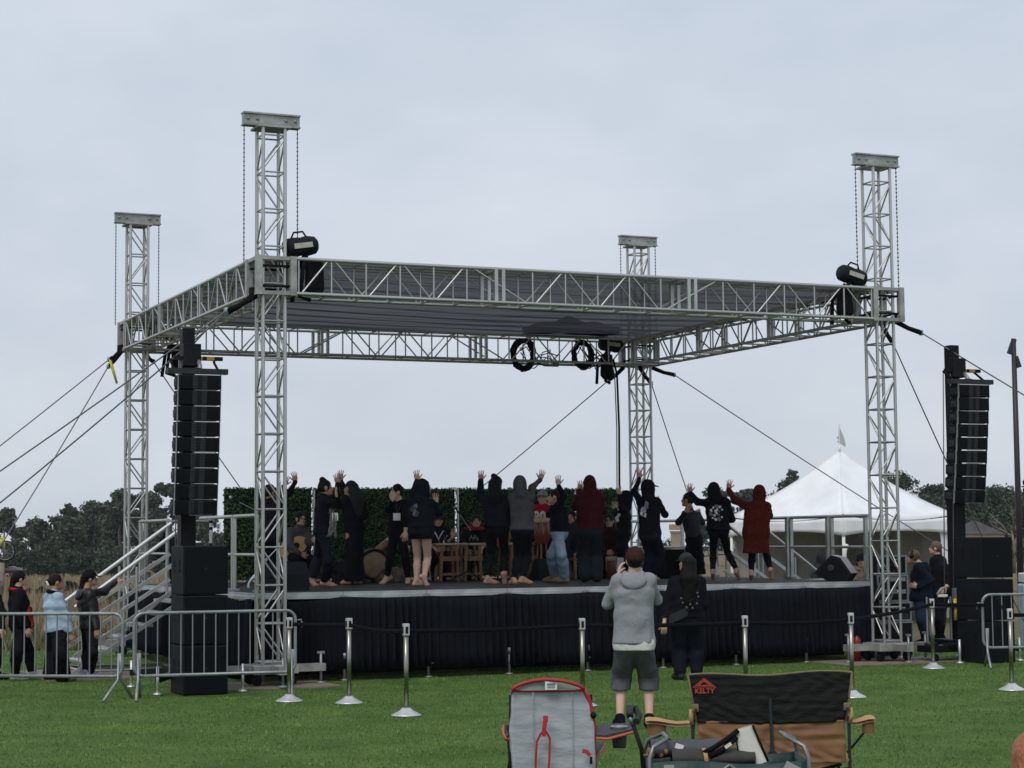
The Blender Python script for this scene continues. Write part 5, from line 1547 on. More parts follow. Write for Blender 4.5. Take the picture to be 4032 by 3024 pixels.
def upright_drum(label, a, b, z0, h_, r0, r1, wood=WOOD_RED, stand=True, lash=True):
    t = thing('upright_drum', label, 'drum', S(a, b, DECK + z0), YAW, 'upright drums')
    MB().lathe([(r1 * .9, 0.0), (r1, .02), ((r0 + r1) / 2 * 1.06, h_ * .5), (r0, h_ - .01)], (0, 0, 0), 22).build('shell', wood, t)
    MB().lathe([(r0 * 1.04, h_ - .07), (r0 * 1.06, h_ - .03), (r0 * 1.05, h_ + .004), (r0 * .98, h_ + .012), (0, h_ + .014)], (0, 0, 0), 22).build('drum_head', SKINHEAD, t)
    if lash:
        for k in range(10):
            an = k * .628
            rod('lashing', (math.cos(an) * r0 * 1.06, math.sin(an) * r0 * 1.06, h_ - .06), (math.cos(an + .15) * r1 * 1.12, math.sin(an + .15) * r1 * 1.12, h_ * .35), .006, SKINHEAD if k % 2 else WOOD_DK, t, 5)
    if stand and z0 > .05:
        for k in range(3):
            an = k * 2.09
            rod('stand_leg', (math.cos(an) * r1 * .6, math.sin(an) * r1 * .6, .05), (math.cos(an) * r1 * 1.2, math.sin(an) * r1 * 1.2, -z0), .018, WOOD, t)
    return t
upright_drum('tall red wooden drum in front of the red jersey drummer', 6.47, 5.5, .62, .42, .125, .12)
upright_drum('orange wooden drum half hidden left of the grey hooded dancer', 5.92, 5.9, .56, .4, .11, .11, mat('orange_varnished_wood', (.40, .10, .015), .35, 0, .3, 6, stretch=(6, 6, 1)))
upright_drum('red wooden drum played by the seated woman in glasses', 7.78, 5.35, .0, .37, .14, .13, WOOD_RED, False)
upright_drum('dark red drum between the wooden drum stands', 4.98, 6.0, .05, .52, .15, .13, mat('dark_red_wood', (.10, .02, .014), .4, 0, .3, 6), False)
# bass drum lying on its side with a pale head facing out, plus log drums propped on it
t = thing('floor_drum', 'big floor drum with pale head facing the audience behind the long-haired dancer', 'drum', S(3.38, 5.45, DECK + .30), YAW - .25)
Rx = Matrix.Rotation(math.pi / 2, 3, 'X')
MB().lathe([(.25, -.22), (.27, -.1), (.27, .1), (.245, .22)], (0, 0, 0), 26, axis=Rx).build('shell', WOOD_DK, t)
MB().lathe([(0, .222), (.2, .224), (.205, .222)], (0, 0, 0), 26, axis=Rx).build('drum_head', mat('worn_tan_skin', (.23, .16, .09), .7, 0, .25, 7), t)
MB().tube([(math.cos(k * .2618) * .245, -.222, math.sin(k * .2618) * .245) for k in range(25)], .024, 7).build('hoop', BLACK, t)
for s_ in (-1, 1):
    MB().bar((s_ * .12, -.1, -.29), (s_ * .22, -.1, -.2), .05, .06).build('cradle', WOOD_DK, t)
log_drum('upper pale log drum tilted above the floor drum', S(3.38, 5.5, DECK + .46), S(3.66, 5.45, DECK + .70), .06, WOOD)
log_drum('slender pale log drum leaning behind the dancer with the square badge', S(3.78, 5.2, DECK + .08), S(3.93, 5.3, DECK + .60), .045, WOOD)
FLORAL = mat('patterned_brown_cloth', (.02, .02, .018), .9, 0, .1, 14, col2=(.16, .12, .08))
def cloth_heap(label, a, b, w, d, h_):
    o = MB().grid(19, 13, lambda u, v: (-w / 2 + w * u, -d / 2 + d * v, h_ * (math.sin(math.pi * u) * math.sin(math.pi * v)) ** .5 * (1 + .15 * math.sin(u * 17) * math.sin(v * 13))), True, .01).build('draped_cloth', FLORAL)
    o.location = S(a, b, DECK + .005); o.rotation_euler = (0, 0, YAW)
    tag(o, label, 'cloth')
cloth_heap('patterned brown cloth spread round the floor drum', 3.62, 5.25, .62, .5, .26)
t = thing('wooden_stool', 'light wooden stool right of the dancer in pale jeans', 'stool', S(7.08, 5.3, DECK), YAW)
box_obj('seat', (0, 0, .345), (.30, .28, .03), WOOD, t)
for sx in (-1, 1):
    for sy in (-1, 1):
        box_obj('leg', (sx * .125, sy * .11, .165), (.045, .045, .33), WOOD, t)
box_obj('apron', (0, -.115, .27), (.2, .02, .09), SKINHEAD, t)
t = thing('guitar_stool', 'low black stool under the guitarist', 'stool', S(2.05, 5.75, DECK), YAW)
box_obj('seat', (0, 0, .36), (.38, .34, .06), BLACK, t, .02)
for sx in (-1, 1):
    for sy in (-1, 1):
        rod('leg', (sx * .14, sy * .12, .34), (sx * .16, sy * .14, .0), .014, BLACK, t)
for a_, b_, lb in ((4.62, 6.15, 'low stool under the cap-wearing drummer'), (5.24, 6.2, 'low stool under the drummer in the printed black shirt'), (7.85, 5.75, 'low stool under the seated woman in glasses'), (7.2, 5.9, 'low stool under the bending person in the blue-grey sweater'), (6.52, 6.2, 'tall stool behind the red jersey drummer')):
    t = thing('drum_stool', lb, 'stool', S(a_, b_, DECK), YAW, 'drummer stools')
    hh_ = .40 if 'tall' not in lb else .75
    MB().lathe([(0.0, hh_), (.15, hh_), (.16, hh_ - .025), (.14, hh_ - .05), (0, hh_ - .05)], (0, 0, 0), 16).build('seat', BLACK, t)
    for k in range(3):
        an = k * 2.09 + .4
        rod('leg', (math.cos(an) * .06, math.sin(an) * .06, hh_ - .04), (math.cos(an) * .17, math.sin(an) * .17, 0), .012, STEEL, t)

# pale blue cloth draped over the front left corner
CLB = mat('pale_blue_cloth', (.48, .56, .68), .8, 0, .06, 5, .2, 12)
o = MB().grid(13, 15, lambda u, v: (.02 + .50 * v * (.35 + .65 * u) - .02 * math.sin(v * 9), -.06 + .12 * u + .02 * math.sin(v * 13 + u * 7), .04 + .60 * v ** .8 * (.55 + .45 * u)), True, .006).build('draped_cloth', CLB)
o.location = S(.17, 1.75, DECK); o.rotation_euler = (0, 0, YAW)
tag(o, 'pale blue and white cloth hanging down behind the front left truss tower', 'cloth')
t = thing('paper_note', 'small printed note taped to the left guard rail', 'note', S(-.03, 2.55, 2.13), YAW)
box_obj('sheet', (0, 0, 0), (.006, .2, .15), WHITE_PL, t); box_obj('printed_block', (-.005, 0, .02), (.004, .14, .06), mat('blue_print', (.12, .15, .4), .7), t); box_obj('printed_block', (-.005, .02, -.045), (.004, .1, .03), RED_PAINT, t)

# ================================================================== audio racks at the right
def flight_case(label, a, b, z0, w, d, h_, rows, seed, group='audio flight cases'):
    t = thing('flight_case', label, 'flight case', S(a, b, z0), YAW - .05, group)
    rs = random.Random(seed)
    box_obj('shell', (0, 0, h_ / 2), (w, d, h_ - .01), BLACK_CAB, t)
    for sx in (-1, 1):
        for sz in (0, 1):
            box_obj('edge_profile', (sx * (w / 2), -d / 2, h_ / 2) if sz else (sx * w / 2, d / 2, h_ / 2), (.026, .026, h_), STEEL, t)
    for z in (.012, h_ - .012):
        box_obj('edge_profile', (0, -d / 2 - .004, z), (w - .031, .024, .024), STEEL, t)
    for k in range(rows):
        z = h_ * (k + .6) / (rows + .3)
        u = box_obj('rack_unit', (0, -d / 2 - .012, z), (w - .08, .02, h_ / (rows + 1) * .78), [GREY_PL, BLACK, BLACK, STEEL][rs.randint(0, 3)], t)
        for q in range(5):
            xx = -w / 2 + .1 + (w - .2) * rs.random()
            box_obj('knob', (xx, -d / 2 - .026, z), (.018 + .04 * rs.random(), .008, .018), [WHITE_PL, EDGE, BLACK, RED_PAINT][rs.choice((0, 1, 1, 2, 2, 2, 3))], u)
    return t
flight_case('lower silver-edged flight case behind the front right tower', 10.52, 1.15, .0, .68, .5, .56, 1, 1)
flight_case('middle silver-edged flight case behind the front right tower', 10.55, 1.15, .57, .58, .48, .30, 2, 2)
flight_case('audio rack full of silver modules behind the front right tower', 10.52, 1.12, .88, .54, .42, .42, 4, 3)
flight_case('topmost open audio rack behind the front right tower', 10.52, 1.1, 1.31, .50, .38, .30, 3, 4)
t = thing('side_table', 'folding table with white top beyond the right stage end', 'table', S(10.45, 3.1, 0), YAW)
box_obj('table_top', (0, 0, 1.19), (.5, .5, .025), WHITE_PL, t)
for sx in (-1, 1):
    for sy in (-1, 1):
        rod('leg', (sx * .2, sy * .2, 1.18), (sx * .22, sy * .22, 0), .014, STEEL, t)
t = thing('mixing_desk', 'low dark mixing desk in front of the seated person in the cap', 'mixer', S(11.2, 2.4, 0), YAW)
box_obj('table_top', (0, 0, 1.06), (.8, .5, .03), GREY_PL, t)
MB().box((0, 0, 1.13), (.6, .4, .07), rot=Matrix.Rotation(.2, 3, 'X'), bevel=.01).build('console', BLACK, t)
for sx in (-1, 1):
    for sy in (-1, 1):
        rod('leg', (sx * .36, sy * .2, 1.05), (sx * .36, sy * .2, 0), .014, STEEL, t)
t = thing('cable_cart', 'low black cart with cables beside the right subwoofers', 'cart', S(10.45, -.35, 0), YAW)
box_obj('deck', (.1, 0, .20), (.7, .4, .10), BLACK, t)
box_obj('shelf', (.1, .1, .83), (.5, .3, .03), GREY_PL, t)
rs_ = random.Random(21)
for sx in (-1, 1):
    rod('upright', (.1 + sx * .22, .1, .2), (.1 + sx * .22, .1, .98), .016, STEEL, t)
for k in range(7):
    p_ = Vector((rs_.uniform(-.2, .4), rs_.uniform(-.2, .1), .26))
    MB().tube([p_ + Vector((math.cos(an) * .09, math.sin(an) * .09, .02 * math.sin(an * 3))) for an in [i * .52 for i in range(13)]], .012, 5).build('cable_loop', RUBBER, t)
for x in (-.2, .38):
    MB().lathe([(.02, -.02), (.06, -.02), (.06, .02), (.02, .02)], (x, -.19, .075), 12, axis=Matrix.Rotation(math.pi / 2, 3, 'X')).build('wheel', RUBBER, t)
t = thing('cable_clamp', 'white handled clamp box on the cable cart', 'clamp', S(10.5, -.42, .98), YAW)
box_obj('clamp_body', (0, 0, .02), (.16, .06, .04), WHITE_PL, t, .008); MB().tube([(-.1, 0, .04), (-.02, 0, .13), (.12, 0, .16)], .018, 7).build('clamp_arm', mat('tattoo_grey', (.3, .3, .3), .5), t)
t = thing('fire_extinguisher', 'red fire extinguisher beside the front right tower base', 'extinguisher', S(9.36, .22, 0.0), YAW)
MB().lathe([(.05, .0), (.062, .02), (.062, .30), (.045, .35), (.02, .37), (.018, .40)], (0, 0, .02), 16).build('cylinder', RED_PAINT, t)
MB().box((.0, -.01, .445), (.03, .10, .02)).box((0, .0, .42), (.04, .04, .03)).build('valve_handle', BLACK, t)
MB().tube([(.0, -.03, .43), (.07, -.03, .38), (.08, -.02, .2)], .009, 6).build('hose', RUBBER, t)
t = thing('water_barrier', 'pale blue and white barrier at the right photo edge', 'barrier', (8.78, 33, 0))
MB().box((0, 0, .55), (.55, .4, 1.1), bevel=.03).build('lower_body', mat('pale_blue_plastic', (.42, .60, .66), .5, 0, .08, 5), t)
MB().box((0, 0, 1.2), (.52, .38, .16), bevel=.02).build('top_cap', WHITE_PL, t)
# ================================================================== figures: continuous surfaces grown from joint chains
def surface_net(fn, lo, hi, res):
    lo = np.array(lo, np.float32); hi = np.array(hi, np.float32)
    n = np.maximum(np.ceil((hi - lo) / res).astype(int) + 1, 3)
    ax = [lo[i] + res * np.arange(n[i], dtype=np.float32) for i in range(3)]
    X, Y_, Z = np.meshgrid(*ax, indexing='ij')
    D = fn(X, Y_, Z).astype(np.float32)
    s = D < 0
    c = [s[i:n[0] - 1 + i, j:n[1] - 1 + j, k:n[2] - 1 + k] for i in (0, 1) for j in (0, 1) for k in (0, 1)]
    cnt = sum(a.astype(np.int8) for a in c)
    act = (cnt > 0) & (cnt < 8)
    ids = -np.ones(act.shape, np.int64)
    I, J, K = np.nonzero(act)
    if len(I) == 0: return np.zeros((0, 3)), np.zeros((0, 4), int)
    ids[I, J, K] = np.arange(len(I))
    corner = [(i, j, k) for i in (0, 1) for j in (0, 1) for k in (0, 1)]
    dv = {cr: D[I + cr[0], J + cr[1], K + cr[2]] for cr in corner}
    acc = np.zeros((len(I), 3), np.float32); num = np.zeros(len(I), np.float32)
    for a in corner:
        for x in range(3):
            if a[x] == 0:
                b = list(a); b[x] = 1; b = tuple(b)
                da, db = dv[a], dv[b]
                m = (da < 0) != (db < 0)
                t = np.where(m, da / np.where(m, da - db, 1), 0)
                p = np.zeros((len(I), 3), np.float32) + np.array(a, np.float32)
                p[:, x] = t
                acc += np.where(m[:, None], p, 0); num += m
    V = lo + (np.stack([I, J, K], 1) + acc / num[:, None]) * res
    F = []
    for x in range(3):
        u, w = (x + 1) % 3, (x + 2) % 3
        sl0 = [slice(None)] * 3; sl1 = [slice(None)] * 3
        sl0[x] = slice(0, n[x] - 1); sl1[x] = slice(1, n[x])
        for ax_ in (u, w):
            sl0[ax_] = slice(1, n[ax_] - 1); sl1[ax_] = slice(1, n[ax_] - 1)
        a, b = s[tuple(sl0)], s[tuple(sl1)]
        e = np.nonzero(a != b)
        flip = a[e]
        g = [e[0].copy(), e[1].copy(), e[2].copy()]
        g[u] = g[u] + 1; g[w] = g[w] + 1
        def cell(du, dw):
            q = [g[0].copy(), g[1].copy(), g[2].copy()]
            q[u] = q[u] + du; q[w] = q[w] + dw
            return ids[q[0], q[1], q[2]]
        quad = np.stack([cell(-1, -1), cell(0, -1), cell(0, 0), cell(-1, 0)], 1)
        quad[~flip] = quad[~flip][:, ::-1]
        F.append(quad)
    F = np.concatenate(F)
    F = F[(F >= 0).all(1)]
    return V, F

def cone(a, b, ra, rb):
    return ('c', np.array(a, np.float32), np.array(b, np.float32), ra, rb)
def ell(c, r, ang=0.0, tilt=0.0):
    """Ellipsoid with radii (side, forward, up), turned so forward points at facing angle ang (0 = +y, 90 deg = +x)."""
    f = np.array([math.sin(ang), math.cos(ang), 0]); sd = np.array([math.cos(ang), -math.sin(ang), 0]); up = np.array([0, 0, 1.0])
    f2 = f * math.cos(tilt) - up * math.sin(tilt); up2 = up * math.cos(tilt) + f * math.sin(tilt)
    return ('e', np.array(c, np.float32), np.stack([sd, f2, up2]).astype(np.float32), np.array(r, np.float32))
def pd(p, X, Y_, Z):
    if p[0] == 'c':
        _, a, b, ra, rb = p
        ba = b - a; L2 = max(float(ba @ ba), 1e-9)
        px, py, pz = X - a[0], Y_ - a[1], Z - a[2]
        h_ = np.clip((px * ba[0] + py * ba[1] + pz * ba[2]) / L2, 0, 1)
        return np.sqrt((px - ba[0] * h_) ** 2 + (py - ba[1] * h_) ** 2 + (pz - ba[2] * h_) ** 2) - (ra + (rb - ra) * h_)
    _, c, R, r = p
    px, py, pz = X - c[0], Y_ - c[1], Z - c[2]
    q = [(px * R[i, 0] + py * R[i, 1] + pz * R[i, 2]) / r[i] for i in range(3)]
    return (np.sqrt(q[0] ** 2 + q[1] ** 2 + q[2] ** 2) - 1) * float(r.min())
def smin(a, b, k):
    h_ = np.maximum(k - np.abs(a - b), 0) / k
    return np.minimum(a, b) - h_ * h_ * k * .25
def union(ps, k, X, Y_, Z):
    d = pd(ps[0], X, Y_, Z)
    for p in ps[1:]: d = smin(d, pd(p, X, Y_, Z), k)
    return d
def bounds(ps, m):
    lo, hi = np.full(3, 9e9), np.full(3, -9e9)
    for p in ps:
        if p[0] == 'c':
            for q, r in ((p[1], p[3]), (p[2], p[4])):
                lo = np.minimum(lo, q - r); hi = np.maximum(hi, q + r)
        else:
            lo = np.minimum(lo, p[1] - p[3].max()); hi = np.maximum(hi, p[1] + p[3].max())
    return lo - m, hi + m
def folds(X, Y_, Z, amp, seed):
    """Irregular drape creases: warped, with patches of smooth cloth between."""
    w1 = np.sin(5.1 * X + 3.7 * Y_ - 4.3 * Z + seed) + .6 * np.sin(-7.7 * X + 2.9 * Z + 1.7 * seed) + .5 * np.sin(11.3 * Z + 6.1 * Y_ + seed)
    w2 = np.sin(6.7 * Z - 4.9 * X + 2.3 * seed) + .7 * np.sin(8.9 * X + 5.3 * Z + 7.1 * Y_)
    a = np.sin(17 * Z + 3 * X + 4.2 * w1 + seed * 3)
    m = .5 + .5 * np.sin(4.1 * Z + 6.3 * X + 2.2 * w2)
    b = np.sin(22 * X + 17 * Y_ + 3.6 * w2 + 5 * Z)
    return amp * (.7 * a * m + .35 * b * (1 - m) + .15 * np.sin(41 * Z + 5 * w1))

def grow(name, prims, k, m, parent, res, amp=0.0, cuts=(), subs=(), seed=0.0, extra=None):
    """cuts: (point, normal) half-spaces removed on the normal's side; subs: prims cut away."""
    lo, hi = bounds(prims, .03)
    def fn(X, Y_, Z):
        d = union(prims, k, X, Y_, Z)
        if amp: d = d + folds(X, Y_, Z, amp, seed)
        for p_, n_ in cuts:
            d = np.maximum(d, (X - p_[0]) * n_[0] + (Y_ - p_[1]) * n_[1] + (Z - p_[2]) * n_[2])
        for q in subs: d = np.maximum(d, -pd(q, X, Y_, Z))
        return d
    V, F = surface_net(fn, lo, hi, res)
    if extra is not None:
        EV, EF = extra
        if len(EV):
            F = np.concatenate([F, EF + len(V)]) if len(F) else EF
            V = np.concatenate([V, EV])
    return np_mesh(name, V, F, [m], parent, smooth=True)

def hand_mesh(w, d, n, side, curl, spread, s=1.0):
    """Palm and five fingers as tubes rooted in the palm; w wrist, d pointing direction, n palm normal, side: +1 thumb towards d x n."""
    w, d, n = Vector(w), Vector(d).normalized(), Vector(n)
    n = (n - d * n.dot(d)).normalized()
    t = d.cross(n) * side          # towards the thumb
    mb = MB()
    # palm: flattened loft
    rings = [(0, .024, .017), (.03, .034, .017), (.065, .042, .016), (.092, .040, .013), (.1, .034, .009)]
    vs_, fs_ = [], []
    for q, a, b in rings:
        for k in range(8):
            an = k * math.pi / 4
            vs_.append(w + (d * q + t * math.cos(an) * a + n * math.sin(an) * b) * s)
    for i in range(len(rings) - 1):
        for k in range(8):
            fs_.append((i * 8 + k, i * 8 + (k + 1) % 8, i * 8 + 8 + (k + 1) % 8, i * 8 + 8 + k))
    mb.add(vs_, fs_, True)
    def finger(p, dr, lens, r0, bend):
        pts = [p]; dd = dr.normalized(); ax = n
        for i, l in enumerate(lens):
            ang = bend * (i + .6)
            e = (dd * math.cos(ang) + ax * math.sin(ang))
            pts.append(pts[-1] + e * l * s)
        rr = [r0 * s, r0 * .95 * s, r0 * .85 * s, r0 * .6 * s]
        k0 = len(mb.v)
        mb.tube(pts, rr[:len(pts)], 6, caps=False)
    for i, (off, ln, sp) in enumerate(((.029, .070, .22), (.010, .078, .06), (-.010, .073, -.10), (-.028, .058, -.30))):
        st = w + (d * .088 + t * off) * s
        finger(st, d + t * sp * spread, (ln * .42, ln * .33, ln * .28), .0088, curl * .55)
    finger(w + (d * .03 + t * .028) * s, d * .9 + t * (.35 + .4 * spread) + n * .25 * curl, (.036, .028, .020), .0118, curl * .35)
    V = np.array([tuple(v) for v in mb.v], np.float32)
    F = np.array([f if len(f) == 4 else (f[0], f[1], f[2], f[2]) for f in mb.f], np.int64)
    return V, F

SKIN = [mat('skin_tan', (.43, .245, .165), .6, 0, .08, 14, spec=.35), mat('skin_light', (.56, .355, .265), .6, 0, .08, 14, spec=.35), mat('skin_deep', (.24, .115, .07), .55, 0, .08, 14, spec=.35)]
HAIRC = {'black': mat('black_hair', (.006, .0055, .0055), .6, 0, .3, 40, .4, 60, stretch=(3, 3, .6), spec=.12), 'brown': mat('dark_brown_hair', (.018, .011, .008), .6, 0, .3, 40, .4, 60, stretch=(3, 3, .6), spec=.12),
         'light': mat('light_brown_hair', (.11, .06, .035), .55, 0, .3, 40, .4, 60, stretch=(3, 3, .6)), 'grey': mat('grey_black_hair', (.022, .022, .024), .7, 0, .5, 40, .4, 60, stretch=(3, 3, .6), spec=.1),
         'auburn': mat('auburn_hair', (.30, .10, .035), .5, 0, .35, 30, .6, 45, stretch=(3, 3, .6))}
EYE = mat('eye_dark', (.015, .012, .01), .2)
LIP = mat('lip', (.22, .07, .06), .5)
def cloth_mat(name, c, bump=.6):
    return mat('cloth_' + name, c, .95, 0, .2, 7, bump, 19, spec=.06)
CL = {'black': cloth_mat('black', (.0080, .0090, .0118)), 'navyblack': cloth_mat('navyblack', (.0085, .0108, .0165)), 'charcoal': cloth_mat('charcoal', (.030, .033, .037)), 'grey': cloth_mat('grey', (.062, .062, .068)),
      'heather': mat('cloth_heather', (.25, .262, .28), .95, 0, .07, 160, .55, 16, spec=.06), 'maroon': cloth_mat('maroon', (.055, .009, .014)), 'rust': mat('cloth_rust', (.085, .015, .0095), .95, 0, .3, 30, .9, 70, spec=.05),
      'denim': cloth_mat('denim', (.34, .44, .56)), 'jeans': cloth_mat('jeans', (.22, .285, .37)), 'darkjeans': cloth_mat('darkjeans', (.014, .020, .030)), 'bluejeans': cloth_mat('bluejeans', (.018, .032, .062)), 'wash': cloth_mat('wash', (.020, .023, .029)),
      'red': cloth_mat('red', (.30, .010, .018)), 'white': cloth_mat('white', (.62, .62, .60)), 'tan': cloth_mat('tan', (.20, .15, .10)), 'navy': cloth_mat('navy', (.010, .015, .024)), 'shorts': cloth_mat('shorts', (.085, .090, .102)),
      'brownred': cloth_mat('brownred', (.042, .014, .011)), 'beanie': cloth_mat('beanie', (.22, .225, .23)), 'puffer': mat('cloth_puffer', (.0085, .0085, .009), .45, 0, .15, 9, .3, 18, spec=.4), 'darkmaroon': cloth_mat('darkmaroon', (.022, .008, .011)),
      'bluegrey': cloth_mat('bluegrey', (.022, .029, .037)), 'lilac': cloth_mat('lilac', (.38, .33, .48)), 'offwhite': cloth_mat('offwhite', (.55, .54, .52)), 'scarf': mat('cloth_scarf', (.22, .22, .21), .9, 0, .1, 22, .2, 20, col2=(.06, .06, .06)), 'stripe': cloth_mat('stripe', (.30, .02, .02)),
      'capbrown': cloth_mat('capbrown', (.040, .018, .015))}

def person(label, X, Y0, z0, q, group=None):
    """q: joints in metres in the figure's own frame (x to the viewer's right, y away, z up) plus clothing."""
    t = thing('person', label, 'person', (X, Y0, z0), -math.atan2(X, Y0), group)
    s = q.get('s', 1.0); B = q.get('b', 1.0); res = q.get('res', .0155)
    rad = math.radians
    ta, fa = rad(q['ta']), rad(q.get('fa', q['ta']))
    V3 = lambda v: Vector((v[0], v[2] if len(v) > 2 else 0.0, v[1]))
    nk, pv, hd = V3(q['nk']), V3(q['pv']), V3(q['hd'])
    rt = Vector((math.cos(ta), -math.sin(ta), 0)); fwd = Vector((math.sin(ta), math.cos(ta), 0))
    fr = Vector((math.cos(fa), -math.sin(fa), 0)); ff = Vector((math.sin(fa), math.cos(fa), 0))
    UA, FA, TH, SH = .29 * s, .255 * s, .43 * s, .42 * s
    def solve(P, tgt, l):
        dx, dz = tgt[0] - P.x, tgt[1] - P.z
        r2 = l * l - dx * dx - dz * dz
        dy = math.sqrt(r2) if r2 > 0 else 0
        return Vector((tgt[0], P.y + (tgt[2] if len(tgt) > 2 else 1) * dy, tgt[1]))
    spine = nk - pv
    arms, legs = {}, {}
    for sd, sg in (('R', 1), ('L', -1)):
        shp = nk + rt * sg * .165 * s * B - Vector((0, 0, .055 * s))
        el = solve(shp, q[sd][0], UA); wr = solve(el, q[sd][1], FA)
        arms[sd] = (shp, el, wr)
        hp = pv + rt * sg * .085 * s * B - Vector((0, 0, .03 * s))
        kn = solve(hp, q[sd + 'l'][0], TH)
        at = list(q[sd + 'l'][1]) + [1]
        pit = rad(q[sd + 'l'][2][1]) if len(q[sd + 'l']) > 2 else 0.0
        at[1] = (.062 * math.cos(pit) + .12 * math.sin(pit) + (.033 if not q.get('shoes') else .046)) * s      # sole on the floor
        an = solve(kn, at[:3], SH)
        if abs(kn.y - hp.y) < .3: an.y = min(max(an.y, hp.y - .06), hp.y + .06)
        legs[sd] = (hp, kn, an)
    chest = nk - spine.normalized() * .19 * s; waist = nk.lerp(pv, .62)
    def torso(e, eb=0.0):
        fs = fwd * .018 * s
        P = [cone(chest - rt * .085 * s * B, chest + rt * .085 * s * B, .098 * s * B + e, .098 * s * B + e),
             cone(arms['L'][0] + rt * .03, arms['R'][0] - rt * .03, .058 * s + e, .058 * s + e),
             cone(chest, waist, .105 * s * B + e, .10 * s * B + e),
             cone(waist - rt * .055 * s * B, waist + rt * .055 * s * B, .092 * s * B + e + eb * .5, .092 * s * B + e + eb * .5),
             cone(pv - rt * .075 * s * B, pv + rt * .075 * s * B, .098 * s * B + e + eb, .098 * s * B + e + eb),
             cone(waist, pv, .10 * s * B + e, .105 * s * B + e + eb)]
        return P
    def arm(sd, e, f=1.0):
        a, b, c = arms[sd]
        c2 = b.lerp(c, f)
        return [cone(a, b, .050 * s + e, .040 * s + e), cone(b, c2, .039 * s + e, (.039 + (.027 - .039) * f) * s + e * .9)]
    def leg(sd, e, f=1.0, flare=0.0):
        a, b, c = legs[sd]
        return [cone(a, b, .078 * s * B + e, .051 * s * B + e + flare * .4), cone(b, b.lerp(c, .35 * f), .051 * s * B + e + flare * .4, .053 * s * B + e + flare * .6), cone(b.lerp(c, .35 * f), b.lerp(c, f), .053 * s * B + e + flare * .6, (.036 * s + e * .8 + flare))]
    # ---- body
    hs = s * q.get('hs', 1.0)
    tilt = rad(q.get('tilt', 0))
    body = torso(0.0)
    for sd in 'RL':
        body += arm(sd, 0.0) + leg(sd, 0.0)
    body += [cone(nk + (hd - nk) * -.1, hd - Vector((0, 0, .04 * s)) - ff * .015, .055 * s, .050 * s)]
    headp = [ell(hd + Vector((0, 0, .022 * hs)) - ff * .012 * hs, (.076 * hs, .094 * hs, .098 * hs), fa, tilt), ell(hd - Vector((0, 0, .045 * hs)) + ff * .022 * hs, (.056 * hs, .068 * hs, .070 * hs), fa, tilt)]
    body += headp
    body += [cone(hd + ff * .088 * hs + Vector((0, 0, .012 * hs)), hd + ff * .108 * hs + Vector((0, 0, -.018 * hs)), .010 * hs, .015 * hs),
             cone(hd + ff * .08 * hs - Vector((0, 0, .05 * hs)), hd + ff * .083 * hs - Vector((0, 0, .085 * hs)), .018 * hs, .020 * hs)]
    for sg in (-1, 1):
        body.append(ell(hd + fr * sg * .078 * hs - Vector((0, 0, .005)), (.012 * hs, .022 * hs, .032 * hs), fa))
    shoes = []
    for sd in 'RL':
        an = legs[sd][2]
        ang, pit = q[sd + 'l'][2] if len(q[sd + 'l']) > 2 else (q['ta'], 0)
        ang, pit = rad(ang), rad(pit)
        d = Vector((math.sin(ang) * math.cos(pit), math.cos(ang) * math.cos(pit), -math.sin(pit)))
        dn = Vector((math.sin(ang) * math.sin(pit), math.cos(ang) * math.sin(pit), math.cos(pit)))
        heel = an - dn * .055 * s - d * .035 * s; ball = an - dn * .062 * s + d * .12 * s; toe = ball + Vector((math.sin(ang), math.cos(ang), 0)) * .055 * s
        toe.z = max(ball.z - .004, toe.z - .01) if pit < .3 else ball.z - .006
        ft = [cone(an, heel, .036 * s, .030 * s), cone(heel, ball, .030 * s, .033 * s), cone(an, ball, .036 * s, .028 * s), cone(ball, toe, .030 * s, .020 * s)]
        if q.get('shoes'): shoes.append([cone(p_[1], p_[2], p_[3] + .012, p_[4] + .014) for p_ in ft])
        body += ft
    EV, EF = [], []
    off = 0
    for sd, sg in (('R', 1), ('L', -1)):
        a, b, c = arms[sd]
        ar = q[sd]
        hdir = (c - b)
        if len(ar) > 2 and ar[2] is not None:
            tip = ar[2]; hdir = Vector((tip[0] - c.x, (tip[2] if len(tip) > 2 else 0) * .12, tip[1] - c.z))
        curl, spread = ar[3] if len(ar) > 3 else (.5, .6)
        pn = Vector(ar[4]) if len(ar) > 4 else Vector((0.05, 1, 0))
        V, F = hand_mesh(c - hdir.normalized() * .01, hdir, pn, q.get('th' + sd, sg), curl, spread, s * 1.05)
        EV.append(V); EF.append(F + off); off += len(V)
    skin = SKIN[q.get('skin', 0)]
    sock = [ell(hd + fr * sg * .033 * hs + ff * .100 * hs + Vector((0, 0, .016 * hs)), (.020 * hs, .022 * hs, .012 * hs), fa) for sg in (-1, 1)]
    grow('body', body, .022 * s, skin, t, min(res, .0125), subs=sock, extra=(np.concatenate(EV), np.concatenate(EF)))
    # ---- face
    if abs(((q.get('fa', q['ta']) + 180) % 360) - 180) > 40:
        f_ = MB(); m_ = MB()
        for sg in (-1, 1):
            p_ = hd + fr * sg * .032 * hs + ff * .083 * hs + Vector((0, 0, .018 * hs))
            f_.lathe([(0, -.008), (.010, -.004), (.012, 0), (.010, .004), (0, .008)], p_, 8)
            f_.box(p_ + Vector((0, 0, .024)) + ff * .004, (.034, .012, .007), rz=-fa)
        f_.build('eyes_and_brows', EYE, t)
        m_.box(hd + ff * .090 * hs - Vector((0, 0, .052 * hs)), (.042 * hs, .012, .012), rz=-fa).build('mouth', LIP, t)
    # ---- clothing
    top = CL[q['top']]
    hem = q.get('hem', pv.z - .06)
    te = q.get('te', .022); fl = q.get('amp', .0065)
    P = torso(te + .006, q.get('teb', .012))
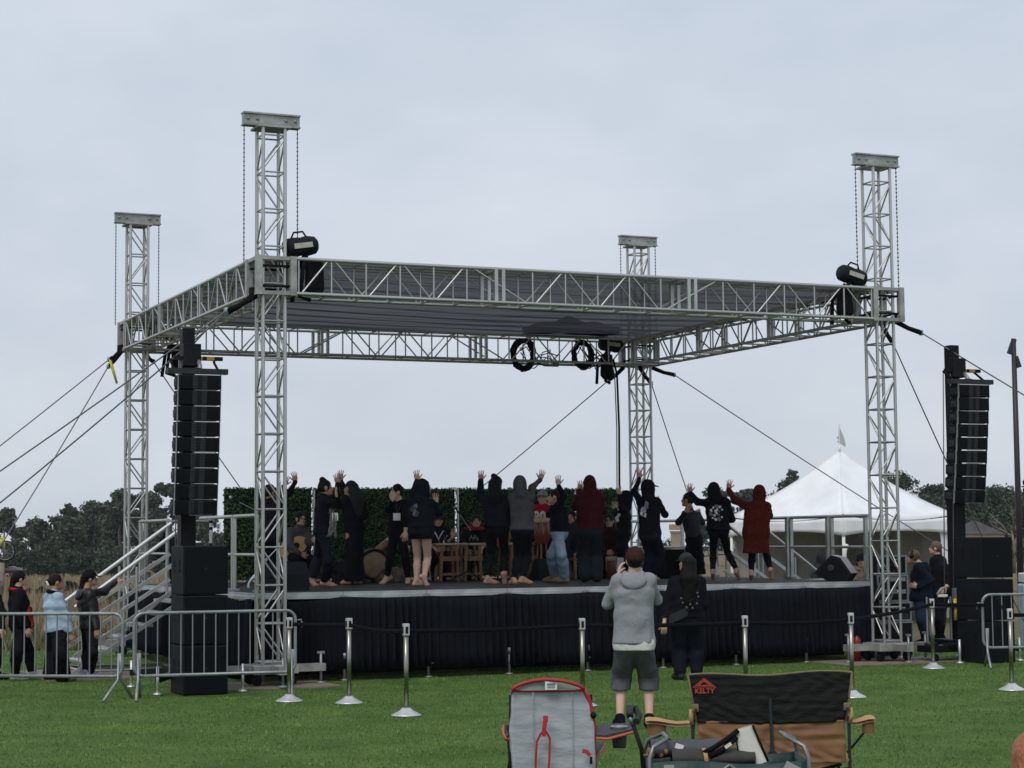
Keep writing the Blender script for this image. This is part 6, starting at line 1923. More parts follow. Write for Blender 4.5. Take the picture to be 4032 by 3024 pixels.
    bx_ = q.get('boxy', .15)
    rw = (.085 + .012 * bx_) * s * B
    P += [cone(chest + rt * sg * rw, pv + rt * sg * rw * (.95 + .1 * bx_), .088 * s * B + te * .8, (.085 + .012 * bx_) * s * B + te * .8) for sg in (-1, 1)]
    sl = q.get('sleeve', .97)
    for sd in 'RL': P += arm(sd, te * .62, sl if not isinstance(sl, dict) else sl[sd])
    collar = q.get('collar', 'crew')
    if collar == 'hoodup':
        P += [cone(nk - fwd * .05 * s, hd - ff * .05 - Vector((0, 0, .08)), .085 * s, .07 * s)]
    if collar == 'hood':
        hb = nk - fwd * (.078 * s + te) - Vector((0, 0, .045 * s))
        grow('hood', [ell(hb, (.12 * s, .044 * s, .10 * s), ta, .35), cone(nk - rt * .075 * s - fwd * .03, nk + rt * .075 * s - fwd * .03, .048 * s, .048 * s), cone(nk - rt * .085 * s, nk - rt * .05 * s + fwd * .09 * s - Vector((0, 0, .03)), .036 * s, .03 * s), cone(nk + rt * .085 * s, nk + rt * .05 * s + fwd * .09 * s - Vector((0, 0, .03)), .036 * s, .03 * s)], .02, top, t, min(res, .0135), .005, subs=[ell(nk + Vector((0, 0, .05)) - fwd * .035, (.075 * s, .06 * s, .09 * s), ta)], seed=1.3)
    subs = []
    if collar == 'hoodup':
        P += [ell(hd + Vector((0, 0, .012)) - ff * .02, (.105 * s, .122 * s, .138 * s), fa, tilt), cone(nk, hd - Vector((0, 0, .06)), .10 * s, .095 * s)]
        subs = [ell(hd + ff * .125 * s - Vector((0, 0, .012)), (.078 * s, .085 * s, .105 * s), fa)]
    if collar == 'crew':
        P += [cone(nk, nk + (hd - nk) * .22, .075 * s, .066 * s)]
    if q.get('long'):        # coat to the knee
        c1 = Vector((pv.x + q['long'][0], pv.y, q['long'][1]))
        P += [cone(chest, c1, .15 * s * B, .158 * s * B), cone(waist - rt * .07 * s, waist + rt * .07 * s, .125 * s, .125 * s), cone(pv - rt * .08 * s, pv + rt * .08 * s, .135 * s, .135 * s), cone(c1 - rt * .07 * s, c1 + rt * .07 * s, .13 * s, .13 * s)] + [cone(chest + rt * sg * .085 * s, c1 + rt * sg * .10 * s, .115 * s, .115 * s) for sg in (-1, 1)]
    grow('top', P, .045 * s, top, t, res, fl, cuts=[((0, 0, hem), q.get('hemn', (0, 0, -1)))], subs=subs, seed=X * 3.1 + Y0)
    if q.get('band'):
        grow('hem_band', [(p_[0], p_[1], p_[2], p_[3] - .004, p_[4] - .004) for p_ in torso(te + .006, q.get('teb', .012))], .045 * s, top, t, res, .0015, cuts=[((0, 0, hem - .012), (0, 0, -1)), ((0, 0, hem + .045), (0, 0, 1))])
        for sd in 'RL':
            a, b, c = arms[sd]
            grow('cuff', [cone(b.lerp(c, .90), b.lerp(c, 1.0), .036 * s, .034 * s)], .01, top, t, res)
    # ---- lower body
    bt = q.get('bottom', 'pants')
    bc = CL[q.get('bcol', 'black')]
    if bt in ('pants', 'shorts'):
        e = max(.009, q.get('pe', .014))
        f = 1.0 if bt == 'pants' else .02
        P = [cone(pv - rt * .08 * s * B, pv + rt * .08 * s * B, .104 * s * B + e, .104 * s * B + e), cone(waist, pv, .10 * s * B + e * .7, .11 * s * B + e)]
        cuts = []
        for sd in 'RL':
            a, b, c = legs[sd]
            if bt == 'pants':
                P += leg(sd, e, q.get('pl', .93), q.get('flare', 0.0))
            else:
                k = q.get('shortf', .55) + .08
                if k <= 1: P += [cone(a, a.lerp(b, k), .09 * s * B + e + .01, .072 * s * B + e + .02)]
                else: P += [cone(a, b, .09 * s * B + e + .012, .07 * s * B + e + .022), cone(b, b.lerp(c, k - 1), .07 * s * B + e + .022, .062 * s + e + .025)]
        grow('trousers' if bt == 'pants' else 'shorts', P, .03 * s, bc, t, res, min(fl * .8, e * .55), cuts=[((0, 0, waist.z), (0, 0, 1))] + ([((0, 0, legs['L'][1].lerp(legs['L'][2], q['shortf'] - 1).z if q.get('shortf', .55) > 1 else legs['L'][0].lerp(legs['L'][1], q.get('shortf', .55)).z), (0, 0, -1))] if bt == 'shorts' else []), seed=X * 1.7 + Y0 * 2)
        if q.get('cargo'):
            for sg, sd in ((1, 'R'), (-1, 'L')):
                a, b, c = legs[sd]
                MB().box(a.lerp(b, .92) + rt * sg * .092 * s, (.035, .13, .16), bevel=.012).build('cargo_pocket', bc, t)
    elif bt == 'skirt':
        hz = q.get('skz', .12); fw = q.get('skw', .2)
        c1 = Vector(((legs['R'][1].x + legs['L'][1].x) / 2 + q.get('skx', 0), (legs['R'][1].y + legs['L'][1].y) / 2, hz))
        P = [cone(waist, pv, .11 * s * B, .14 * s * B), cone(pv - rt * .06, pv + rt * .06, .13 * s * B, .13 * s * B), cone(pv, c1, .15 * s * B, fw)]
        grow('skirt', P, .05, bc, t, res, .012, cuts=[((0, 0, hz), (0, 0, -1)), ((0, 0, waist.z), (0, 0, 1))], seed=X)
    if q.get('under'):
        P = [cone(pv - rt * .09 * s * B, pv + rt * .09 * s * B, .118 * s * B + te * .8, .118 * s * B + te * .8), cone(pv - Vector((0, 0, .06)) - rt * .05, pv - Vector((0, 0, .06)) + rt * .05, .142 * s * B, .142 * s * B)]
        grow('undershirt', P, .03, CL['offwhite'], t, res, .004, cuts=[((0, 0, hem - .07), (0, 0, -1)), ((0, 0, hem + .1), (0, 0, 1))])
    for P in shoes:
        grow('shoe', P, .02, CL[q['shoes']], t, res * .8)
    # ---- hair and hats
    hair = q.get('hair')
    hc = HAIRC[q.get('hc', 'black')]
    if hair:
        c0 = hd + Vector((0, 0, .026 * hs)) - ff * .018 * hs
        P = [ell(c0, (.088 * hs, .104 * hs, .108 * hs), fa, tilt)]
        sub_ = [ell(hd + ff * .115 * hs - Vector((0, 0, .035 * hs)), (.074 * hs, .085 * hs, .105 * hs), fa)]
        cuts = [((hd.x + ff.x * .01, hd.y + ff.y * .01, hd.z - .055 * hs), (ff.x * .3, ff.y * .3, -1))]
        if hair in ('long', 'longbun'):
            ln = q.get('hlen', .42); k_ = q.get('hback', .06)
            b0 = hd - ff * .07 * hs; b1 = nk - fwd * (k_ + .04) * s; b2 = nk - fwd * (k_ + .055) * s - Vector((q.get('hsway', 0), 0, ln))
            hw_ = q.get('hw', .07)
            P += [cone(b0 - fr * .03, b1 - rt * .035, .075 * hs, hw_), cone(b0 + fr * .03, b1 + rt * .035, .075 * hs, hw_), cone(b1 - rt * .03, b2 - rt * .02, hw_, hw_ * .62), cone(b1 + rt * .03, b2 + rt * .02, hw_, hw_ * .62)]
            cuts = []
        if hair in ('bun', 'longbun'):
            bp = hd + Vector((q.get('bun', (-.03, .125))[0], 0, q.get('bun', (-.03, .125))[1]))
            P += [ell(bp, (.046, .046, .042))]
        if hair == 'pony':
            b0 = hd - ff * .10 * hs + Vector((0, 0, .0))
            P += [cone(b0, b0 - ff * .03 - Vector((0, 0, .16)), .042, .035), cone(b0 - ff * .03 - Vector((0, 0, .16)), b0 - ff * .02 - Vector((0, 0, .36)), .035, .018)]
            cuts = []
        grow('hair', P, .03, hc, t, min(res, .0125), .007, cuts=cuts, subs=sub_, seed=2.2)
    hat = q.get('hat')
    if hat:
        hm = CL[q.get('hatc', 'black')]
        c0 = hd + Vector((0, 0, .028 * hs)) - ff * .012 * hs
        if hat == 'beanie':
            grow('beanie', [ell(c0 + Vector((0, 0, .01)), (.094 * hs, .108 * hs, .118 * hs), fa), cone(hd + ff * .04 + Vector((0, 0, .04)), hd - ff * .05 - Vector((0, 0, .01)), .092 * hs, .094 * hs)], .02, hm, t, .0125, .003, cuts=[((hd.x, hd.y, hd.z + .012), (ff.x * .35, ff.y * .35, -1))])
        else:
            bd = -1 if hat == 'capback' else 1
            crown = grow('cap', [ell(c0, (.098 * hs, .114 * hs, .119 * hs), fa)], .02, hm, t, .0115, .0015, cuts=[((hd.x, hd.y, hd.z + .018), (ff.x * .22 * bd, ff.y * .22 * bd, -1))])
            mb = MB()
            bc_ = hd + Vector((0, 0, .045 * hs)); n_ = 11
            vs_ = []
            for i in range(n_):
                an = -1.15 + 2.3 * i / (n_ - 1)
                o_ = ff * bd * math.cos(an) + fr * math.sin(an)
                vs_.append(bc_ + Vector((o_.x, o_.y, 0)) * .094 * hs)
            for i in range(n_):
                an = -1.15 + 2.3 * i / (n_ - 1)
                o_ = ff * bd * (math.cos(an) * .094 + .085 * math.cos(an * 1.15)) + fr * math.sin(an) * .098
                vs_.append(bc_ + Vector((o_.x, o_.y, -.022 * math.cos(an))) * hs - Vector((0, 0, bc_.z * 0)))
            up = [v + Vector((0, 0, .009)) for v in vs_]
            fs_ = [(i, i + 1, i + 1 + n_, i + n_) for i in range(n_ - 1)]
            mb.add(up, fs_, True); mb.add(vs_, [tuple(reversed(f)) for f in fs_], True)
            m2 = len(vs_)
            mb.f += [(n_ + i, n_ + i + 1, m2 + n_ + i + 1, m2 + n_ + i) for i in range(n_ - 1)]; mb.sm += [True] * (n_ - 1)
            mb.build('cap_brim', CL[q.get('brimc', q.get('hatc', 'black'))], crown)
    # ---- extras
    if q.get('badge'):
        bx, bz, by = q['badge'][:3]
        bw, bh = q['badge'][3:] if len(q['badge']) > 3 else (.10, .125)
        MB().box((bx, by, bz), (bw, .008, bh), bevel=.003).build('badge', WHITE_PL, t)
        MB().tube([(bx, by, bz + bh / 2), (nk.x + .03, by * .8, nk.z - .05)], .007, 5).build('lanyard', CL['grey'], t)
        MB().tube([(bx, by, bz + bh / 2), (nk.x - .05, by * .8, nk.z - .05)], .007, 5).build('lanyard', CL['grey'], t)
    t['_nk'] = tuple(nk); t['_pv'] = tuple(pv)
    return t

def back_print(t, cx, cz, w, h_, y, mats_, seed, n=9, blobs=None):
    """Irregular printed emblem: flat patches following the cloth."""
    rs = random.Random(seed)
    for k in range(n):
        an0 = rs.random() * 6.28
        r = rs.uniform(.12, .3)
        px, pz = cx + rs.uniform(-.36, .36) * w, cz + rs.uniform(-.36, .36) * h_
        if blobs: px, pz, r = cx + blobs[k % len(blobs)][0] * w, cz + blobs[k % len(blobs)][1] * h_, blobs[k % len(blobs)][2]
        m_ = 9
        pts = []
        for i in range(m_):
            an = an0 + i * 6.283 / m_
            rr = r * rs.uniform(.55, 1.15)
            pts.append((px + math.cos(an) * rr * w, pz + math.sin(an) * rr * h_))
        MB().prism(pts, y - .003 - .0012 * k, y + .004).build('print_patch', mats_[k % len(mats_)], t)
# ================================================================== the people, posed (metres)
person('dancer in black with raised arm mostly hidden by the front left tower', -3.802, 30.981, 1.225, {'hd': (-0.044, 1.47), 'nk': (-0.029, 1.331), 'pv': (-0.015, 0.737), 'ta': 40, 'fa': 60, 'R': ((0.245, 1.446, 1.0), (0.358, 1.646, 1.0), (0.329, 1.809), (0.12, 1.0)), 'L': ((0.028, 1.418, 1.0), (0.184, 1.592, 1.0), (0.216, 1.701), (0.12, 1.0)), 'Rl': ((0.029, 0.361, 1.0), (0.058, 0.028, 1.0), (60, 0)), 'Ll': ((-0.043, 0.361, 1.0), (-0.058, 0.03, 1.0), (30, 0)), 'top': 'black', 'bcol': 'black', 'hair': 'short', 'hc': 'brown', 'b': 0.92, 'te': 0.017}, 'dancers on the stage')
p_bun = person('dancer with hair bun in profile wearing a badge and black hoodie', -2.846, 29.811, 1.225, {'hd': (-0.009, 1.498), 'nk': (-0.047, 1.354), 'pv': (-0.062, 0.818), 'ta': 78, 'fa': 88, 'R': ((0.237, 1.226, -1.0), (0.157, 1.345, -1.0), (0.138, 1.497), (0.25, 0.8), (1, 0.3, 0)), 'L': ((0.135, 1.36, 1.0), (0.177, 1.58, 1.0), (0.162, 1.681), (0.12, 1.0)), 'Rl': ((0.035, 0.402, -1.0), (-0.026, 0.057, 1.0), (95, 6)), 'Ll': ((-0.131, 0.442, 1.0), (-0.232, 0.142, 1.0), (85, 38)), 'top': 'black', 'bcol': 'navyblack', 'hem': 0.803, 'hair': 'bun', 'bun': (-0.05, 0.135), 'badge': (0.134, 1.062, -0.17, 0.09, 0.12), 'hc': 'black', 'skin': 0, 'flare': 0.02, 'b': 0.92, 'te': 0.017}, 'dancers on the stage')
person('long-haired dancer in black skirt with one hand raised high', -2.600, 31.252, 1.225, {'hd': (0.0, 1.525), 'nk': (0.052, 1.334), 'pv': (0.067, 0.914), 'ta': -35, 'fa': -60, 'L': ((-0.069, 1.438, 1.0), (-0.158, 1.674, 1.0), (-0.149, 1.839), (0.12, 1.0)), 'R': ((0.237, 1.135, 1.0), (0.138, 1.025, 1.0)), 'Rl': ((0.137, 0.455, 1.0), (0.143, 0.029, 1.0), (-20, 0)), 'Ll': ((-0.021, 0.457, 1.0), (-0.038, 0.031, 1.0), (-40, 0)), 'top': 'black', 'hem': 1.025, 'bottom': 'skirt', 'bcol': 'black', 'skz': 0.058, 'skw': 0.155, 'hair': 'long', 'hc': 'grey', 'hlen': 0.2, 'hw': 0.085, 'b': 0.98, 'te': 0.03}, 'dancers on the stage')
person('short-haired dancer facing left with a square white badge', -1.898, 30.965, 1.225, {'hd': (0.058, 1.453), 'nk': (0.097, 1.306), 'pv': (0.071, 0.859), 'ta': -125, 'fa': -110, 'R': ((-0.081, 1.174, -1.0), (-0.005, 1.315, -1.0), (0.008, 1.409), (0.6, 0.4)), 'L': ((0.206, 1.046, -1.0), (0.189, 0.826, -1.0)), 'Rl': ((-0.048, 0.437, -1.0), (-0.097, 0.094, 1.0), (-120, 28)), 'Ll': ((0.187, 0.435, -1.0), (0.232, 0.059, 1.0), (-175, 4)), 'top': 'black', 'collar': 'hood', 'bcol': 'black', 'hem': 0.898, 'hair': 'short', 'hc': 'black', 'badge': (0.057, 1.066, -0.2, 0.115, 0.115), 'skin': 1, 'b': 0.92, 'te': 0.017}, 'dancers on the stage')
p_legs = person('dancer in black hoodie and shorts with bare legs and raised hands', -1.393, 29.537, 1.225, {'hd': (0.047, 1.476), 'nk': (0.013, 1.297), 'pv': (0.003, 0.848), 'ta': 35, 'fa': 72, 'L': ((-0.118, 1.418, 1.0), (-0.056, 1.612, 1.0), (-0.066, 1.76), (0.12, 1.0)), 'R': ((0.267, 1.1, 1.0), (0.229, 1.25, 1.0), (0.224, 1.407), (0.12, 1.0)), 'Rl': ((0.098, 0.428, 1.0), (0.048, 0.138, 1.0), (50, 48)), 'Ll': ((-0.055, 0.415, 1.0), (-0.072, 0.087, 1.0), (75, 0)), 'top': 'navyblack', 'collar': 'hoodup', 'hem': 0.885, 'bottom': 'shorts', 'shortf': 0.26, 'bcol': 'navyblack', 'b': 1.08, 'skin': 1, 'te': 0.017}, 'dancers on the stage')
person('dancer in dark jacket with high bun, left hand raised', -0.286, 30.307, 1.225, {'hd': (0.038, 1.548), 'nk': (0.037, 1.371), 'pv': (0.04, 0.856), 'ta': 15, 'fa': 35, 'L': ((-0.228, 1.366, 1.0), (-0.214, 1.62, 1.0), (-0.209, 1.812), (0.12, 1.0)), 'R': ((0.282, 1.207, 1.0), (0.175, 1.331, 1.0)), 'Rl': ((0.152, 0.503, 1.0), (0.141, 0.166, 1.0), (25, 58)), 'Ll': ((-0.063, 0.474, 1.0), (-0.12, 0.1, 1.0), (75, 2)), 'top': 'navyblack', 'collar': 'hood', 'te': 0.036, 'hem': 0.89, 'bcol': 'black', 'pe': 0.006, 'hair': 'longbun', 'hlen': 0.12, 'bun': (-0.05, 0.13), 'b': 0.98}, 'dancers on the stage')
person('dancer in grey hooded sweatshirt reaching a spread hand to the upper right', 0.121, 30.141, 1.225, {'hd': (-0.011, 1.537), 'nk': (0.007, 1.39), 'pv': (0.017, 0.836), 'ta': 5, 'fa': 10, 'R': ((0.166, 1.489, 1.0), (0.305, 1.617, 1.0), (0.347, 1.77), (0.12, 1.0)), 'L': ((-0.148, 1.174, 1.0), (-0.063, 1.296, 1.0)), 'Rl': ((0.09, 0.455, 1.0), (0.01, 0.083, 1.0), (65, 6)), 'Ll': ((-0.048, 0.456, 1.0), (-0.117, 0.061, 1.0), (-25, 0)), 'top': 'grey', 'collar': 'hoodup', 'hem': 0.833, 'bcol': 'black', 'pe': 0.02, 'b': 0.92, 'te': 0.017}, 'dancers on the stage')
person('dancer in black jacket and pale blue jeans with one arm up', 0.698, 31.196, 1.225, {'hd': (-0.028, 1.362), 'nk': (0.026, 1.213), 'pv': (0.037, 0.789), 'ta': -70, 'fa': -85, 'R': ((-0.118, 1.091, 1.0), (-0.085, 1.225, 1.0), (-0.103, 1.312), (0.12, 1.0)), 'L': ((0.11, 1.365, -1.0), (0.024, 1.536, -1.0), (0.022, 1.672), (0.12, 1.0)), 'Rl': ((-0.096, 0.443, -1.0), (-0.037, 0.072, 1.0), (-90, 0)), 'Ll': ((0.065, 0.442, -1.0), (0.105, 0.055, 1.0), (-80, 0)), 'top': 'black', 'hem': 0.808, 'bcol': 'jeans', 'pe': 0.022, 'flare': 0.03, 'hair': 'bun', 'bun': (0.05, 0.1), 'hc': 'brown', 'shoes': 'tan', 'skin': 1, 'b': 0.92, 'te': 0.017}, 'dancers on the stage')
person('dancer in maroon hooded jacket and wide charcoal trousers', 1.194, 31.668, 1.225, {'hd': (0.053, 1.576), 'nk': (0.043, 1.415), 'pv': (0.043, 0.818), 'ta': 5, 'fa': 5, 'R': ((0.264, 1.145, 1.0), (0.16, 1.186, 1.0)), 'L': ((-0.193, 1.213, 1.0), (-0.114, 1.486, 1.0), (-0.1, 1.626), (0.12, 1.0)), 'Rl': ((0.139, 0.417, 1.0), (0.137, 0.017, 1.0), (10, 0)), 'Ll': ((-0.063, 0.419, 1.0), (-0.047, 0.019, 1.0), (-10, 0)), 'top': 'maroon', 'collar': 'hoodup', 'te': 0.034, 'hem': 0.847, 'bcol': 'wash', 'pe': 0.03, 'flare': 0.05, 'pl': 1.0, 'b': 1.0, 'shoes': 'black'}, 'dancers on the stage')
p_small = person('small dancer in black hoodie facing left, behind the man with the phone', 1.895, 33.802, 1.225, {'hd': (0.043, 1.39), 'nk': (0.027, 1.241), 'pv': (0.008, 0.719), 'ta': -80, 'fa': -88, 'L': ((-0.028, 1.207, -1.0), (-0.06, 1.431, -1.0), (-0.075, 1.573), (0.12, 1.0)), 'R': ((-0.115, 1.114, 1.0), (-0.128, 1.2, 1.0), (-0.139, 1.286), (0.12, 1.0)), 'Rl': ((-0.057, 0.378, -1.0), (-0.045, 0.019, 1.0), (-90, 0)), 'Ll': ((0.046, 0.377, -1.0), (0.024, 0.019, 1.0), (-80, 0)), 'top': 'black', 'collar': 'hoodup', 'hem': 0.719, 'bcol': 'black', 's': 0.94, 'skin': 1, 'b': 0.92, 'te': 0.017}, 'dancers on the stage')
p_cap = person('dancer in black cap and hoodie with a violet and white back print', 2.196, 31.580, 1.225, {'hd': (-0.003, 1.498), 'nk': (-0.006, 1.328), 'pv': (0.002, 0.764), 'ta': 25, 'fa': 62, 'L': ((-0.243, 1.448, 1.0), (-0.155, 1.671, 1.0), (-0.158, 1.805), (0.12, 1.0)), 'R': ((0.254, 1.074, 1.0), (0.161, 1.267, 1.0)), 'Rl': ((0.168, 0.46, 1.0), (0.04, 0.126, 1.0), (55, 35)), 'Ll': ((-0.003, 0.461, 1.0), (-0.048, 0.095, 1.0), (10, 0)), 'top': 'black', 'collar': 'hoodup', 'hem': 0.733, 'bcol': 'darkjeans', 'pe': 0.025, 'flare': 0.035, 'hat': 'cap', 'hatc': 'black', 'b': 0.92, 'te': 0.017}, 'dancers on the stage')
person('dancer in grey top and long black skirt turned left', 3.112, 33.896, 1.225, {'hd': (-0.09, 1.345), 'nk': (-0.059, 1.15), 'pv': (0.011, 0.66), 'ta': -60, 'fa': -75, 'L': ((-0.25, 0.963, -1.0), (-0.128, 1.125, -1.0), (-0.083, 1.202), (0.12, 1.0)), 'R': ((0.153, 0.968, 1.0), (0.104, 1.123, 1.0)), 'Rl': ((0.09, 0.283, 1.0), (0.084, -0.076, 1.0), (-60, 0)), 'Ll': ((-0.081, 0.284, 1.0), (-0.062, -0.075, 1.0), (-60, 0)), 'top': 'charcoal', 'hem': 0.712, 'bottom': 'skirt', 'bcol': 'black', 'skz': 0.061, 'skw': 0.2, 'hair': 'short', 'hc': 'brown', 'b': 0.92, 'te': 0.017}, 'dancers on the stage')
p_print = person('hooded dancer in black with a white print on the back', 3.372, 32.512, 1.225, {'hd': (-0.036, 1.474), 'nk': (0.014, 1.32), 'pv': (0.03, 0.806), 'ta': 5, 'fa': -5, 'L': ((-0.312, 1.296, 1.0), (-0.435, 1.451, 1.0), (-0.442, 1.6), (0.12, 1.0)), 'R': ((0.251, 1.001, 1.0), (0.141, 1.101, 1.0)), 'Rl': ((0.176, 0.443, 1.0), (0.32, 0.122, 1.0), (25, 32)), 'Ll': ((-0.064, 0.445, 1.0), (-0.074, 0.043, 1.0), (0, 28)), 'top': 'black', 'collar': 'hoodup', 'te': 0.028, 'hem': 0.814, 'bcol': 'black', 'pe': 0.004, 'b': 0.92}, 'dancers on the stage')
person('dancer in a long rust red hooded fleece coat', 4.024, 32.212, 1.225, {'hd': (0.033, 1.415), 'nk': (0.001, 1.242), 'pv': (-0.041, 0.783), 'ta': 0, 'fa': 0, 'L': ((-0.376, 1.306, 1.0), (-0.48, 1.494, 1.0), (-0.455, 1.629), (0.12, 1.0)), 'R': ((0.188, 1.049, 1.0), (0.096, 1.124, 1.0)), 'Rl': ((0.115, 0.439, 1.0), (0.189, 0.097, 1.0), (12, 48)), 'Ll': ((-0.11, 0.408, 1.0), (-0.128, 0.034, 1.0), (0, 18)), 'top': 'rust', 'collar': 'hoodup', 'boxy': 1.0, 'te': 0.028, 'amp': 0.006, 'hem': 0.432, 'long': (0.0, 0.44), 'bcol': 'black', 'pe': 0.01, 'b': 0.92}, 'dancers on the stage')
p_guit = person('seated guitarist in grey sweater and glasses', -3.534, 32.199, 1.225, {'hd': (0.041, 1.057), 'nk': (0.008, 0.897), 'pv': (-0.073, 0.475), 'ta': 150, 'fa': 150, 'R': ((-0.138, 0.638, -1.0), (0.024, 0.49, -1.0), (0.089, 0.465), (0.7, 0.3)), 'L': ((0.155, 0.684, -1.0), (0.228, 0.651, -1.0), (0.252, 0.667), (0.8, 0.3)), 'Rl': ((0.0, 0.409, -1.0), (0.065, 0.034, 1.0), (150, 0)), 'Ll': ((0.179, 0.423, -1.0), (0.178, 0.033, 1.0), (165, 0)), 'top': 'grey', 'bcol': 'black', 'hem': 0.475, 'hair': 'short', 'shoes': 'black'}, 'musicians at the back of the stage')
p_vdrum = person('seated drummer in a grey cap and black shirt with pale V ribbon', -1.289, 33.669, 1.225, {'hd': (-0.004, 1.03), 'nk': (0.004, 0.876), 'pv': (0.001, 0.442), 'ta': 180, 'fa': 165, 'R': ((-0.117, 0.63, -1.0), (-0.016, 0.51, -1.0), (0.036, 0.527), (0.7, 0.3)), 'L': ((0.173, 0.653, -1.0), (0.242, 0.738, -1.0), (0.251, 0.814), (0.6, 0.3)), 'Rl': ((-0.085, 0.409, -1.0), (-0.07, 0.035, 1.0), (180, 0)), 'Ll': ((0.103, 0.407, -1.0), (0.084, 0.033, 1.0), (180, 0)), 'top': 'black', 'sleeve': 0.02, 'bcol': 'black', 'hem': 0.442, 'hat': 'cap', 'hatc': 'charcoal', 'hair': 'short', 'shoes': 'black', 'tilt': 12}, 'musicians at the back of the stage')
p_tee = person('seated drummer in printed black shirt with a red band at the neck', -0.703, 33.979, 1.225, {'hd': (0.057, 1.009), 'nk': (0.039, 0.855), 'pv': (0.01, 0.434), 'ta': 180, 'fa': 175, 'R': ((-0.178, 0.65, -1.0), (-0.102, 0.521, -1.0)), 'L': ((0.21, 0.647, -1.0), (0.14, 0.519, -1.0)), 'Rl': ((-0.085, 0.401, -1.0), (-0.071, 0.023, 1.0), (180, 0)), 'Ll': ((0.122, 0.399, -1.0), (0.101, 0.021, 1.0), (180, 0)), 'top': 'black', 'sleeve': 0.05, 'bcol': 'darkjeans', 'hem': 0.434, 'hair': 'short', 'shoes': 'black'}, 'musicians at the back of the stage')
p_jersey = person('drummer in red number 90 jersey and pale grey beanie', 0.479, 34.494, 1.225, {'hd': (0.04, 1.406), 'nk': (0.024, 1.266), 'pv': (0.001, 0.733), 'ta': 178, 'fa': 195, 'R': ((-0.162, 1.084, -1.0), (-0.075, 0.987, -1.0), (-0.04, 1.004), (0.7, 0.3)), 'L': ((0.171, 1.081, -1.0), (0.083, 0.986, -1.0), (0.057, 1.003), (0.7, 0.3)), 'Rl': ((-0.054, 0.507, -1.0), (-0.076, 0.037, 1.0), (180, 0)), 'Ll': ((0.086, 0.506, -1.0), (0.064, 0.036, 1.0), (180, 0)), 'top': 'red', 'sleeve': 0.05, 'bcol': 'black', 'hem': 0.698, 'hat': 'beanie', 'hatc': 'beanie', 'shoes': 'black', 'tilt': 14}, 'musicians at the back of the stage')
person('bending person in blue-grey sweater behind the pale jeans', 1.071, 34.534, 1.225, {'hd': (-0.043, 1.069), 'nk': (-0.018, 0.929), 'pv': (0.046, 0.465), 'ta': 200, 'fa': 200, 'R': ((-0.1, 0.676, -1.0), (-0.12, 0.467, -1.0)), 'L': ((0.11, 0.674, -1.0), (0.037, 0.448, -1.0)), 'Rl': ((-0.086, 0.414, -1.0), (-0.073, -0.004, 1.0), (190, 0)), 'Ll': ((0.089, 0.395, -1.0), (0.084, -0.006, 1.0), (190, 0)), 'top': 'bluegrey', 'bcol': 'darkjeans', 'hem': 0.448, 'hair': 'long', 'hlen': 0.15, 'shoes': 'black'}, 'musicians at the back of the stage')
p_glass = person('seated woman with glasses and long hair in dark maroon sweater', 1.692, 34.695, 1.225, {'hd': (0.006, 1.0), 'nk': (0.017, 0.836), 'pv': (0.011, 0.406), 'ta': 180, 'fa': 188, 'R': ((-0.136, 0.601, -1.0), (-0.059, 0.46, -1.0), (-0.024, 0.45), (0.7, 0.3)), 'L': ((0.18, 0.589, -1.0), (0.029, 0.45, -1.0), (0.003, 0.441), (0.7, 0.3)), 'Rl': ((-0.104, 0.372, -1.0), (-0.109, -0.013, 1.0), (170, 0)), 'Ll': ((0.125, 0.37, -1.0), (0.119, -0.015, 1.0), (190, 0)), 'top': 'darkmaroon', 'bcol': 'black', 'hem': 0.406, 'hair': 'long', 'hlen': 0.22, 'shoes': 'black'}, 'musicians at the back of the stage')
p_man = person('man in grey hoodie and shorts photographing the stage with a phone', 1.202, 19.889, -0.000, {'hd': (0.024, 1.691), 'nk': (0.011, 1.543), 'pv': (0.007, 0.855), 'ta': 0, 'fa': -8, 'L': ((-0.261, 1.248, 1.0), (-0.145, 1.536, 1.0), (-0.125, 1.633), (0.7, 0.25), (1, 0.2, 0)), 'R': ((0.241, 1.287, 1.0), (0.118, 1.479, 1.0)), 'Rl': ((0.149, 0.487, 1.0), (0.149, 0.102, 1.0), (14, 0)), 'Ll': ((-0.128, 0.488, 1.0), (-0.146, 0.103, 1.0), (-14, 0)), 'top': 'heather', 'collar': 'hood', 'te': 0.017, 'amp': 0.011, 'teb': 0.012, 'boxy': 0.9, 'band': 1, 'cargo': 1, 'hem': 0.859, 'bottom': 'shorts', 'shortf': 1.3, 'bcol': 'shorts', 'pe': 0.012, 'under': 1, 'hair': 'short', 'hc': 'black', 'hat': 'cap', 'hatc': 'capbrown', 'shoes': 'black', 'skin': 1, 'b': 0.99, 'res': 0.0105})
p_woman = person('woman in black with cap, long dark hair and waist bag watching from the lawn', 2.330, 26.617, 0.000, {'hd': (0.003, 1.576), 'nk': (0.015, 1.37), 'pv': (0.006, 0.818), 'ta': -8, 'fa': -48, 'L': ((-0.261, 1.012, -1.0), (-0.297, 0.778, -1.0), (-0.303, 0.691), (0.5, 0.3)), 'R': ((0.257, 1.022, 1.0), (0.15, 0.862, 1.0)), 'Rl': ((0.123, 0.393, 1.0), (0.125, 0.11, 1.0), (5, 0)), 'Ll': ((-0.1, 0.394, 1.0), (-0.098, 0.062, 1.0), (-30, 0)), 'top': 'black', 'te': 0.03, 'teb': 0.03, 'hem': 0.85, 'bcol': 'navyblack', 'pe': 0.034, 'flare': 0.02, 'hair': 'long', 'hc': 'black', 'hlen': 0.3, 'hback': 0.08, 'hw': 0.08, 'hat': 'cap', 'hatc': 'charcoal', 'shoes': 'charcoal', 'skin': 1, 'b': 1.12, 'res': 0.013})
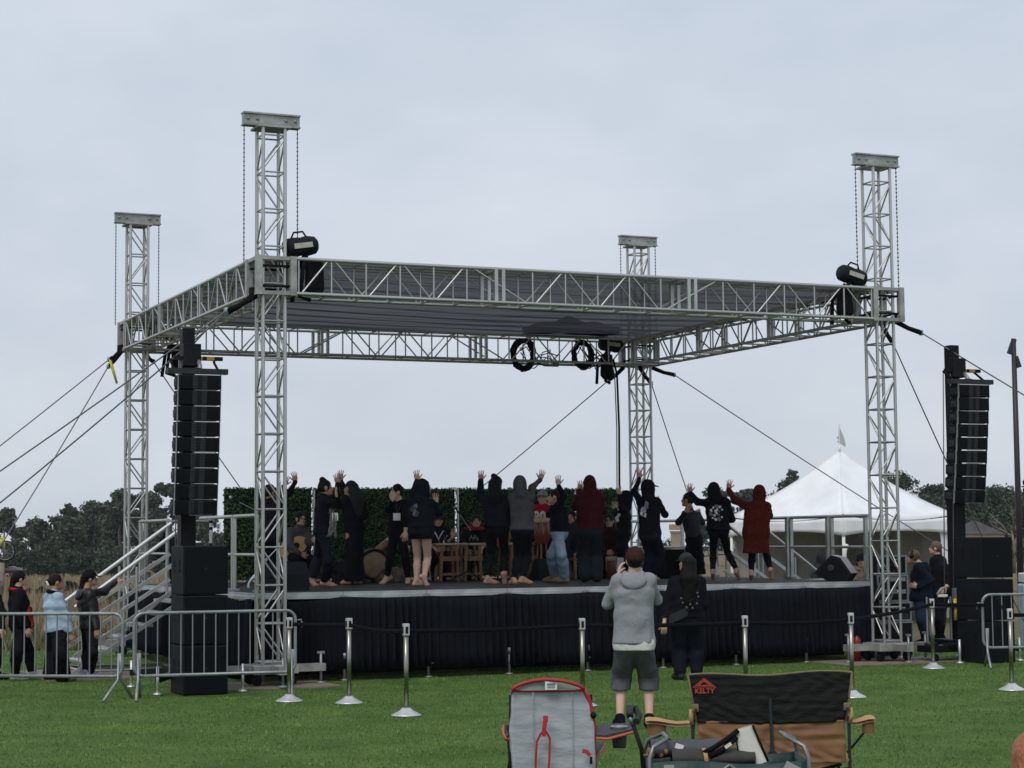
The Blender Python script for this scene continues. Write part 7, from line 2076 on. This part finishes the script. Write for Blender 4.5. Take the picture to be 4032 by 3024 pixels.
person('person in dark clothes cut by the left photo edge', -7.352, 27.922, 0.000, {'hd': (-0.046, 1.395), 'nk': (-0.054, 1.22), 'pv': (-0.028, 0.737), 'ta': 70, 'fa': 80, 'R': ((0.089, 0.951, -1.0), (0.071, 0.746, -1.0)), 'L': ((-0.091, 0.954, 1.0), (-0.028, 0.748, 1.0)), 'Rl': ((0.036, 0.377, -1.0), (0.009, 0.071, 1.0), (80, 0)), 'Ll': ((-0.044, 0.379, 1.0), (-0.041, 0.073, 1.0), (80, 0)), 'top': 'black', 'bcol': 'black', 's': 0.92, 'hair': 'short', 'shoes': 'black'}, 'people waiting by the left stairs')
p_redfront = person('woman in black jacket with red front panel and black headband', -6.961, 27.843, 0.000, {'hd': (-0.039, 1.428), 'nk': (-0.069, 1.25), 'pv': (-0.028, 0.768), 'ta': 78, 'fa': 85, 'R': ((-0.11, 0.974, -1.0), (0.048, 0.746, -1.0), (0.073, 0.684), (0.5, 0.3)), 'L': ((0.07, 0.971, 1.0), (0.122, 0.745, 1.0)), 'Rl': ((-0.074, 0.401, -1.0), (-0.091, 0.096, 1.0), (85, 0)), 'Ll': ((0.086, 0.398, 1.0), (0.139, 0.111, 1.0), (95, 0)), 'top': 'black', 'te': 0.034, 'hem': 0.737, 'bcol': 'black', 'pe': 0.03, 'hair': 'pony', 'hc': 'black', 'shoes': 'offwhite', 's': 0.93, 'b': 1.05, 'skin': 1, 'res': 0.014}, 'people waiting by the left stairs')
p_denim = person('woman in pale denim jacket with hair tied back by a white clip', -6.402, 27.514, 0.000, {'hd': (-0.007, 1.38), 'nk': (-0.045, 1.212), 'pv': (0.003, 0.736), 'ta': 62, 'fa': 80, 'R': ((0.141, 0.895, -1.0), (0.198, 0.661, -1.0), (0.207, 0.58), (0.5, 0.3)), 'L': ((-0.117, 0.92, 1.0), (-0.036, 0.717, 1.0)), 'Rl': ((0.046, 0.392, -1.0), (0.088, 0.068, 1.0), (80, 0)), 'Ll': ((-0.033, 0.394, 1.0), (-0.07, 0.072, 1.0), (60, 0)), 'top': 'denim', 'te': 0.024, 'boxy': 0.6, 'amp': 0.01, 'hem': 0.679, 'bcol': 'black', 'pe': 0.03, 'flare': 0.06, 'pl': 1.0, 'hair': 'bun', 'bun': (-0.11, 0.0), 'hc': 'brown', 'shoes': 'tan', 's': 0.93, 'b': 1.0, 'skin': 0, 'res': 0.014}, 'people waiting by the left stairs')
person('person in black cap and puffer jacket with a hand on the stair rail', -6.010, 27.834, 0.000, {'hd': (0.001, 1.419), 'nk': (-0.05, 1.247), 'pv': (0.0, 0.749), 'ta': 72, 'fa': 88, 'L': ((0.198, 1.231, 1.0), (0.365, 1.377, 1.0), (0.44, 1.388), (0.6, 0.3), (0, 0.3, -1)), 'R': ((0.039, 0.932, -1.0), (0.095, 0.716, -1.0), (0.102, 0.645), (0.5, 0.3)), 'Rl': ((0.053, 0.39, -1.0), (0.026, 0.075, 1.0), (80, 0)), 'Ll': ((-0.027, 0.392, 1.0), (-0.055, 0.077, 1.0), (80, 0)), 'top': 'puffer', 'te': 0.028, 'amp': 0.008, 'collar': 'hood', 'hem': 0.714, 'bcol': 'black', 'pe': 0.02, 'hair': 'pony', 'hat': 'cap', 'shoes': 'lilac', 's': 0.93, 'skin': 0, 'res': 0.014}, 'people waiting by the left stairs')
p_phones = person('man with headphones and navy hooded jacket looking at his phone', 7.100, 34.200, 0.000, {'hd': (-0.136, 1.546), 'nk': (-0.01, 1.417), 'pv': (-0.017, 0.857), 'ta': -78, 'fa': -88, 'tilt': 18, 'L': ((0.155, 1.143, -1.0), (-0.059, 1.04, -1.0), (-0.129, 1.056), (0.7, 0.3)), 'R': ((0.029, 1.127, 1.0), (-0.083, 1.032, 1.0), (-0.13, 1.04), (0.7, 0.3)), 'Rl': ((0.012, 0.46, 1.0), (0.019, 0.095, 1.0), (-90, 0)), 'Ll': ((-0.019, 0.46, -1.0), (0.081, 0.08, 1.0), (-80, 0)), 'top': 'navy', 'collar': 'hood', 'te': 0.04, 'teb': 0.03, 'hem': 0.786, 'bcol': 'bluejeans', 'pe': 0.028, 'hair': 'short', 'hc': 'light', 'shoes': 'black', 'skin': 1, 'b': 1.15}, 'crew by the audio racks')
person('man in black shirt with short brown hair behind the headphone man', 7.550, 35.600, 0.000, {'hd': (0.102, 1.687), 'nk': (0.143, 1.511), 'pv': (0.186, 0.862), 'ta': -65, 'fa': -92, 'L': ((0.323, 1.159, -1.0), (0.261, 0.96, -1.0), (0.228, 0.911), (0.5, 0.3)), 'R': ((0.038, 1.127, 1.0), (0.05, 0.961, 1.0)), 'Rl': ((0.183, 0.432, 1.0), (0.173, 0.053, 1.0), (-80, 0)), 'Ll': ((0.134, 0.432, -1.0), (0.108, 0.053, 1.0), (-80, 0)), 'top': 'black', 'te': 0.028, 'hem': 0.812, 'sleeve': 0.5, 'bcol': 'black', 'hair': 'short', 'hc': 'light', 'shoes': 'black', 'skin': 1, 'b': 1.08}, 'crew by the audio racks')
person('seated person in black cap and tan hooded top facing the camera', 6.350, 36.300, 0.000, {'hd': (0.08, 1.458), 'nk': (0.077, 1.335), 'pv': (0.067, 0.904), 'ta': 180, 'fa': 180, 'R': ((-0.062, 1.108, -1.0), (0.01, 0.989, -1.0)), 'L': ((0.205, 1.106, -1.0), (0.127, 0.988, -1.0)), 'Rl': ((0.007, 0.854, -1.0), (0.015, 0.449, 1.0), (180, 0)), 'Ll': ((0.124, 0.853, -1.0), (0.098, 0.449, 1.0), (180, 0)), 'top': 'tan', 'collar': 'hood', 'te': 0.03, 'bcol': 'black', 'hair': 'long', 'hlen': 0.2, 'hat': 'cap', 'hatc': 'black', 'shoes': 'black', 'skin': 1}, 'crew by the audio racks')
person('person in dark hooded top half hidden behind the tent pole', 5.900, 37.400, 0.000, {'hd': (0.004, 1.487), 'nk': (-0.065, 1.342), 'pv': (-0.116, 0.867), 'ta': 110, 'fa': 110, 'R': ((-0.193, 1.095, -1.0), (-0.032, 0.949, -1.0)), 'L': ((-0.029, 1.073, 1.0), (0.05, 0.949, 1.0)), 'Rl': ((0.047, 0.804, -1.0), (0.017, 0.392, 1.0), (110, 0)), 'Ll': ((0.046, 0.784, 1.0), (0.038, 0.392, 1.0), (110, 0)), 'top': 'charcoal', 'collar': 'hoodup', 'bcol': 'black', 'shoes': 'black'}, 'crew by the audio racks')
person('seated onlooker with auburn hair at the bottom right corner', 2.440, 9.000, 0.000, {'hd': (-0.086, 0.898), 'nk': (-0.085, 0.757), 'pv': (-0.097, 0.336), 'ta': -5, 'fa': -10, 'R': ((0.026, 0.526, 1.0), (-0.01, 0.426, 1.0)), 'L': ((-0.197, 0.52, 1.0), (-0.167, 0.42, 1.0)), 'Rl': ((-0.03, 0.392, 1.0), (-0.038, 0.126, 1.0), (0, 0)), 'Ll': ((-0.148, 0.388, 1.0), (-0.156, 0.121, 1.0), (0, 0)), 'top': 'charcoal', 'bcol': 'bluejeans', 'hair': 'long', 'hc': 'auburn', 'hlen': 0.25, 'hw': 0.085, 'shoes': 'black', 'skin': 1})
# ================================================================== what people wear and hold
def yfront(t, z, side=-1): return side
WHT = mat('white_print', (.60, .60, .60), .9, spec=.05)
VIO = mat('violet_print', (.24, .20, .42), .9, spec=.05)
GRP = mat('faded_grey_print', (.16, .15, .16), .9, spec=.05)
nk = Vector(p_bun['_nk']); pv = Vector(p_bun['_pv'])
def strip_cloth(t, name, pts, w, m, th=.006):
    """Hanging strip of cloth through pts (x,y,z)."""
    P_ = [Vector(p) for p in pts]
    def fn(u, v):
        f = v * (len(P_) - 1); k = min(int(f), len(P_) - 2)
        c = P_[k].lerp(P_[k + 1], f - k)
        return (c.x + (u - .5) * w + .012 * math.sin(v * 9), c.y + .012 * math.sin(u * 12 + v * 5), c.z)
    return MB().grid(7, 13, fn, True, th).build(name, m, t)
strip_cloth(p_bun, 'tied_scarf', [(pv.x + .13, -.16, pv.z + .36), (pv.x + .16, -.18, pv.z + .1), (pv.x + .09, -.17, pv.z - .06)], .075, CL['scarf'])
strip_cloth(p_bun, 'tied_scarf', [(pv.x + .19, -.16, pv.z + .3), (pv.x + .20, -.17, pv.z + .1), (pv.x + .19, -.16, pv.z - .08)], .04, CL['scarf'])
nk = Vector(p_legs['_nk']); back_print(p_legs, nk.x - .115, nk.z - .15, .13, .2, -.175, [GRP, CL['grey']], 3, 8)
nk = Vector(p_cap['_nk']); back_print(p_cap, nk.x - .075, nk.z - .175, .15, .24, -.178, [VIO, WHT, GRP, WHT], 5, 11)
nk = Vector(p_print['_nk'])
emblem = [(.40 * math.cos(k * .57 + .5), .42 * math.sin(k * .57 + .5), .085 + .03 * (k % 3)) for k in range(10)] + [(-.1, .1, .12), (.08, -.12, .11), (-.15, -.15, .09), (.02, .2, .1), (.16, .08, .08), (-.02, -.02, .09)]
ring = [(-.3, .25, .2), (-.38, 0, .2), (-.3, -.28, .2), (-.05, -.38, .2), (.1, -.2, .14), (-.12, .05, .17), (-.08, .33, .19), (.2, .38, .15), (.38, .3, .13), (0, -.1, .1)]
back_print(p_print, nk.x - .005, nk.z - .22, .25, .27, -.185, [WHT, WHT, GRP], 8, 16, emblem)
nk = Vector(p_small['_nk']); strip_cloth(p_small, 'white_panel', [(nk.x - .10, -.17, nk.z - .12), (nk.x - .14, -.18, nk.z - .26)], .05, CL['white'])
nk = Vector(p_jersey['_nk'])
text_mesh('jersey_number', '90', .27, WHT, p_jersey, (nk.x - .04, -.175, nk.z - .19), (math.pi / 2, 0, 0), .004, .8, .012)
text_mesh('jersey_name', '49ERS', .045, GRP, p_jersey, (nk.x - .03, -.17, nk.z - .055), (math.pi / 2, 0, 0), .002) if False else None
nk = Vector(p_vdrum['_nk'])
for dx in (-.085, .085):
    MB().tube([(nk.x + dx, -.125, nk.z - .02), (nk.x + dx * .45, -.165, nk.z - .09), (nk.x + .0, -.175, nk.z - .17)], .010, 5).build('pale_ribbon', WHT, p_vdrum)
MB().tube([(nk.x, -.175, nk.z - .17), (nk.x + .02, -.18, nk.z - .25)], .012, 5).build('pale_ribbon', GRP, p_vdrum)
back_print(p_vdrum, nk.x + .11, nk.z - .18, .08, .2, -.175, [WHT, GRP], 12, 6)
hd_ = nk + Vector((0, 0, .16))
nk = Vector(p_tee['_nk'])
for k, (dx, dz) in enumerate(((-.07, -.02), (-.035, .015), (0, -.01), (.03, .02), (.07, -.015))):
    MB().tube([(nk.x - .04 + dx, -.178, nk.z - .13 + dz - .03), (nk.x - .03 + dx, -.18, nk.z - .13 + dz + .03), (nk.x - .015 + dx, -.18, nk.z - .13 + dz - .02)], .006, 4).build('script_print', WHT, p_tee)
MB().tube([(nk.x + math.cos(a_) * .125, -.03 + math.sin(a_) * .11, nk.z + .035) for a_ in [k * math.pi / 8 for k in range(17)]], .035, 7).build('red_band', CL['stripe'], p_tee)
def glasses(t, hd, fa, m=BLACK):
    fa = math.radians(fa); fr = Vector((math.cos(fa), -math.sin(fa), 0)); ff = Vector((math.sin(fa), math.cos(fa), 0))
    mb = MB()
    for sg in (-1, 1):
        c = hd + fr * sg * .033 + ff * .106 + Vector((0, 0, .016))
        mb.tube([c + fr * math.cos(a_) * .026 + Vector((0, 0, math.sin(a_) * .019)) for a_ in [k * math.pi / 5 for k in range(11)]], .0035, 4)
        mb.tube([c + fr * sg * .026, hd + fr * sg * .084 + Vector((0, 0, .014))], .003, 4)
    mb.build('glasses', m, t)
def head_of(t, dz=.165): 
    n_ = Vector(t['_nk']); return n_
glasses(p_guit, Vector((p_guit['_nk'][0] + .033, 0, p_guit['_nk'][2] + .165)), 150)
glasses(p_glass, Vector((p_glass['_nk'][0] - .012, 0, p_glass['_nk'][2] + .162)), 188)

# phone in the man's hand
nk = Vector(p_man['_nk'])
ph = thing('phone', 'black phone held up by the man in the grey hoodie', 'phone', p_man.location, p_man.rotation_euler.z)
MB().box((nk.x - .140, .33, nk.z + .105), (.078, .01, .155), rot=Matrix.Rotation(.1, 3, 'Y'), bevel=.004).build('case', BLACK, ph)
MB().box((nk.x - .137, .3225, nk.z + .105), (.068, .002, .14), rot=Matrix.Rotation(.1, 3, 'Y')).build('screen', mat('dim_screen', (.10, .11, .13), .2), ph)
# waist bag and shirt print on the woman in black
nk = Vector(p_woman['_nk']); pv = Vector(p_woman['_pv'])
MB().grid(17, 9, lambda u, v: (pv.x - .11 + math.cos(u * 6.28) * .13, -.17 + math.sin(u * 6.28) * .045, pv.z + .06 + .12 * (v - .5) + .06 * math.cos(u * 6.28)), True).build('waist_bag', CL['charcoal'], p_woman)
MB().tube([(pv.x - .2, -.12, pv.z + .02), (pv.x - .05, -.19, pv.z + .12), (pv.x + .2, -.16, pv.z + .16)], .014, 6).build('bag_strap', CL['black'], p_woman)
for k, (dx, dz) in enumerate(((-.10, -.28), (-.08, -.34), (-.03, -.40), (.05, -.41), (.11, -.35), (.13, -.26), (.12, -.21), (.02, -.36))):
    MB().box((nk.x + .02 + dx, -.195, nk.z + dz + .02), (.024, .006, .018), rot=Matrix.Rotation(.4 * k, 3, 'Y')).build('shirt_print', GRP, p_woman)
# left group
nk = Vector(p_redfront['_nk']); pv = Vector(p_redfront['_pv'])
def panel_front(u, v):
    z = pv.z - .02 + (nk.z - .06 - pv.z) * v
    return (nk.x + .075 + .11 * (1 - v) ** .7 + (u - .5) * .09, -.13 - .02 * math.sin(u * 3) + .02 * math.sin(v * 9), z)
MB().grid(9, 13, panel_front, True, .008).build('red_front_panel', CL['stripe'], p_redfront)
MB().tube([(nk.x + math.cos(a_) * .10, math.sin(a_) * .095, nk.z + .02 - .02 * math.cos(a_)) for a_ in [k * math.pi / 8 for k in range(17)]], .026, 7).build('red_collar', CL['stripe'], p_redfront)
nk = Vector(p_denim['_nk'])
MB().box((nk.x - .085, -.03, nk.z + .155), (.03, .05, .07), rot=Matrix.Rotation(-.5, 3, 'Y'), bevel=.01).build('hair_clip', WHITE_PL, p_denim)
MB().tube([(nk.x + math.cos(a_) * .085 + .01, math.sin(a_) * .085, nk.z + .025 - .02 * math.cos(a_)) for a_ in [k * math.pi / 8 for k in range(17)]], .03, 7).build('black_collar', CL['black'], p_denim)
# headphones
nk = Vector(p_phones['_nk'])
hc_ = nk + Vector((-.155, 0, .16))
MB().tube([hc_ + Vector((.01, -.098, .0)), hc_ + Vector((.015, -.09, .08)), hc_ + Vector((.02, 0, .135)), hc_ + Vector((.015, .09, .08)), hc_ + Vector((.01, .098, 0))], .013, 7).build('headphone_band', BLACK, p_phones)
for sg in (-1, 1):
    MB().lathe([(0, -.02), (.036, -.018), (.042, 0), (.036, .018), (0, .02)], hc_ + Vector((.01, sg * .098, -.015)), 12, axis=Matrix.Rotation(math.pi / 2, 3, 'X')).build('ear_cup', BLACK, p_phones)
# guitar
def build_guitar():
    t = thing('acoustic_guitar', 'tan acoustic guitar on the lap of the seated guitarist', 'guitar', p_guit.location, p_guit.rotation_euler.z)
    nk = Vector(p_guit['_nk']); c = Vector((nk.x - .085, -.15, nk.z - .30))
    R = Matrix.Rotation(-.55, 4, 'Y')
    outl = []
    for k in range(36):
        an = k * 2 * math.pi / 36
        x = .25 * math.cos(an); w_ = .185 - .045 * math.cos(an) - .05 * math.exp(-((x - .04) / .07) ** 2)
        outl.append((x, w_ * math.sin(an)))
    M_ = Matrix.Translation(c) @ R
    MB().prism(outl, -.045, .05, M_).build('sound_box', mat('spruce_top', (.50, .30, .12), .4, 0, .12, 6), t)
    MB().lathe([(0, 0), (.045, .001), (.05, 0)], M_ @ Vector((.06, -.047, 0)), 16, axis=Matrix.Rotation(math.pi / 2, 3, 'X')).build('sound_hole', BLACK, t)
    MB().box(M_ @ Vector((.42, -.04, 0)), (.42, .022, .05), rot=R.to_3x3()).build('neck', WOOD_DK, t)
    MB().box(M_ @ Vector((.68, -.035, 0)), (.14, .016, .07), rot=R.to_3x3()).build('headstock', WOOD_DK, t)
    MB().box(M_ @ Vector((-.1, -.05, 0)), (.03, .012, .13), rot=R.to_3x3()).build('bridge', WOOD_DK, t)
build_guitar()
for o_ in list(bpy.data.objects):
    for k_ in ('_nk', '_pv'):
        if k_ in o_: del o_[k_]

# ================================================================== damp coastal air
def build_haze():
    o = MB().box((0, 325, 6.0), (1240, 800, 18.0)).build('haze', None)
    tag(o, 'thin grey coastal haze over the whole place', 'haze', kind='stuff')
    m = bpy.data.materials.new('coastal_haze')
    m.use_nodes = True
    N = m.node_tree.nodes; N.clear()
    out = N.new('ShaderNodeOutputMaterial'); v = N.new('ShaderNodeVolumePrincipled')
    v.inputs['Color'].default_value = (0.86, 0.90, 0.95, 1)
    v.inputs['Density'].default_value = 0.00017
    v.inputs['Anisotropy'].default_value = 0.2
    m.node_tree.links.new(v.outputs['Volume'], out.inputs['Volume'])
    o.data.materials.append(m)
build_haze()
